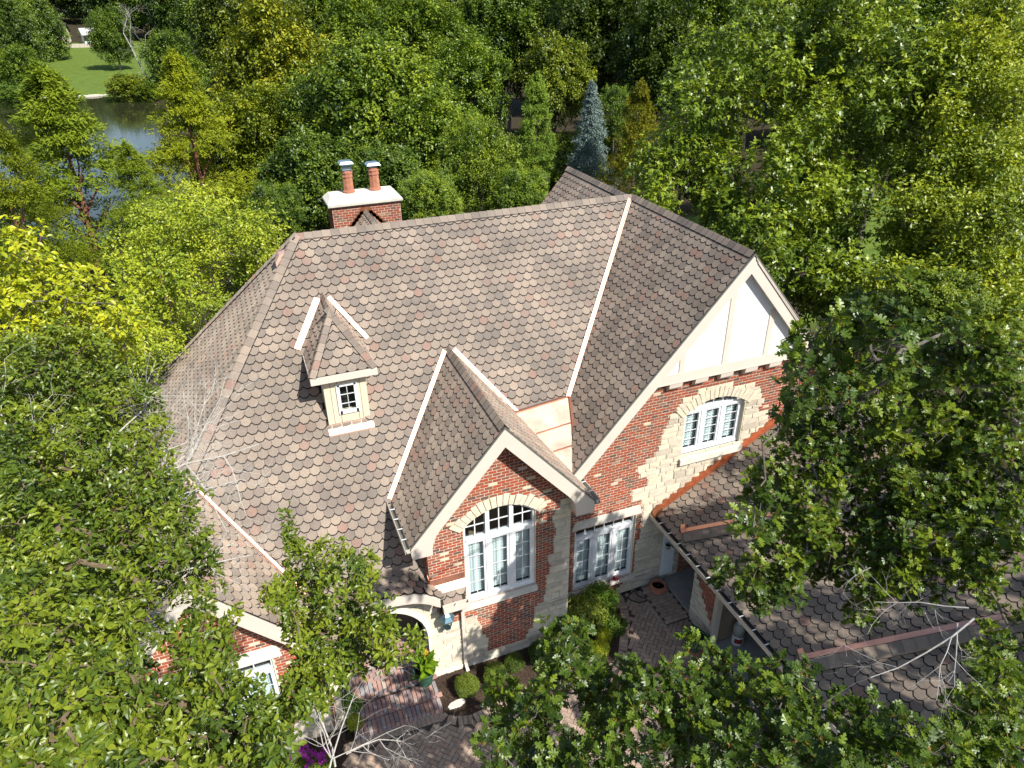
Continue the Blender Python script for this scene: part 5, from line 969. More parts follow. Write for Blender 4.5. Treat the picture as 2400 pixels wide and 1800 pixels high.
val2((3.21, -2.39, 7.15), (4.47, -3.72, 5.65), (mb_, 0, 1), .10, .06)
val2((9.46, -.09, 9.75), (5.9, -3.65, 5.72), (-ms, 0, 1), .11, .06)
val2((-3.38, -3.62, 5.75), (-.86, -6.2, 2.83), (ms, 0, 1), .09, .07)
val2((DX-.08, -1.16, 8.54), (-.43, -1.95, 7.64), (-1.49, 0, 1), .15, .08)
val2((DX+.08, -1.16, 8.54), (1.15, -1.95, 7.64), (1.49, 0, 1), .10, .04)
# cricket between the bay and the cross gable
A_, B_, C_, D_ = Vector((4.40, -3.72, 5.70)), Vector((5.93, -3.62, 5.78)), Vector((5.30, -5.52, 4.86)), Vector((5.18, -5.52, 4.86))
mb = MB()
nseg = 5
for i in range(nseg):
    t0, t1 = i/nseg, (i+1)/nseg
    q = [A_.lerp(D_, t0), B_.lerp(C_, t0), B_.lerp(C_, t1), A_.lerp(D_, t1)]
    off = Vector((0, 0, .003*(nseg-i)+.02))
    mb.prism([v+off for v in q], (0, 0, .02))
cr = mb.build('copper_cricket', M['copper_sheet'], house)
for t in (.36, .66):
    MB().bar(A_.lerp(D_, t)+Vector((.03, 0, .07)), B_.lerp(C_, t)+Vector((-.03, 0, .07)), .035, .02).build('seam', M['copper'], cr)
MB().bar(A_+Vector((0, .03, .08)), B_+Vector((0, .03, .08)), .08, .03).build('flashing_strip', M['copper'], house)
MB().bar(B_+Vector((.02, -.02, .07)), C_+Vector((.02, 0, .06)), .05, .06).build('flashing_strip', M['copper_old'], house)
mb = MB(); mb.box((5.02, -5.02, 5.02), (5.36, -4.70, 5.06)); o_ = mb.build('diverter_plate', M['gutter_dark'], house); 
# copper strips on the wall above shingles right of the entry, stepped flashing up the gable
mb = MB(); mb.prism([(1.33, -6.05, 3.06), (2.17, -6.05, 3.06), (2.17, -6.05, 3.24), (1.33, -6.05, 3.24)], (0, .03, 0)); mb.quad((1.33, -6.06, 3.08), (2.17, -6.06, 3.08), (2.17, -6.19, 2.93), (1.33, -6.19, 2.93)); mb.build('flashing_strip', M['copper'], house)
mb = MB(); mb.prism([(1.30, -6.05, 3.1), (1.30, -4.6, 4.72), (1.30, -4.6, 4.9), (1.30, -6.05, 3.3)], (.02, 0, 0)); mb.build('flashing_strip', M['copper_old'], house)
n = 24
for i in range(n):
    xa = 7.80+i*.217; za = z_wing(xa, 0)+.02; zb = z_wing(xa+.217, 0)+.02
    MB().prism([(xa, YR-.035, za), (xa+.22, YR-.035, zb), (xa+.22, YR-.035, zb+.10), (xa+.03, YR-.035, zb+.10), (xa+.0, YR-.035, za+.05)], (0, .03, 0)).build('step_flashing', M['copper_old'], house)
mb = MB(); mb.quad((7.8, YR-.036, 2.74), (13, YR-.036, 2.74+mw*5.2), (13, YR-.15, 2.735+mw*5.2), (7.8, YR-.15, 2.735)); mb.build('flashing_strip', M['copper_old'], house)
MB().prism([(7.70, -5.30, 2.66), (7.90, -5.30, 2.74), (7.90, -5.30, 2.98), (7.74, -5.30, 2.84)], (0, -.16, 0)).build('flashing_strip', M['copper_old'], house)
# ------------------------------------------------------------------ dormer
dm = MB()
dm.box((-.13, -3.20, 5.9), (.19, -1.6, 7.6)); dm.box((.60, -3.20, 5.9), (.855, -1.6, 7.6)); dm.box((.18, -3.20, 5.9), (.61, -1.6, 6.47)); dm.box((.18, -3.20, 7.22), (.61, -1.6, 7.6)); dm.box((.18, -3.0, 6.4), (.61, -1.7, 7.3), 1)
dorm = dm.build('dormer', [M['siding'], M['dark']], house)
for x in (.02, .70): MB().box((x-.004, -3.206, 6.0), (x+.004, -3.199, 7.4)).build('board_joint', M['gutter_dark'], dorm)
mb = MB()
mb.box((-.40, -3.42, 7.42), (1.115, -3.36, 7.575)); mb.box((-.40, -3.36, 7.42), (-.36, -1.9, 7.575)); mb.box((1.075, -3.36, 7.42), (1.115, -1.9, 7.575)); mb.box((-.38, -3.40, 7.41), (1.10, -3.1, 7.43)); mb.box((-.38, -3.2, 7.41), (-.1, -2.1, 7.43)); mb.box((.83, -3.2, 7.41), (1.1, -2.1, 7.43))
mb.build('fascia', M['trim'], dorm)
slab(MBd := MB(), [(-.37, -3.36, 7.58), (1.09, -3.36, 7.58), (DX, -2.24, 8.66)], .04)
slab(MBd, [(-.37, -3.36, 7.58), (DX, -2.24, 8.66), (DX, -1.0, 8.66), (-.37, -1.9, 7.58)][::-1], .04); slab(MBd, [(1.09, -3.36, 7.58), (DX, -2.24, 8.66), (DX, -1.0, 8.66), (1.09, -1.9, 7.58)], .04)
MBd.build('roof_deck', M['deck'], dorm)
wf = MB(); x0, x1, z0, z1 = .175, .605, 6.47, 7.22
wf.box((x0-.03, -3.235, z0-.03), (x0+.05, -3.18, z1)); wf.box((x1-.05, -3.235, z0-.03), (x1+.03, -3.18, z1)); wf.box((x0, -3.235, z0-.03), (x1, -3.18, z0+.06)); wf.box((x0, -3.235, z1-.05), (x1, -3.18, z1+.02))
wf.box((.385, -3.222, z0), (.397, -3.205, z1)); 
for z in (6.71, 6.95): wf.box((x0, -3.222, z-.006), (x1, -3.205, z+.006))
wf.build('dormer_window', M['white'], dorm); MB().quad((x0, -3.20, z0), (x1, -3.20, z0), (x1, -3.20, z1), (x0, -3.20, z1)).build('pane', M['glass'], dorm)
MB().prism([(-.17, -3.24, 6.17), (.90, -3.24, 6.17), (.90, -3.42, 6.0), (-.17, -3.42, 6.0)], (0, .01, .03)).build('apron_flashing', M['copper'], dorm)
# ------------------------------------------------------------------ chimney, vents, rear bits
YC = 6.0; cx0, cx1 = 1.72, 4.03
chw = wall('chimney', (0, YC, 0), (1, 0, 0), (0, -1, 0), cx0, cx1, 6.3, 8.87, lambda u, v: True)
MB().box((cx0, YC+.01, 4), (cx1, YC+1.05, 8.87)).build('chimney_core', M['mortar'], chw)
chl = wall('chimney_side', (cx0, YC+1.05, 0), (0, -1, 0), (-1, 0, 0), 0, 1.05, 6.3, 8.87, lambda u, v: True)
mb = MB(); a, b, y0, y1 = cx0-.13, cx1+.07, YC-.11, YC+1.16
mb.box((a, y0, 8.87), (b, y1, 8.95)); vs = [(a, y0, 8.95), (b, y0, 8.95), (b, y1, 8.95), (a, y1, 8.95), (a+.16, y0+.42, 9.17), (b-.20, y0+.42, 9.17), (b-.20, y1-.3, 9.17), (a+.16, y1-.3, 9.17)]
mb.add(vs, [(4, 5, 6, 7), (0, 1, 5, 4), (1, 2, 6, 5), (2, 3, 7, 6), (3, 0, 4, 7)])
mb.build('chimney_cap', M['chimney_cap'], house)
for k, (px_, hh) in enumerate(((2.42, 1.0), (3.31, 1.0))):
    mb = MB(); c = (px_, YC+.52, 9.17)
    mb.lathe([(.215, 0), (.215, .05), (.19, .08), (.175, .12), (.165, .50), (.185, .52), (.185, .55), (.175, .57), (.178, .63), (.195, .65), (.195, .68), (.17, .73), (.13, .745)], c, 8, ang0=math.pi/8)
    pot = mb.build('chimney_pot', M['terracotta'], house)
    mb = MB(); zc = 9.17+.74
    if k == 0:
        mb.box((px_-.16, c[1]-.16, zc), (px_+.16, c[1]+.16, zc+.03)); mb.box((px_-.135, c[1]-.135, zc+.03), (px_+.135, c[1]+.135, zc+.10)); mb.box((px_-.145, c[1]-.145, zc+.13), (px_+.145, c[1]+.145, zc+.15))
        for sx in (-1, 1):
            for sy in (-1, 1): mb.box((px_+sx*.13-.01, c[1]+sy*.13-.01, zc), (px_+sx*.13+.01, c[1]+sy*.13+.01, zc+.24))
        zt = zc+.22
    else:
        mb.lathe([(.13, 0), (.13, .10), (.11, .11)], (px_, c[1], zc), 16); zt = zc+.10
    vs = [(px_-.235, c[1]-.235, zt), (px_+.235, c[1]-.235, zt), (px_+.235, c[1]+.235, zt), (px_-.235, c[1]+.235, zt), (px_-.17, c[1]-.17, zt+.08), (px_+.17, c[1]-.17, zt+.08), (px_+.17, c[1]+.17, zt+.08), (px_-.17, c[1]+.17, zt+.08)]
    mb.add(vs, [(3, 2, 1, 0), (4, 5, 6, 7), (0, 1, 5, 4), (1, 2, 6, 5), (2, 3, 7, 6), (3, 0, 4, 7)])
    mb.build('flue_cap', M['steel'], pot)
# saddle behind the ridge against the chimney, with stepped copper
zk = 8.64; xk = 2.83
def z_sad(x, y): return zk-1.12*abs(x-xk)
mb = MB(); slab(mb, [(xk, 1.2, zk), (xk, YC, zk), (xk-1.1, YC, zk-1.23), (xk-1.1, 2.2, zk-1.23)][::-1]); slab(mb, [(xk, 1.2, zk), (xk, YC, zk), (xk+1.1, YC, zk-1.23), (xk+1.1, 2.2, zk-1.23)]); mb.build('saddle', M['deck'], roof)
tile_plane(z_sad, (0, -1, 0), [(xk, 2.4), (xk-1.1, 2.4), (xk-1.1, YC), (xk, YC)])
tile_plane(z_sad, (0, 1, 0), [(xk, 2.4), (xk, YC), (xk+1.1, YC), (xk+1.1, 2.4)])
caps((xk, 2.4, zk), (xk, YC, zk), nv(-1, 0, -1.12), nv(1, 0, -1.12), .15)
for s in (-1, 1):
    for i in range(9):
        a = i*.095; za = zk-1.12*a
        MB().prism([(xk+s*a, YC-.04, za-.02), (xk+s*(a+.10), YC-.04, za-.02-1.12*.10), (xk+s*(a+.10+.16), YC-.04, za-.02-1.12*.10), (xk+s*(a+.16), YC-.04, za+.10), (xk+s*a, YC-.04, za+.10)][::s], (0, .03, 0)).build('step_flashing', M['copper_old'], house)
# rear dormer peak, round vent, hood vent
mb = MB(); yv = 3.4; xv = 7.05; zv = 8.15
mb.prism([(xv, yv, zv), (xv-.75, yv, zv-.8), (xv+.75, yv, zv-.8)], (0, -2.2, 0)); mb.build('rear_dormer', M['deck'], roof)
tile_plane(lambda x, y: zv+.03-1.07*abs(x-xv), (0, -1, 0), [(xv, 1.3), (xv-.75, 1.9), (xv-.75, yv), (xv, yv)])
tile_plane(lambda x, y: zv+.03-1.07*abs(x-xv), (0, 1, 0), [(xv, 1.3), (xv, yv), (xv+.75, yv), (xv+.75, 1.9)])
caps((xv, 1.4, zv+.03), (xv, yv, zv+.03), nv(-1, 0, -1.07), nv(1, 0, -1.07), .14)
mb = MB(); mb.lathe([(.24, -.2), (.24, .05), (.20, .12), (.10, .16), (0.01, .165)], (4.35, .55, 9.42), 20); mb.build('roof_vent', M['gutter_dark'], house, smooth=True)
hv = MB(); hx0 = -.46; hy = -.30
hv.prism([(hx0-.10, hy, z_left(hx0-.10, 0)), (hx0-.11, hy, z_left(hx0-.10, 0)+.14), (hx0, hy, z_left(hx0, 0)+.20), (hx0+.16, hy, z_left(hx0+.16, 0)+.06), (hx0+.16, hy, z_left(hx0+.16, 0))], (0, .30, 0))
hv.prism([(hx0-.115, hy+.02, z_left(hx0-.10, 0)+.03), (hx0-.122, hy+.02, z_left(hx0-.10, 0)+.12), (hx0-.11, hy+.02, z_left(hx0-.10, 0)+.12), (hx0-.10, hy+.02, z_left(hx0-.10, 0)+.03)], (0, .26, 0), 1)
hv.build('hood_vent', [M['copper_sheet'], M['steel']], house)
# ------------------------------------------------------------------ entry, porch
mb = MB()
arcn = 20
def arcp(t, r): return (.03+r*math.cos(t), 1.55+r*math.sin(t))
for i in range(arcn):
    t0, t1 = math.pi*i/arcn, math.pi*(i+1)/arcn
    a, b = arcp(t0, 1.14), arcp(t1, 1.14); c, d = arcp(t1, 1.28), arcp(t0, 1.28)
    mb.prism([(a[0], YB-.06, a[1]), (b[0], YB-.06, b[1]), (c[0], YB-.06, c[1]), (d[0], YB-.06, d[1])][::-1], (0, .5, 0))
for s in (-1, 1): mb.box((.03+min(s*1.14, s*1.20), YB-.055, .0), (.03+max(s*1.14, s*1.20), YB+.44, 1.56))
mb.build('entry_arch', M['cap_stone'], house)
mb = MB(); mb.box((-1.1, -4.60, .4), (1.3, -4.55, 3.0), 0); mb.box((-1.12, -6.0, .4), (-1.08, -4.6, 3.0), 0); mb.box((1.28, -5.9, .4), (1.32, -4.6, 2.9), 0); mb.box((-1.1, -5.9, 2.7), (1.3, -4.6, 2.75), 0)
mb.build('entry_recess', [M['warm']], house)
mb = MB(); mb.box((-.5, -4.66, .5), (.55, -4.60, 2.5)); 
for q in (0, 1):
    mb.box((-.42+q*.48, -4.68, .7), (-.02+q*.48, -4.65, 1.3)); mb.box((-.42+q*.48, -4.68, 1.5), (-.02+q*.48, -4.65, 2.35))
mb.build('front_door', M['door'], house)
# lantern on the stone beside the arch
ln = MB(); lx, ly, lz = 1.62, -6.26, 2.05
ln.lathe([(.095, -.17), (.13, .10)], (lx, ly, lz), 6, 1)
ln.lathe([(.19, .10), (.195, .13), (.11, .25), (.035, .31), (.03, .34), (.012, .40)], (lx, ly, lz), 6, 0)
for k in range(6):
    a = k*math.pi/3; ln.bar((lx+.095*math.cos(a), ly+.095*math.sin(a), lz-.18), (lx+.135*math.cos(a), ly+.135*math.sin(a), lz+.11), .014, .014, 0)
ln.lathe([(.02, -.28), (.085, -.21), (.08, -.17)], (lx, ly, lz), 6, 0)
ln.bar((lx, ly+.05, lz-.24), (lx, -6.02, lz-.34), .025, .025, 0); ln.box((lx-.05, -6.06, lz-.46), (lx+.05, -6.02, lz-.22), 0)
ln.build('lantern', [M['lamp_metal'], M['glass']], house)
# porch slab and the trim post of the dark opening
mb = _Each('porch_slab', 'concrete'); mb.box((8.30, -6.72, .0), (9.6, -5.26, .15)); mb.box((8.36, -9.9, -.01), (9.6, -7.78, .06))
mb = MB(); mb.box((8.20, -7.86, 0), (8.36, -7.72, 2.5))
for q in (-7.84, -7.80, -7.76): mb.box((8.185, q-.010, .02), (8.21, q+.010, 2.5))
mb.box((8.17, -7.88, 0), (8.38, -7.70, .12)); mb.build('trim_post', M['gutter'], house)
mb = MB(); mb.box((8.22, -9.95, 2.3), (8.34, -7.8, 2.56)); mb.build('door_header', M['trim'], house)
mb = MB(); mb.box((9.52, -6.5, .15), (9.6, -5.6, 2.2)); mb.build('porch_door', M['white'], house)
# ------------------------------------------------------------------ entry steps
steps = MB()
steps.box((-.95, -7.03, 0), (1.16, -6.0, .13)); steps.box((-.95, -6.67, .1), (1.16, -6.0, .30)); steps.box((-.95, -6.25, .2), (1.165, -4.66, .46))
st = steps.build('entry_steps', M['joint_sand'], None, None, 'three entry steps of worn pink and grey pavers below the arched front door', 'steps')
boxtpl('tread', .30, .098, .032, [M['step_brick']], .008); boxtpl('riserbrick', .145, .098, .03, [M['step_brick']], .008); boxtpl('setts', .16, .125, .035, [M['step_brick']], .012)
prg = random.Random(9)
for z, y0, y1 in ((.135, -7.055, -6.67), (.305, -6.69, -6.25)):
    x = -.93
    while x < 1.12:
        flat('tread', 'brick', st, x+.05, y0+.145, z, math.pi/2, prg.random()); x += .105
        if y1-y0 > .36:
            pass
    x = -.93
    while x < 1.12:
        # riser face
        piece('brick', st, 'riserbrick', m4((0, 0, 1), (1, 0, 0), (0, -1, 0), (x+.05, y0+.02, z-.068)), prg.random()); x += .105
    x = -.90
    while x < 1.12: flat('setts', 'brick', st, x+.06, y1+.0, z-.006, 0, prg.random()); x += .168
x = -.93
while x < 1.12:
    flat('tread', 'brick', st, x+.05, -6.25+.125, .47, math.pi/2, prg.random())
    piece('brick', st, 'riserbrick', m4((0, 0, 1), (1, 0, 0), (0, -1, 0), (x+.05, -6.26, .40)), prg.random()); x += .105
y = -5.93; r_ = 0
while y < -4.7:
    x = -.9+(.08 if r_ % 2 else 0)
    while x < 1.12: flat('setts', 'brick', st, x+.07, y, .465, 0, prg.random()); x += .168
    y += .133; r_ += 1

# ------------------------------------------------------------------ leaves
LEAF = {}
def L_(key, V, F): LEAF[key] = (np.array(V, dtype=np.float32), np.array(F, dtype=np.int32))
_o = [(0, 0), (.16, .03), (.22, .20), (.34, .06), (.42, .34), (.52, .30), (.55, .08), (.66, .30), (.76, .24), (.76, .07), (.88, .14), (1, 0)]
_ov = [(x, y, .10*abs(y)-.10*x*x) for x, y in _o]+[(x, -y, .10*abs(y)-.10*x*x) for x, y in _o[1:-1]]+[(.5, 0, -.06)]
_n = len(_o); _ring = list(range(_n))+list(range(2*_n-3, _n-1, -1))
L_('oak', _ov, [(22, _ring[i], _ring[(i+1) % len(_ring)]) for i in range(len(_ring))])
L_('pear', [(0, 0, 0), (.18, .15, .06), (.48, .26, .12), (.80, .14, .02), (1.02, 0, -.14), (.18, -.15, .06), (.48, -.26, .12), (.80, -.14, .02), (.5, 0, -.01)], [(0, 8, 1), (1, 8, 2), (2, 8, 3), (3, 8, 4), (0, 5, 8), (5, 6, 8), (6, 7, 8), (7, 4, 8)])
L_('two', [(0, 0, 0), (.5, .30, .06), (1, 0, -.08), (.5, -.30, .06)], [(0, 2, 1), (0, 3, 2)])
L_('lobe', [(0, 0, 0), (.38, .42, .05), (.55, .12, 0), (1, .12, -.1), (1, -.12, -.1), (.55, -.12, 0), (.38, -.42, .05)], [(0, 2, 1), (0, 5, 2), (0, 6, 5), (2, 5, 4), (2, 4, 3)])
L_('spray', [(0, 0, 0), (.35, .16, .0), (1, .05, -.12), (1, -.05, -.12), (.35, -.16, 0)], [(0, 2, 1), (0, 3, 2), (0, 4, 3)])
L_('blade', [(0, .012, 0), (0, -.012, 0), (1, 0, 0)], [(0, 1, 2)])
L_('stalk', [(0, .035, .02), (0, -.035, .02), (1, 0, 0)], [(0, 1, 2)])
def place_leaves(key, P, A, N, size, tint, rngs, droop=0.):
    """P,A,N (n,3): base, axis, approximate normal -> verts, tris, tint per tri"""
    V, F = LEAF[key]; n = len(P)
    A = A/np.linalg.norm(A, axis=1, keepdims=True)
    B = np.cross(N, A); B /= (np.linalg.norm(B, axis=1, keepdims=True)+1e-9); Nn = np.cross(A, B)
    X = V[None, :, 0, None]*A[:, None, :]+V[None, :, 1, None]*B[:, None, :]+V[None, :, 2, None]*Nn[:, None, :]
    X = P[:, None, :]+X*size[:, None, None]
    Fa = (F[None]+(np.arange(n)*len(V))[:, None, None]).reshape(-1, 3)
    return X.reshape(-1, 3), Fa, np.repeat(tint, len(F))
def join(parts):
    vs, fs, ts = [], [], []; b = 0
    for v, f, t in parts: vs.append(v); fs.append(f+b); ts.append(t); b += len(v)
    return np.concatenate(vs), np.concatenate(fs), np.concatenate(ts)
def unit(g, n):
    v = g.normal(size=(n, 3)); return v/np.linalg.norm(v, axis=1, keepdims=True)
def clusters(g, C, O, k, key, size, spread, tint0, tspread=.18, up=.55, axis_up=.1, droop=.25, stalk=None, ring=True, slen=.5, out=.35, nj=.33):
    """k leaves round each twig tip C (with outward direction O)"""
    n = len(C); Ck = np.repeat(C, k, 0); Ok = np.repeat(O, k, 0)
    R = unit(g, n*k)
    A = R-(R*Ok).sum(1, keepdims=True)*Ok*.75+Ok*out+np.array([0, 0, axis_up])
    A /= np.linalg.norm(A, axis=1, keepdims=True); A[:, 2] -= droop*g.random(n*k); A /= np.linalg.norm(A, axis=1, keepdims=True)
    N = np.array([0, 0, 1.])*up+Ok*.35+np.array([SUN.x, SUN.y, SUN.z])*.35+g.normal(size=(n*k, 3))*nj
    sz = size*g.uniform(.65, 1.15, n*k)
    P = Ck+g.normal(size=(n*k, 3))*spread
    if stalk: P = P+A*(stalk*size)*.5
    t = np.clip(np.repeat(tint0, k)+g.normal(size=n*k)*tspread, 0, .89)
    parts = [place_leaves(key, P, A, N, sz, t, g)]
    if stalk:
        parts.append(place_leaves('stalk', Ck, A, N, np.full(n*k, stalk*size*1.5), np.full(n*k, .96), g))
    return parts
def crown_mesh(name, parts, mat):
    v, f, t = join(parts); return npmesh(name, v, f, mat, None, t)
# ------------------------------------------------------------------ branches
def limb(mb, p, q, r0, r1, g, n=6, seg=5, wob=.12, sag=0.):
    p = Vector(p); q = Vector(q); L = (q-p).length; pts = []; rad = []
    for i in range(seg+1):
        t = i/seg; j = Vector(g.normal(size=3))*wob*L*.12*math.sin(math.pi*t)
        pts.append(p.lerp(q, t)+j+Vector((0, 0, sag*L*math.sin(math.pi*t)))); rad.append(r0+(r1-r0)*t)
    mb.tube(pts, rad, n, cap=False); return pts
def twig_tree(mb, p, d, L, r, depth, g, fork=3, spread=.75, n=4):
    d = Vector(d).normalized(); pts = [Vector(p)]; rad = [r]; seg = 4
    for i in range(seg):
        d = (d+Vector(g.normal(size=3))*.16).normalized(); pts.append(pts[-1]+d*(L/seg)); rad.append(r*(1-.6*(i+1)/seg))
    mb.tube(pts, rad, n if depth > 1 else 3, cap=False)
    if depth > 0:
        for k in range(fork+(1 if depth > 1 else 0)):
            i = 1+int(g.integers(0, seg)); s = Vector(g.normal(size=3)); s = (s-d*s.dot(d)).normalized()
            twig_tree(mb, pts[i], d*(1-spread*.4)+s*spread, L*g.uniform(.42, .7), rad[i]*.62, depth-1, g, fork, spread, n)
# ------------------------------------------------------------------ foreground and near trees from crown lobes
def lobed_tree(name, base, lobes, leaf, mat, lsize, per, k, label, cat='tree', seed=0, deep=(1.0, 2.2), deepf=.7, trunk_r=.2, bark='bark', color=(1, 1, 1), stalk=None, tmean=.5, tvar=.2, spread=.02, nlimb=9, extra=None, top=None, twigs=True, out=.35, droop=.25, group=None, limbf=.25, bscale=1.):
    """lobes: (x,y,z,r) clumps on the lit side; a second, sparser layer fills the crown behind them"""
    g = np.random.default_rng(seed); Lb = np.array(lobes, dtype=float)
    root = empty(name, base, label, cat, group)
    cen = Lb[:, :3].mean(0); vd = Lb[:, :3]-np.array(CAMP); vd /= np.linalg.norm(vd, axis=1, keepdims=True)
    sel = g.random(len(Lb)) < deepf
    D = Lb[sel].copy(); off = g.uniform(deep[0], deep[1], len(D)); D[:, :3] += vd[sel]*off[:, None]*.75; D[:, 2] -= off*.35; D[:, 3] *= 1.15
    allL = np.concatenate([Lb, D]) if len(D) else Lb
    if extra is not None: allL = np.concatenate([allL, np.array(extra, dtype=float)])
    C = []; O = []; T = []
    ltint = tmean+g.normal(size=len(allL))*tvar*.6
    for i, (x, y, z, r) in enumerate(allL):
        m_ = max(3, int(per*(r/Lb[:, 3].mean())**2)); u = unit(g, m_); rr = r*g.uniform(.25, 1.15, (m_, 1))
        p = np.array([x, y, z])+u*rr; C.append(p)
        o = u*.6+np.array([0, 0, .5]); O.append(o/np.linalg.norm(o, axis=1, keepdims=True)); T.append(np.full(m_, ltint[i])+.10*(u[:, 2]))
    C = np.concatenate(C); O = np.concatenate(O); T = np.concatenate(T)
    b = np.array(base)
    parts = clusters(g, C, O, k, leaf, lsize, spread, T, .16, stalk=stalk, out=out, droop=droop, nj=.5)
    # rare coloured leaves
    me = crown_mesh('crown', [(v-b, f, t) for v, f, t in parts], mat)
    cr = bpy.data.objects.new('crown', me); put(cr, root); cr.color = (*color, 1)
    mb = MB(); tp = Vector(top) if top is not None else Vector((cen[0]*.6+b[0]*.4, cen[1]*.6+b[1]*.4, max(2.2, allL[:, 2].min()*.72)))
    bv = Vector(base)
    limb(mb, (0, 0, -.1), tp-bv, trunk_r, trunk_r*.72, g, 10, 7, .25)
    # branches: each clump hangs on its nearest neighbour, back to the trunk (a spanning tree)
    X = allL[:, :3]-b; X[:, 2] -= allL[:, 3]*.5; n = len(X); tv = np.array(tp-bv)
    dist = ((X-tv)**2).sum(1)**.5; par = np.full(n, -1); inT = np.zeros(n, bool); order = []
    path = dist.copy()
    for _ in range(n):
        k_ = int(np.where(inT, 1e9, dist).argmin()); inT[k_] = True; order.append(k_)
        dd = ((X-X[k_])**2).sum(1)**.5*1.0+.12*path[k_]*0; up_ = (dd < dist) & ~inT
        dist = np.where(up_, dd, dist); par = np.where(up_, k_, par)
    desc = np.ones(n)
    for k_ in order[::-1]:
        if par[k_] >= 0: desc[par[k_]] += desc[k_]
    rd = np.minimum(.004+.0028*desc**.5, .026)*bscale
    for k_ in order:
        p0 = Vector(X[par[k_]]) if par[k_] >= 0 else tp-bv; p1 = Vector(X[k_]); r0_ = min(rd[par[k_]], rd[k_]*1.35) if par[k_] >= 0 else min(trunk_r*.6, rd[k_]*2.)
        limb(mb, p0, p1, r0_, rd[k_], g, 5, 4, .7)
        if twigs:
            for _ in range(4): limb(mb, p1, p1+Vector(unit(g, 1)[0])*allL[k_, 3]*.95, .006*bscale, .003, g, 3, 2, .4)
    mb.build('trunk', M[bark], root, smooth=True)
    return root
def dead_branch(root, p, d, L, r, depth, seed, name='dead_branch', fork=3, spread=.8):
    g = np.random.default_rng(seed); mb = MB(); b = Vector(root.location)
    twig_tree(mb, Vector(p)-b, d, L, r, depth, g, fork, spread); return mb.build(name, M['deadwood'], root)

_ox = random.Random(19)
OAK_EXTRA = [(_ox.uniform(9.6, 15.2), _ox.uniform(-21, -12.6), _ox.uniform(9.3, 12), _ox.uniform(.34, .5)) for _ in range(125)]  # unseen lobes added beyond the frame to shade the wing roof
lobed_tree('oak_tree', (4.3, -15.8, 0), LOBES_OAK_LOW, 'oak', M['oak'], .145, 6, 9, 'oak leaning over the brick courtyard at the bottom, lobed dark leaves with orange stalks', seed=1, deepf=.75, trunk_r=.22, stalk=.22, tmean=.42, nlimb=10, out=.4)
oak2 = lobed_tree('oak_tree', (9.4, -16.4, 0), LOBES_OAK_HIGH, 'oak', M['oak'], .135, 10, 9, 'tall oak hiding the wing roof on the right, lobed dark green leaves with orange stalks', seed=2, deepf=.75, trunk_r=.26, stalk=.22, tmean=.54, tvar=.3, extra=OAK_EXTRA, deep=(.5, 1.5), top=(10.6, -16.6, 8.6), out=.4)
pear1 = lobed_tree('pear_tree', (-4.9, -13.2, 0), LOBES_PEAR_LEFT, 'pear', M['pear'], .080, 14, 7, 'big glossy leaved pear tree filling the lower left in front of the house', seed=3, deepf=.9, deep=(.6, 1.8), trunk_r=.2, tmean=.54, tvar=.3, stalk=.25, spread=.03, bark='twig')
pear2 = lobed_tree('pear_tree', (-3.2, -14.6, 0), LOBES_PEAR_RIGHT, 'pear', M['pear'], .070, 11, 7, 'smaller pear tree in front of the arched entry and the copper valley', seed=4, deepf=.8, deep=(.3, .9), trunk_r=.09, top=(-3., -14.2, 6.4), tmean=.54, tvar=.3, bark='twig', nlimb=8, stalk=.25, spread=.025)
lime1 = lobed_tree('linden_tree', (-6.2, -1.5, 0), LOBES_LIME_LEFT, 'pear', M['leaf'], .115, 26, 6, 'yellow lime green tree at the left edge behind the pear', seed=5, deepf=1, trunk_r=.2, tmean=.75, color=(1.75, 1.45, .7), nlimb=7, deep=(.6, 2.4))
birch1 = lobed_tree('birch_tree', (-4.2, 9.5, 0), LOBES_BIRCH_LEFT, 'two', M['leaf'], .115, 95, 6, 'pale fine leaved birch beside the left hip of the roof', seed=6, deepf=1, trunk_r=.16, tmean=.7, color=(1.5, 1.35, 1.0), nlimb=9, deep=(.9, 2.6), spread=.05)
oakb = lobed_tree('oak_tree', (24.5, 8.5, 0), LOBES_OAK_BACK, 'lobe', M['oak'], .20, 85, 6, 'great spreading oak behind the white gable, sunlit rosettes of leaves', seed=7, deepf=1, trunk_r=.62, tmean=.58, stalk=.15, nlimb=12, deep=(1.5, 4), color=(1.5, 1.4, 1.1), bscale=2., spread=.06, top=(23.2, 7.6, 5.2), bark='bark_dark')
lind = lobed_tree('linden_tree', (19.5, -4.5, 0), LOBES_LINDEN_RIGHT, 'two', M['leaf'], .15, 130, 6, 'tall yellow green linden along the right edge of the picture', seed=8, deepf=1, trunk_r=.35, tmean=.55, color=(1.35, 1.2, .8), bscale=1.6, nlimb=10, deep=(1, 4), spread=.06)
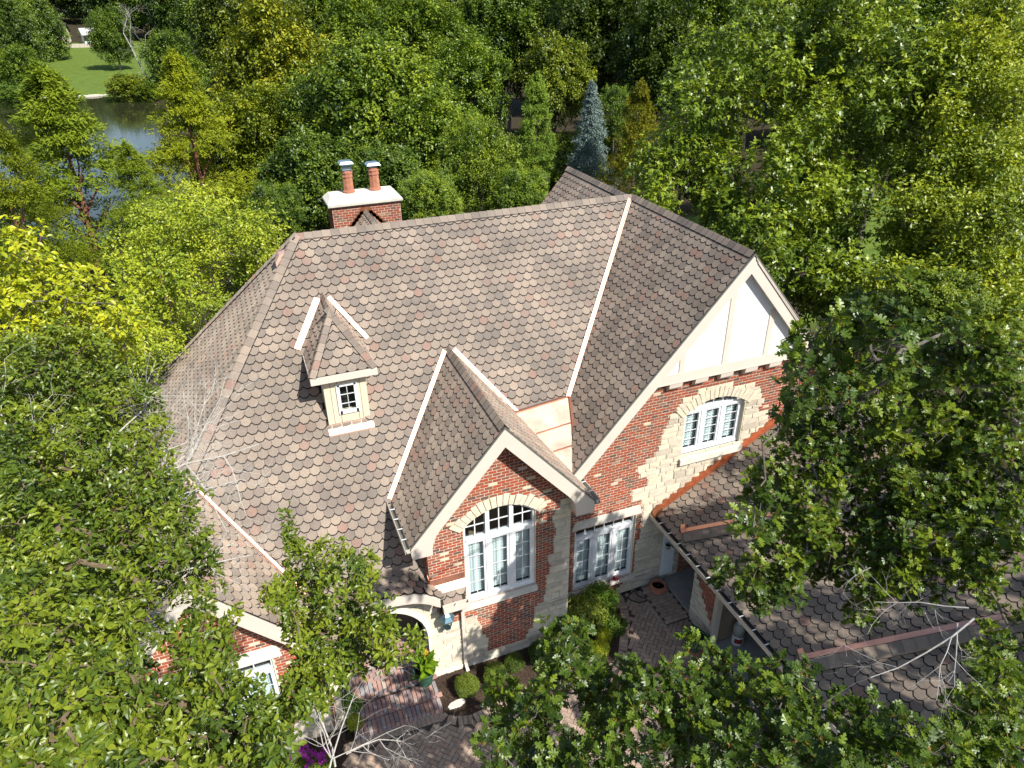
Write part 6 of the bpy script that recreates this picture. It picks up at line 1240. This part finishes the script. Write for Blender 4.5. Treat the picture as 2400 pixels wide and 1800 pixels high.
# lichen-grey dead wood of the pear over the left roof slope, bare twigs before the steps, a dead oak bough over the wing
for i, (p, d, L, r, dp) in enumerate((
        ((-3.26, -9.55, 9.95), (.6, .78, -.02), 1.7, .026, 3), ((-3.3, -9.75, 9.75), (.95, .45, -.06), 2.0, .028, 3), ((-3.35, -9.3, 10.1), (.25, 1, .2), 1.2, .022, 3), ((-3.2, -9.9, 9.6), (1, .25, .02), 1.5, .02, 3), ((-4.1, -9.6, 10.4), (-.5, .6, .25), 1.1, .02, 2), ((-3.9, -11.6, 9.4), (.4, .5, .1), 1.2, .022, 2), ((-2.9, -10.9, 9.2), (1, .35, .0), 1.3, .02, 3))):
    dead_branch(pear1, p, d, L*.95, r*.8, dp, 40+i, fork=5, spread=.95)
    dead_branch(pear1, Vector(p)+Vector((.25, .2, -.15)), Vector(d)+Vector((.1, .35, .1)), L*.7, r*.6, dp, 140+i, fork=5, spread=.9)
for i, (p, d, L, r, dp) in enumerate((((-1.72, -12.95, 7.0), (.55, .62, .05), 1.35, .017, 3), ((-1.35, -12.45, 7.1), (.1, .9, .1), .9, .012, 3), ((-1.2, -12.3, 7.05), (.8, .35, .05), .85, .011, 3))):
    dead_branch(pear2, p, d, L, r, dp, 60+i, fork=4)
for i, (p, d, L, r, dp) in enumerate((((5.22, -14.88, 9.39), (-.96, .19, -.81), 1.25, .014, 3), ((5.23, -14.79, 9.45), (-.6, .57, -.27), .9, .010, 3), ((5.1, -14.81, 9.3), (-.23, -.38, -.42), .65, .008, 3), ((4.72, -13.95, 9.46), (-.34, .08, -.27), .45, .006, 2))):
    dead_branch(oak2, p, d, L, r, dp, 70+i, fork=3)

# ------------------------------------------------------------------ trees of the wood: a few crowns of each kind, copied
def broad_crown(name, seed, nl=26, nleaf=1100, key='two', ls=.05, mat='leaf', lr=(.27, .42), flat=1.):
    """billowing crown: separate leafy lobes on a rough dome, dark gaps between, sparse large leaves inside"""
    g = np.random.default_rng(seed); C = []; O = []; T = []; CI = []
    cs = []
    for i in range(nl):
        for _ in range(40):
            u = unit(g, 1)[0]; u[2] = u[2]*.8+.22; u /= np.linalg.norm(u); c = u*g.uniform(.50, .78); r = g.uniform(*lr)
            if all(np.linalg.norm(c-q) > (r+s_)*.62 for q, s_ in cs): break
        cs.append((c, r)); lt = g.normal()*.09
        m_ = int(nleaf/5*(r/.35)**2); d = unit(g, m_); d = d[(d@u) > -.45]; m_ = len(d)
        # lumpy surface
        lump = 1+.16*np.sin(d@unit(g, 1)[0]*5+g.uniform(0, 6))+.12*np.sin(d@unit(g, 1)[0]*9)
        sc = unit(g, int(20*(r/.35)**2)+4); near = (d@sc.T); ib = near.argmax(1); w_ = np.clip((1-near.max(1))/.14, 0, 1)
        d = d*(.55+.45*w_[:, None]*0)+sc[ib]*.45; d /= np.linalg.norm(d, axis=1, keepdims=True)
        lump = lump*(1.07-.22*w_); stn = (g.normal(size=len(sc))*.10)[ib]-.16*w_
        p = c+d*(r*lump*g.uniform(.78, 1.05, m_))[:, None]
        C.append(p); o = d*.7+np.array([0, 0, .4]); O.append(o/np.linalg.norm(o, axis=1, keepdims=True)); T.append(np.full(m_, .52+lt)+.16*d[:, 2]+stn)  # tint lighter on top, darker in clump gaps: light and shade painted in
        CI.append(c+unit(g, 26)*r*g.uniform(.2, .7, (26, 1)))
    CI.append(unit(g, 160)*g.uniform(.1, .7, (160, 1)))
    C = np.concatenate(C); O = np.concatenate(O); T = np.concatenate(T); CI = np.concatenate(CI)
    parts = clusters(g, C, O, 5, key, ls, ls*.6, T, .17, droop=.5)
    parts += clusters(g, CI, np.repeat(np.array([[0, 0, 1.]]), len(CI), 0), 3, key, ls*2.6, ls, np.full(len(CI), .25), .1)  # oversized inner leaves, tinted dark to paint the crown's inner shade
    return crown_mesh(name, parts, M[mat])
def cone_crown(name, seed, nb, ncl, k, ls, mat, prof, droop, key='spray', flat=.25, jit=.3):
    """branches in tiers; prof(t) radius at height t in 0..1; unit height 2 centred at 0"""
    g = np.random.default_rng(seed); C = []; O = []; T = []
    for i in range(nb):
        t = (i+g.random())/nb; t = t**.9; R = prof(t)*g.uniform(.72, 1.12); a = g.uniform(0, 2*math.pi); z = -1+2*t
        d = np.array([math.cos(a), math.sin(a), 0.]); lt = g.normal()*.12
        s = np.sqrt(g.uniform(.04, 1, ncl)); side = g.normal(size=ncl)*flat*R*s*.6
        p = d[None]*(R*s)[:, None]+np.array([-d[1], d[0], 0])[None]*side[:, None]; p[:, 2] = z-droop*R*s**1.6+g.normal(size=ncl)*.025*jit*3+.05*R
        C.append(p); o = np.repeat(d[None], ncl, 0)+np.array([0, 0, .35]); O.append(o/np.linalg.norm(o, axis=1, keepdims=True)); T.append(np.full(ncl, .45+lt)+.25*(s-.5))
    C = np.concatenate(C); O = np.concatenate(O); T = np.concatenate(T)
    return crown_mesh(name, clusters(g, C, O, k, key, ls, ls*.4, T, .15, out=.9, droop=.45), M[mat])
CROWN = {
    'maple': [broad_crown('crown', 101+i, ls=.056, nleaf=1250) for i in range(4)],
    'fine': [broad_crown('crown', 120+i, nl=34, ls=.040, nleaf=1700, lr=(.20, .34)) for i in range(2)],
    'far': [broad_crown('crown', 130+i, nl=20, ls=.085, nleaf=330, lr=(.3, .45)) for i in range(2)],
    'cypress': [cone_crown('crown', 140+i, 130, 30, 9, .042, 'needle', lambda t: .88*(1-t)**.8+.03, .10, flat=.55) for i in range(2)],
    'spruce': [cone_crown('crown', 150, 230, 24, 7, .040, 'spruce', lambda t: .56*(1-t)**.85+.02, .30, flat=.4)],
    'pine': [cone_crown('crown', 160, 90, 26, 10, .06, 'needle', lambda t: .6*(1-t)**.6+.05, -.05, flat=.55)],
    'bush': [broad_crown('crown', 170, nl=18, ls=.07, nleaf=700)],
}
_tg = np.random.default_rng(77)
def _trunk(h, r, nb, name='trunk', spread=.55, lo=.3):
    mb = MB(); limb(mb, (0, 0, -1.), (.02, .01, .72), r, r*.3, _tg, 7, 6, .15)
    for i in range(nb):
        t = lo+(.7-lo)*i/max(1, nb-1); a = i*2.4; limb(mb, (0, 0, -1+1.72*t), (spread*math.cos(a)*(1.2-t), spread*math.sin(a)*(1.2-t), -1+1.72*t+.45), r*.4, r*.1, _tg, 4, 3, .3)
    return mb
TRUNK = {}
for k_, (r, nb, bk, sp) in dict(maple=(.05, 7, 'bark', .6), cypress=(.035, 10, 'bark_red', .4), spruce=(.03, 0, 'bark_dark', .3), bush=(.03, 5, 'bark', .5)).items():
    mb = _trunk(1, r, nb, spread=sp); TRUNK[k_] = npmesh('trunk', mb.v, mb.f, M[bk], None, mb.t, True)
def wood_tree(kind, name, x, y, zc, r, rz, color, label, cat='tree', group=None, rot=None):
    """crown centre height zc above datum, radius r, half height rz; its trunk stands on the ground below"""
    rot = (x*7.3+y*3.1) % 6.28 if rot is None else rot
    zg = gh(x, y)-.05
    root = empty(name, (x, y, zg), label, cat, group)
    ms_ = CROWN[kind]; me = ms_[int(abs(x*13+y*7)) % len(ms_)]
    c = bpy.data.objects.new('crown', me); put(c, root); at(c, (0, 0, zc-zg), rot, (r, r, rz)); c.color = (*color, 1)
    tk = {'cypress': 'cypress', 'spruce': 'spruce', 'pine': 'spruce', 'bush': 'bush'}.get(kind, 'maple')
    if kind != 'bush':
        t = bpy.data.objects.new('trunk', TRUNK[tk]); put(t, root); H = (zc-zg+rz*.3); at(t, (0, 0, H*.58), rot, (r*1.0, r*1.0, H*.58))
    return root
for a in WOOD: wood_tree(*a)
ORD = 'first second third fourth fifth sixth seventh eighth ninth tenth eleventh twelfth thirteenth fourteenth fifteenth sixteenth seventeenth eighteenth nineteenth twentieth'.split()
for (x, y, zc, r, rz, c, row, n_) in TOPWOOD: wood_tree('maple', 'maple_tree', x, y, zc, r, rz, c, '%s tree from the left in the %s row of the wood behind the house' % (ORD[n_], row), 'tree', 'trees of the wood along the top')
# the far wood beyond the pond and behind everything reads as one mass
g = np.random.default_rng(5); parts = []
fv = []
for me in CROWN['far']:
    n = len(me.vertices); v = np.empty(n*3, dtype=np.float32); me.vertices.foreach_get('co', v); f = np.empty(len(me.polygons)*3, dtype=np.int32); me.polygons.foreach_get('vertices', f)
    t = np.empty(len(me.polygons), dtype=np.float32); me.attributes['tint'].data.foreach_get('value', t); fv.append((v.reshape(-1, 3), f.reshape(-1, 3), t))
for i, (x, y, r) in enumerate(FARWOOD):
    v, f, t = fv[i % 2]; a = g.uniform(0, 6.28); c, s = math.cos(a), math.sin(a); rz = r*g.uniform(.95, 1.35)
    w = np.stack([(v[:, 0]*c-v[:, 1]*s)*r+x, (v[:, 0]*s+v[:, 1]*c)*r+y, v[:, 2]*rz+gh(x, y)+rz*1.05], 1)
    parts.append((w, f, np.clip(t+g.normal()*.2-.08, 0, 1)))
v, f, t = join(parts); me = npmesh('far_wood', v, f, M['leaf'], None, t)
fw = put(bpy.data.objects.new('far_wood', me), None, 'stuff', 'dense green wood beyond the pond and behind the trees', None); fw.color = (.95, .95, .9, 1)

# ------------------------------------------------------------------ things in the courtyard
def small_crown(seed, n, k, key, ls, rad, mat, squash=1., fill=.3, tmean=.5, tv=.18):
    g = np.random.default_rng(seed); u = unit(g, n); u[:, 2] = np.abs(u[:, 2])*1.2-.35; u /= np.linalg.norm(u, axis=1, keepdims=True)
    p = u*rad*(1-fill*g.random((n, 1))**2)*(1+.08*np.sin(u[:, :1]*7)); p[:, 2] *= squash
    o = u*.8+np.array([0, 0, .4]); o /= np.linalg.norm(o, axis=1, keepdims=True)
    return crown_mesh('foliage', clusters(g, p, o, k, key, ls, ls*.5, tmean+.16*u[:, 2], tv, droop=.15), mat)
def shrub(name, x, y, z, me, s, color, label, cat='shrub', group=None, rz=0., stem=True):
    root = empty(name, (x, y, .03), label, cat, group)
    c = bpy.data.objects.new('foliage', me); put(c, root); at(c, (0, 0, z-.03), rz, s); c.color = (*color, 1)
    if stem:
        mb = MB(); g = np.random.default_rng(int(x*100) % 97)
        for k in range(5): a = k*1.26; limb(mb, (.02*math.cos(a), .02*math.sin(a), -.03), (.16*math.cos(a), .16*math.sin(a), z*1.05), .018, .006, g, 5, 3, .3)
        mb.build('stem', M['bark'], root)
    return root
bx = small_crown(1, 1500, 5, 'two', .034, .30, M['box'], .92)
lf = small_crown(2, 420, 6, 'pear', .075, .42, M['leaf'], 1., .6)
fn = small_crown(3, 800, 6, 'two', .04, .45, M['leaf'], 1., .6, .55, .25)
G_ = 'clipped boxwoods along the bay wall'  # leaf tones step from sunlit to shaded: the light is put into the colour
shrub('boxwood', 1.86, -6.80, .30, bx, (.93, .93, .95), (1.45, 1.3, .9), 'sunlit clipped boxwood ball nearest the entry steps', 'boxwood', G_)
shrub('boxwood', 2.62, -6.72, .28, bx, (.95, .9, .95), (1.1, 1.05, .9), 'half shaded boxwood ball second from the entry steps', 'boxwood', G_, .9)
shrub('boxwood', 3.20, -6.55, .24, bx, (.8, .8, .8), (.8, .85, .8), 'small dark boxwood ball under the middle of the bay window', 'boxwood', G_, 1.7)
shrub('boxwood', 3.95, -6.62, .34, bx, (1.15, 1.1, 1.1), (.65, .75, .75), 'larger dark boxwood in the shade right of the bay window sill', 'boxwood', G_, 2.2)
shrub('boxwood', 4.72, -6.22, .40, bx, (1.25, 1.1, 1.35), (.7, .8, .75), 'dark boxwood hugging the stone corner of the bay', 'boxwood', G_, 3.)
shrub('variegated_shrub', 5.42, -6.05, .55, fn, (1.35, 1.25, 1.35), (1.05, .95, .85), 'loose grey green shrub in the corner between bay and recess wall')
shrub('laurel_shrub', 6.05, -5.72, .50, lf, (1.1, .95, 1.2), (.75, .95, .85), 'dark glossy leaved shrub under the right end of the recess window')
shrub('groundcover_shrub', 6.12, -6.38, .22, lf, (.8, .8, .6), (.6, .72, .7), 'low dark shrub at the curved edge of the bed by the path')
shrub('barberry_shrub', 5.72, -6.62, .22, fn, (.5, .5, .55), (1.9, 1.55, .5), 'small lime yellow shrub by the path, upper of two')
shrub('barberry_shrub', 5.42, -6.95, .22, fn, (.55, .55, .55), (1.7, 1.45, .5), 'small lime yellow shrub lower down beside the oak leaves')
shrub('hydrangea_shrub', 4.75, -6.85, .35, lf, (1., .9, .85), (.9, 1.0, .85), 'broad leaved green shrub in the middle of the mulch bed')
# flowers in the left bed
def flower_plant(x, y, label, n=14, seed=1):
    g = np.random.default_rng(seed); root = empty('flower_plant', (x, y, .03), label, 'flowers', 'magenta flowers in the left bed')
    C = []; 
    mb = MB()
    for i in range(n):
        a = g.uniform(0, 6.28); r = g.uniform(.02, .20); h = g.uniform(.28, .6); q = (r*math.cos(a), r*math.sin(a), h); mb.tube([(q[0]*.3, q[1]*.3, 0), q], [.008, .005], 4)
        for k in range(7): C.append((q[0]+g.normal()*.014, q[1]+g.normal()*.014, h+k*.022))
    mb.build('stem', M['leaf'], root)
    C = np.array(C); O = np.repeat(np.array([[0, 0, 1.]]), len(C), 0)
    v, f, t = join(clusters(g, C, O, 5, 'two', .038, .008, np.full(len(C), .5), .3, out=.5))
    put(bpy.data.objects.new('blossom', npmesh('blossom', v, f, M['petal'], None, t)), root)
    c = bpy.data.objects.new('foliage', lf); put(c, root); at(c, (0, 0, .14), seed, (.5, .5, .4))
for i, (x, y, lb) in enumerate(((-2.18, -7.22, 'magenta flower spikes below the left gable window, farthest left clump'), (-1.95, -7.42, 'magenta flower spikes in the left bed, middle clump'), (-1.68, -7.5, 'magenta flower spikes nearest the entry steps'), (-2.70, -7.32, 'small magenta flower clump half hidden under the pear'))):
    flower_plant(x, y, lb, 14, i+1)
# pots on and beside the steps
def lathe_pot(name, prof, mat, loc, label, cat='pot', n=28, soil=None, group=None):
    root = empty(name, loc, label, cat, group)
    mb = MB(); mb.lathe(prof, (0, 0, 0), n); mb.build('pot_body', M[mat], root, smooth=True)
    if soil: mb = MB(); mb.lathe([(soil[0], soil[1]-.01), (soil[0], soil[1])], (0, 0, 0), n); mb.build('soil', M['soil'], root)
    return root
def open_prof(outer, rim, wall_, depth):
    """outer profile, then down the inside"""
    r, z = outer[-1]; return outer+[(r-wall_*.3, z+.012), (r-wall_, z), (r-wall_*1.2, z-depth)]
lathe_pot('terracotta_bowl', open_prof([(.16, 0), (.23, .05), (.262, .13), (.262, .18), (.225, .245), (.215, .27)], .2, .035, .10), 'terracotta', (7.98, -5.60, .03), 'round terracotta bowl on the pavers beside the porch slab', 'pot', soil=(.19, .17))
mb = MB(); mb.prism([(-.05, -.03, 0), (.05, -.02, .02), (.04, .03, .03), (-.05, .03, .01)], (0, 0, .012)); tg = thing_mesh('plant_tag', mb, M['leaf'], 'small green tag lying in the terracotta bowl', 'plant tag'); at(tg, (8.0, -5.58, .205), .4)
# green square planter
root = empty('square_planter', (7.80, -7.70, .03), 'green glazed square planter with bare soil by the porch post', 'planter'); root.rotation_euler = (0, 0, .33)
mb = MB(); h = .46; a, b = .15, .235
vs = []
for (s, z) in ((a, 0), (b-.012, h-.06), (b+.012, h-.06), (b+.012, h), (b-.03, h), (b-.035, h-.07)):
    vs += [(-s, -s, z), (s, -s, z), (s, s, z), (-s, s, z)]
fs = [(3, 2, 1, 0)]
for i in range(5):
    for k in range(4): fs.append((i*4+k, i*4+(k+1) % 4, (i+1)*4+(k+1) % 4, (i+1)*4+k))
mb.add(vs, fs); mb.build('planter_body', M['green_glaze'], root)
mb = MB(); mb.box((-.2, -.2, h-.08), (.2, .2, h-.07)); mb.build('soil', M['soil'], root)
mb = MB(); mb.box((-.25, -.27, -.0), (.27, .24, .025)); sc_ = thing_mesh('planter_tray', mb, M['terracotta'], 'brown tray under the green square planter', 'tray'); at(sc_, (7.83, -7.74, .032), .33)
at(root, (7.80, -7.70, .058), .33)
# big urn with yellow canna beside the steps
lathe_pot('planter_urn', open_prof([(.15, 0), (.17, .02), (.15, .06), (.19, .16), (.235, .32), (.25, .42), (.275, .45)], .2, .035, .08), 'green_glaze', (.92, -6.47, .50), 'dark green urn at the right end of the landing', 'urn', soil=(.22, .38))
g = np.random.default_rng(12); root = empty('canna_plant', (.92, -6.47, .88), 'leafy canna with a yellow flower in the dark green urn', 'plant')
n = 46; P = np.zeros((n, 3)); P[:, :2] = g.normal(size=(n, 2))*.08; P[:, 2] = g.uniform(0, .35, n); A = unit(g, n); A[:, 2] = np.abs(A[:, 2])*1.2+.25
v, f, t = place_leaves('pear', P, A, np.array([0, 0, 1.])+g.normal(size=(n, 3))*.5, g.uniform(.22, .42, n), np.clip(.5+g.normal(size=n)*.25, 0, .88), g)
o_ = put(bpy.data.objects.new('foliage', npmesh('foliage', v, f, M['leaf'], None, t)), root); o_.color = (1.1, 1.3, .9, 1)
C = np.array([(.05+g.normal()*.02, -.02+g.normal()*.02, .60+g.random()*.08) for _ in range(10)]); v, f, t = join(clusters(g, C, np.repeat(np.array([[0, 0, 1.]]), 10, 0), 5, 'two', .07, .01, np.full(10, .5), .2))
put(bpy.data.objects.new('blossom', npmesh('blossom', v, f, M['yellowpetal'], None, t)), root)
mb = MB(); mb.tube([(0, 0, -.1), (.03, -.01, .3), (.05, -.02, .6)], [.014, .012, .008], 5); mb.build('stem', M['leaf'], root)
# hosta and lime shrub left of the steps
root = shrub('hosta_plant', -.98, -6.35, .34, lf, (.75, .7, .8), (.9, 1.2, 1.0), 'big leaved plant left of the entry steps against the stone corner', 'plant')
shrub('lime_shrub', -.88, -6.75, .25, fn, (.42, .42, .5), (2.0, 1.7, .5), 'small bright lime plant at the left end of the steps')
# shutter board with two hanging pots
root = empty('decorative_shutter', (8.38, -5.33, .30), 'white board and batten shutter with a dark bracket hung on the stone wall', 'shutter')
mb = MB()
for i in range(3):
    pl = MB(); pl.box((-.21+i*.142, 0, 0), (-.21+i*.142+.132, .025, 1.62)); pl.build('plank', M['white'], root)
for z in (.34, 1.24): b_ = MB(); b_.box((-.235, -.025, z), (.235, 0, z+.10)); b_.build('batten', M['white'], root)
b_ = MB(); b_.tube([(-.16, -.03, 1.5), (-.14, -.12, 1.55), (-.05, -.13, 1.50)], .012, 6); b_.tube([(.10, -.03, 1.5), (.12, -.12, 1.55), (.20, -.13, 1.48)], .012, 6); b_.box((-.05, -.04, 1.35), (.05, -.02, 1.7)); b_.build('bracket', M['black'], root)
for x, lb in ((8.27, 'left metal pot hanging on the white shutter'), (8.46, 'right metal pot hanging on the white shutter')):
    lathe_pot('hanging_pot', open_prof([(.055, 0), (.075, .12), (.085, .135)], .1, .008, .05), 'tank_grey', (x, -5.45, 1.40), lb, 'pot', 18, (.07, .10), 'metal pots on the white shutter')
# dark red flowers on the recess sill
root = empty('sill_flowers', (6.75, -5.30, .645), 'clump of dark red flowers lying on the recess window sill', 'flowers')
C = g.normal(size=(26, 3))*np.array([.09, .03, .03])+np.array([0, 0, .05]); v, f, t = join(clusters(g, C, np.repeat(np.array([[0, 0, 1.]]), 26, 0), 5, 'two', .05, .01, np.full(26, .4), .3)); put(bpy.data.objects.new('blossom', npmesh('blossom', v, f, M['redpetal'], None, t)), root)
# hose, brick landing, stones, tank
hp = [(7.54, -5.30, .06), (7.50, -5.36, .05), (7.30, -5.38, .05), (7.10, -5.50, .05), (7.08, -5.62, .05), (7.25, -5.80, .05), (7.50, -5.82, .05), (7.70, -5.72, .05), (7.66, -5.52, .06), (7.50, -5.42, .07), (7.34, -5.47, .065), (7.38, -5.62, .06), (7.52, -5.76, .065), (7.64, -5.84, .05), (7.74, -5.74, .06), (7.80, -5.52, .06), (7.68, -5.36, .05)]
def smooth(pts, n=5):
    out = []
    for i in range(len(pts)-1):
        p0, p1, p2, p3 = (Vector(pts[max(0, min(len(pts)-1, i+k))]) for k in (-1, 0, 1, 2))
        for k in range(n): t = k/n; out.append(.5*((2*p1)+(p2-p0)*t+(2*p0-5*p1+4*p2-p3)*t*t+(3*p1-p0-3*p2+p3)*t**3))
    return out+[Vector(pts[-1])]
mb = MB(); mb.tube([(p-Vector((7.5, -5.6, 0))) for p in smooth(hp)], .014, 6); ho = thing_mesh('garden_hose', mb, M['black'], 'loosely coiled black garden hose on the pavers by the terracotta bowl', 'hose', smooth=True); ho.location = (7.5, -5.6, 0)
mb = MB(); mb.box((7.53, -6.80, .02), (8.29, -5.40, .085)); ld = thing_mesh('brick_landing', mb, M['joint_sand'], 'low brick landing one step up in front of the porch slab', 'step')
r_ = 0
y = -6.74
while y < -5.45:
    x = 7.57+(.06 if r_ % 2 else 0)
    while x < 8.25: flat('paver', 'paver', ld, x+.06, y, .075, 0 if r_ % 2 else 0, prg.random()); x += .232
    y += .116; r_ += 1
mb = MB(); r2 = random.Random(4)
pts = [(.24*math.cos(a)*r2.uniform(.8, 1.1), .10*math.sin(a)*r2.uniform(.8, 1.1)) for a in [k*.7 for k in range(9)]]
mb.prism([(x, y, 0) for x, y in pts], (0, 0, .04)); s_ = thing_mesh('flat_stone', mb, M['cap_stone'], 'flat grey stone lying on the mulch in front of the first boxwood', 'stone'); at(s_, (1.52, -7.02, .045), .2)
root = empty('propane_tank', (8.92, -7.99, .06), 'white and grey gas cylinder standing in the dark opening', 'gas cylinder')
mb = MB(); mb.lathe([(.13, 0), (.155, .04), (.155, .34)], (0, 0, 0), 24); mb.build('lower_shell', M['tank'], root, smooth=True)
mb = MB(); mb.lathe([(.156, .34), (.153, .60), (.12, .70), (.05, .74)], (0, 0, 0), 24); mb.build('upper_shell', M['tank_grey'], root, smooth=True)
mb = MB(); mb.lathe([(.075, .70), (.08, .84), (.07, .84), (.065, .72)], (0, 0, 0), 16); mb.lathe([(.02, .72), (.025, .86)], (0, 0, 0), 8); mb.build('collar', M['tank'], root)
mb = MB(); n_ = 10
for i in range(n_):
    a0, a1 = math.radians(200+i*8), math.radians(208+i*8); mb.quad(*[(.158*math.cos(a), .158*math.sin(a), z) for a, z in ((a0, .12), (a1, .12), (a1, .28), (a0, .28))])
mb.build('warning_label', M['tank_label'], root)
mb = MB(); 
for k in range(60):
    a = r2.uniform(0, 6.28); r = r2.uniform(0, .22)**.8; x, y = r*math.cos(a)*1.3, r*math.sin(a)*.8; d = r2.uniform(.01, .04)
    mb.quad((x-d, y-d*.5, .01+k*.0004), (x+d*.6, y-d, .012+k*.0004), (x+d, y+d*.5, .01+k*.0005), (x-d*.5, y+d, .013+k*.0004))
lp = mb.build('leaf_litter', M['soil'], None, 'stuff'); lp.location = (7.05, -8.28, .035)
# ------------------------------------------------------------------ across the pond
def far_house(name, x, y, w, d, h, rh, label, wallm, roofm, rot=0.):
    z = gh(x, y)-.1; root = empty(name, (x, y, z), label, 'house'); root.rotation_euler = (0, 0, rot)
    b = MB(); b.box((-w/2, -d/2, 0), (w/2, d/2, h)); b.prism([(-w/2, -d/2, h), (-w/2, d/2, h), (-w/2, 0, h+rh)], (w, 0, 0)); wl_ = b.build('wall', wallm, root)
    b = MB(); e = .5
    b.prism([(-w/2-e, -d/2-e, h-.2), (-w/2-e, 0, h+rh+.05), (-w/2-e, 0, h+rh+.25), (-w/2-e, -d/2-e, h)], (w+2*e, 0, 0)); b.prism([(-w/2-e, d/2+e, h-.2), (-w/2-e, 0, h+rh+.05), (-w/2-e, 0, h+rh+.25), (-w/2-e, d/2+e, h)], (w+2*e, 0, 0)); b.build('roof', roofm, root)
    for k in range(3):
        b = MB(); xx = -w/2+w*(k+.5)/3; b.box((xx-.6, -d/2-.06, 1.), (xx+.6, -d/2, 2.3)); b.build('window', M['dark'], root)
    return root
far_house('pale_house', -50.5, 256, 22, 9, 3.2, 2.2, 'long pale house half hidden by trees across the pond', M['pebble'], M['deck'])
far_house('white_shed', -33.5, 252, 3.2, 4, 2.8, 1.4, 'small white building between the trees across the pond', M['white'], M['tank'], .3)
mb = MB(); x = 0
for i in range(12): mb.box((i*1.3, math.sin(i*.4)*.3, 0), (i*1.3+1.28, .5+math.sin(i*.4)*.3, 1.1))
rw = thing_mesh('retaining_wall', mb, M['pebble'], 'low pale retaining wall at the head of the far lawn', 'wall'); rw.location = (-47, 243, gh(-47, 243)-.1)
# bare dead tree on the far bank, pale stones along the water
g = np.random.default_rng(31); root = empty('bare_tree', (-10.5, 131, gh(-10.5, 131)), 'bare grey dead tree on the far pond bank', 'tree'); mb = MB(); twig_tree(mb, (0, 0, 0), (-.25, 0, 1), 11, .16, 3, g, 4, .8); mb.build('trunk', M['deadwood'], root)
mb = MB()
for i in range(60):
    x = -34+i*.42+r2.uniform(-.2, .2); y = 140.4+math.sin(i*.2)*.5; s = r2.uniform(.2, .45); z = -1.95
    mb.prism([(x-s, y-s*.6, z), (x+s*.7, y-s, z), (x+s, y+s*.5, z), (x-s*.6, y+s, z)], (0, 0, s*.7))
mb.build('shore_stones', M['cap_stone'], None, 'stuff', 'pale stones along the far shore of the pond')
# understorey under the wood behind the house
g = np.random.default_rng(15)

# ------------------------------------------------------------------ finish: the largest pieces one by one, the rest joined
bpy.context.view_layer.update()
dg = bpy.context.evaluated_depsgraph_get()
LIM = 298
cam_p = np.array(CAMP); Rf = np.array(_f); Rr = np.array(_r); Rd = np.array(_d)
def proj(p):
    v = p-cam_p; d = v@Rf; return 1200+PX*(v@Rr)/d, 900+PX*(v@Rd)/d, d
byname = {o.name: o for o in bpy.data.objects}
MESHV = {}
def variant(kind, key, tint):
    lv = int(round(tint*11)); k = (key, lv)
    if k not in MESHV:
        V, F, mi, mats = TPL[key]; MESHV[k] = npmesh(kind, V, F, mats, mi, [lv/11]*len(F))
    return MESHV[k]
cand = {}
for (kind, par), L in PIECE.items():
    if kind.endswith('*'): continue
    for i, (key, m, t) in enumerate(L):
        V, F, mi, mats = TPL[key]
        f0 = max(range(len(F)), key=lambda q: len(F[q])) if False else 0
        P = (m[:3, :3]@V[list(F[0])].T).T+m[:3, 3]; c = P.mean(0)
        u, v, d = proj(c)
        if d < 1 or not (10 < u < 2390 and 10 < v < 1790): continue
        pr = [proj(q) for q in P]; a = 0
        for j in range(len(pr)): a += pr[j-1][0]*pr[j][1]-pr[j][0]*pr[j-1][1]
        n = np.cross(P[1]-P[0], P[2]-P[0])
        cand.setdefault((kind, byname[par].get('kind') or ('house' if byname[par].parent else par)), []).append((abs(a)/2, kind, par, i, c))
chosen = set(); nr = 0
for grp, L in cand.items():
    L.sort(key=lambda q: -q[0]); n = 0
    for area, kind, par, i, c in L:
        if n >= LIM or nr > 9000 or area < 20: break
        dv = c-cam_p; dist = np.linalg.norm(dv); dv /= dist
        nr += 1
        hit, loc, nor, idx, ob, mt = SC.ray_cast(dg, Vector(cam_p), Vector(dv), distance=dist-.06)
        if hit and (not ob.name.startswith('pane')): continue
        chosen.add((kind, par, i)); n += 1
for (kind, par), L in list(PIECE.items()):
    base = kind.rstrip('*'); p = byname[par]; rest = []
    for i, (key, m, t) in enumerate(L):
        if (kind, par, i) in chosen:
            o = bpy.data.objects.new(base, variant(base, key, t)); put(o, p)
            o.matrix_parent_inverse = p.matrix_world.inverted()
            o.matrix_basis = Matrix(m.tolist())
        else: RAW.setdefault((base, par), []).append(('T', key, m, t))
PLUR = {'shingle': 'shingles', 'brick': 'brickwork', 'stone': 'stonework', 'paver': 'pavers', 'ridge_cap': 'ridge_caps'}
for (kind, par), L in RAW.items():
    p = byname[par]; V = []; F = []; mi = []; ti = []; mats = []; b = 0
    for e in L:
        if e[0] == 'T':
            _, key, m, t = e; v, f, q, ms_ = TPL[key]; v = (m[:3, :3]@v.T).T+m[:3, 3]
        else: v, f, q, t, ms_ = e
        for mm in ms_:
            if mm not in mats: mats.append(mm)
        V.append(np.asarray(v, dtype=float)); F += [tuple(k+b for k in ff) for ff in f]; mi += [mats.index(ms_[k]) for k in q]; ti += [t]*len(f); b += len(v)
    me = npmesh(PLUR.get(kind, kind), np.concatenate(V), F, mats, mi, ti)
    o = put(bpy.data.objects.new(PLUR.get(kind, kind), me), p, 'stuff'); o.matrix_parent_inverse = p.matrix_world.inverted()
print('pieces single', len(chosen), 'rays', nr, 'objects', len(bpy.data.objects), 'tris', sum(len(m.polygons) for m in bpy.data.meshes))
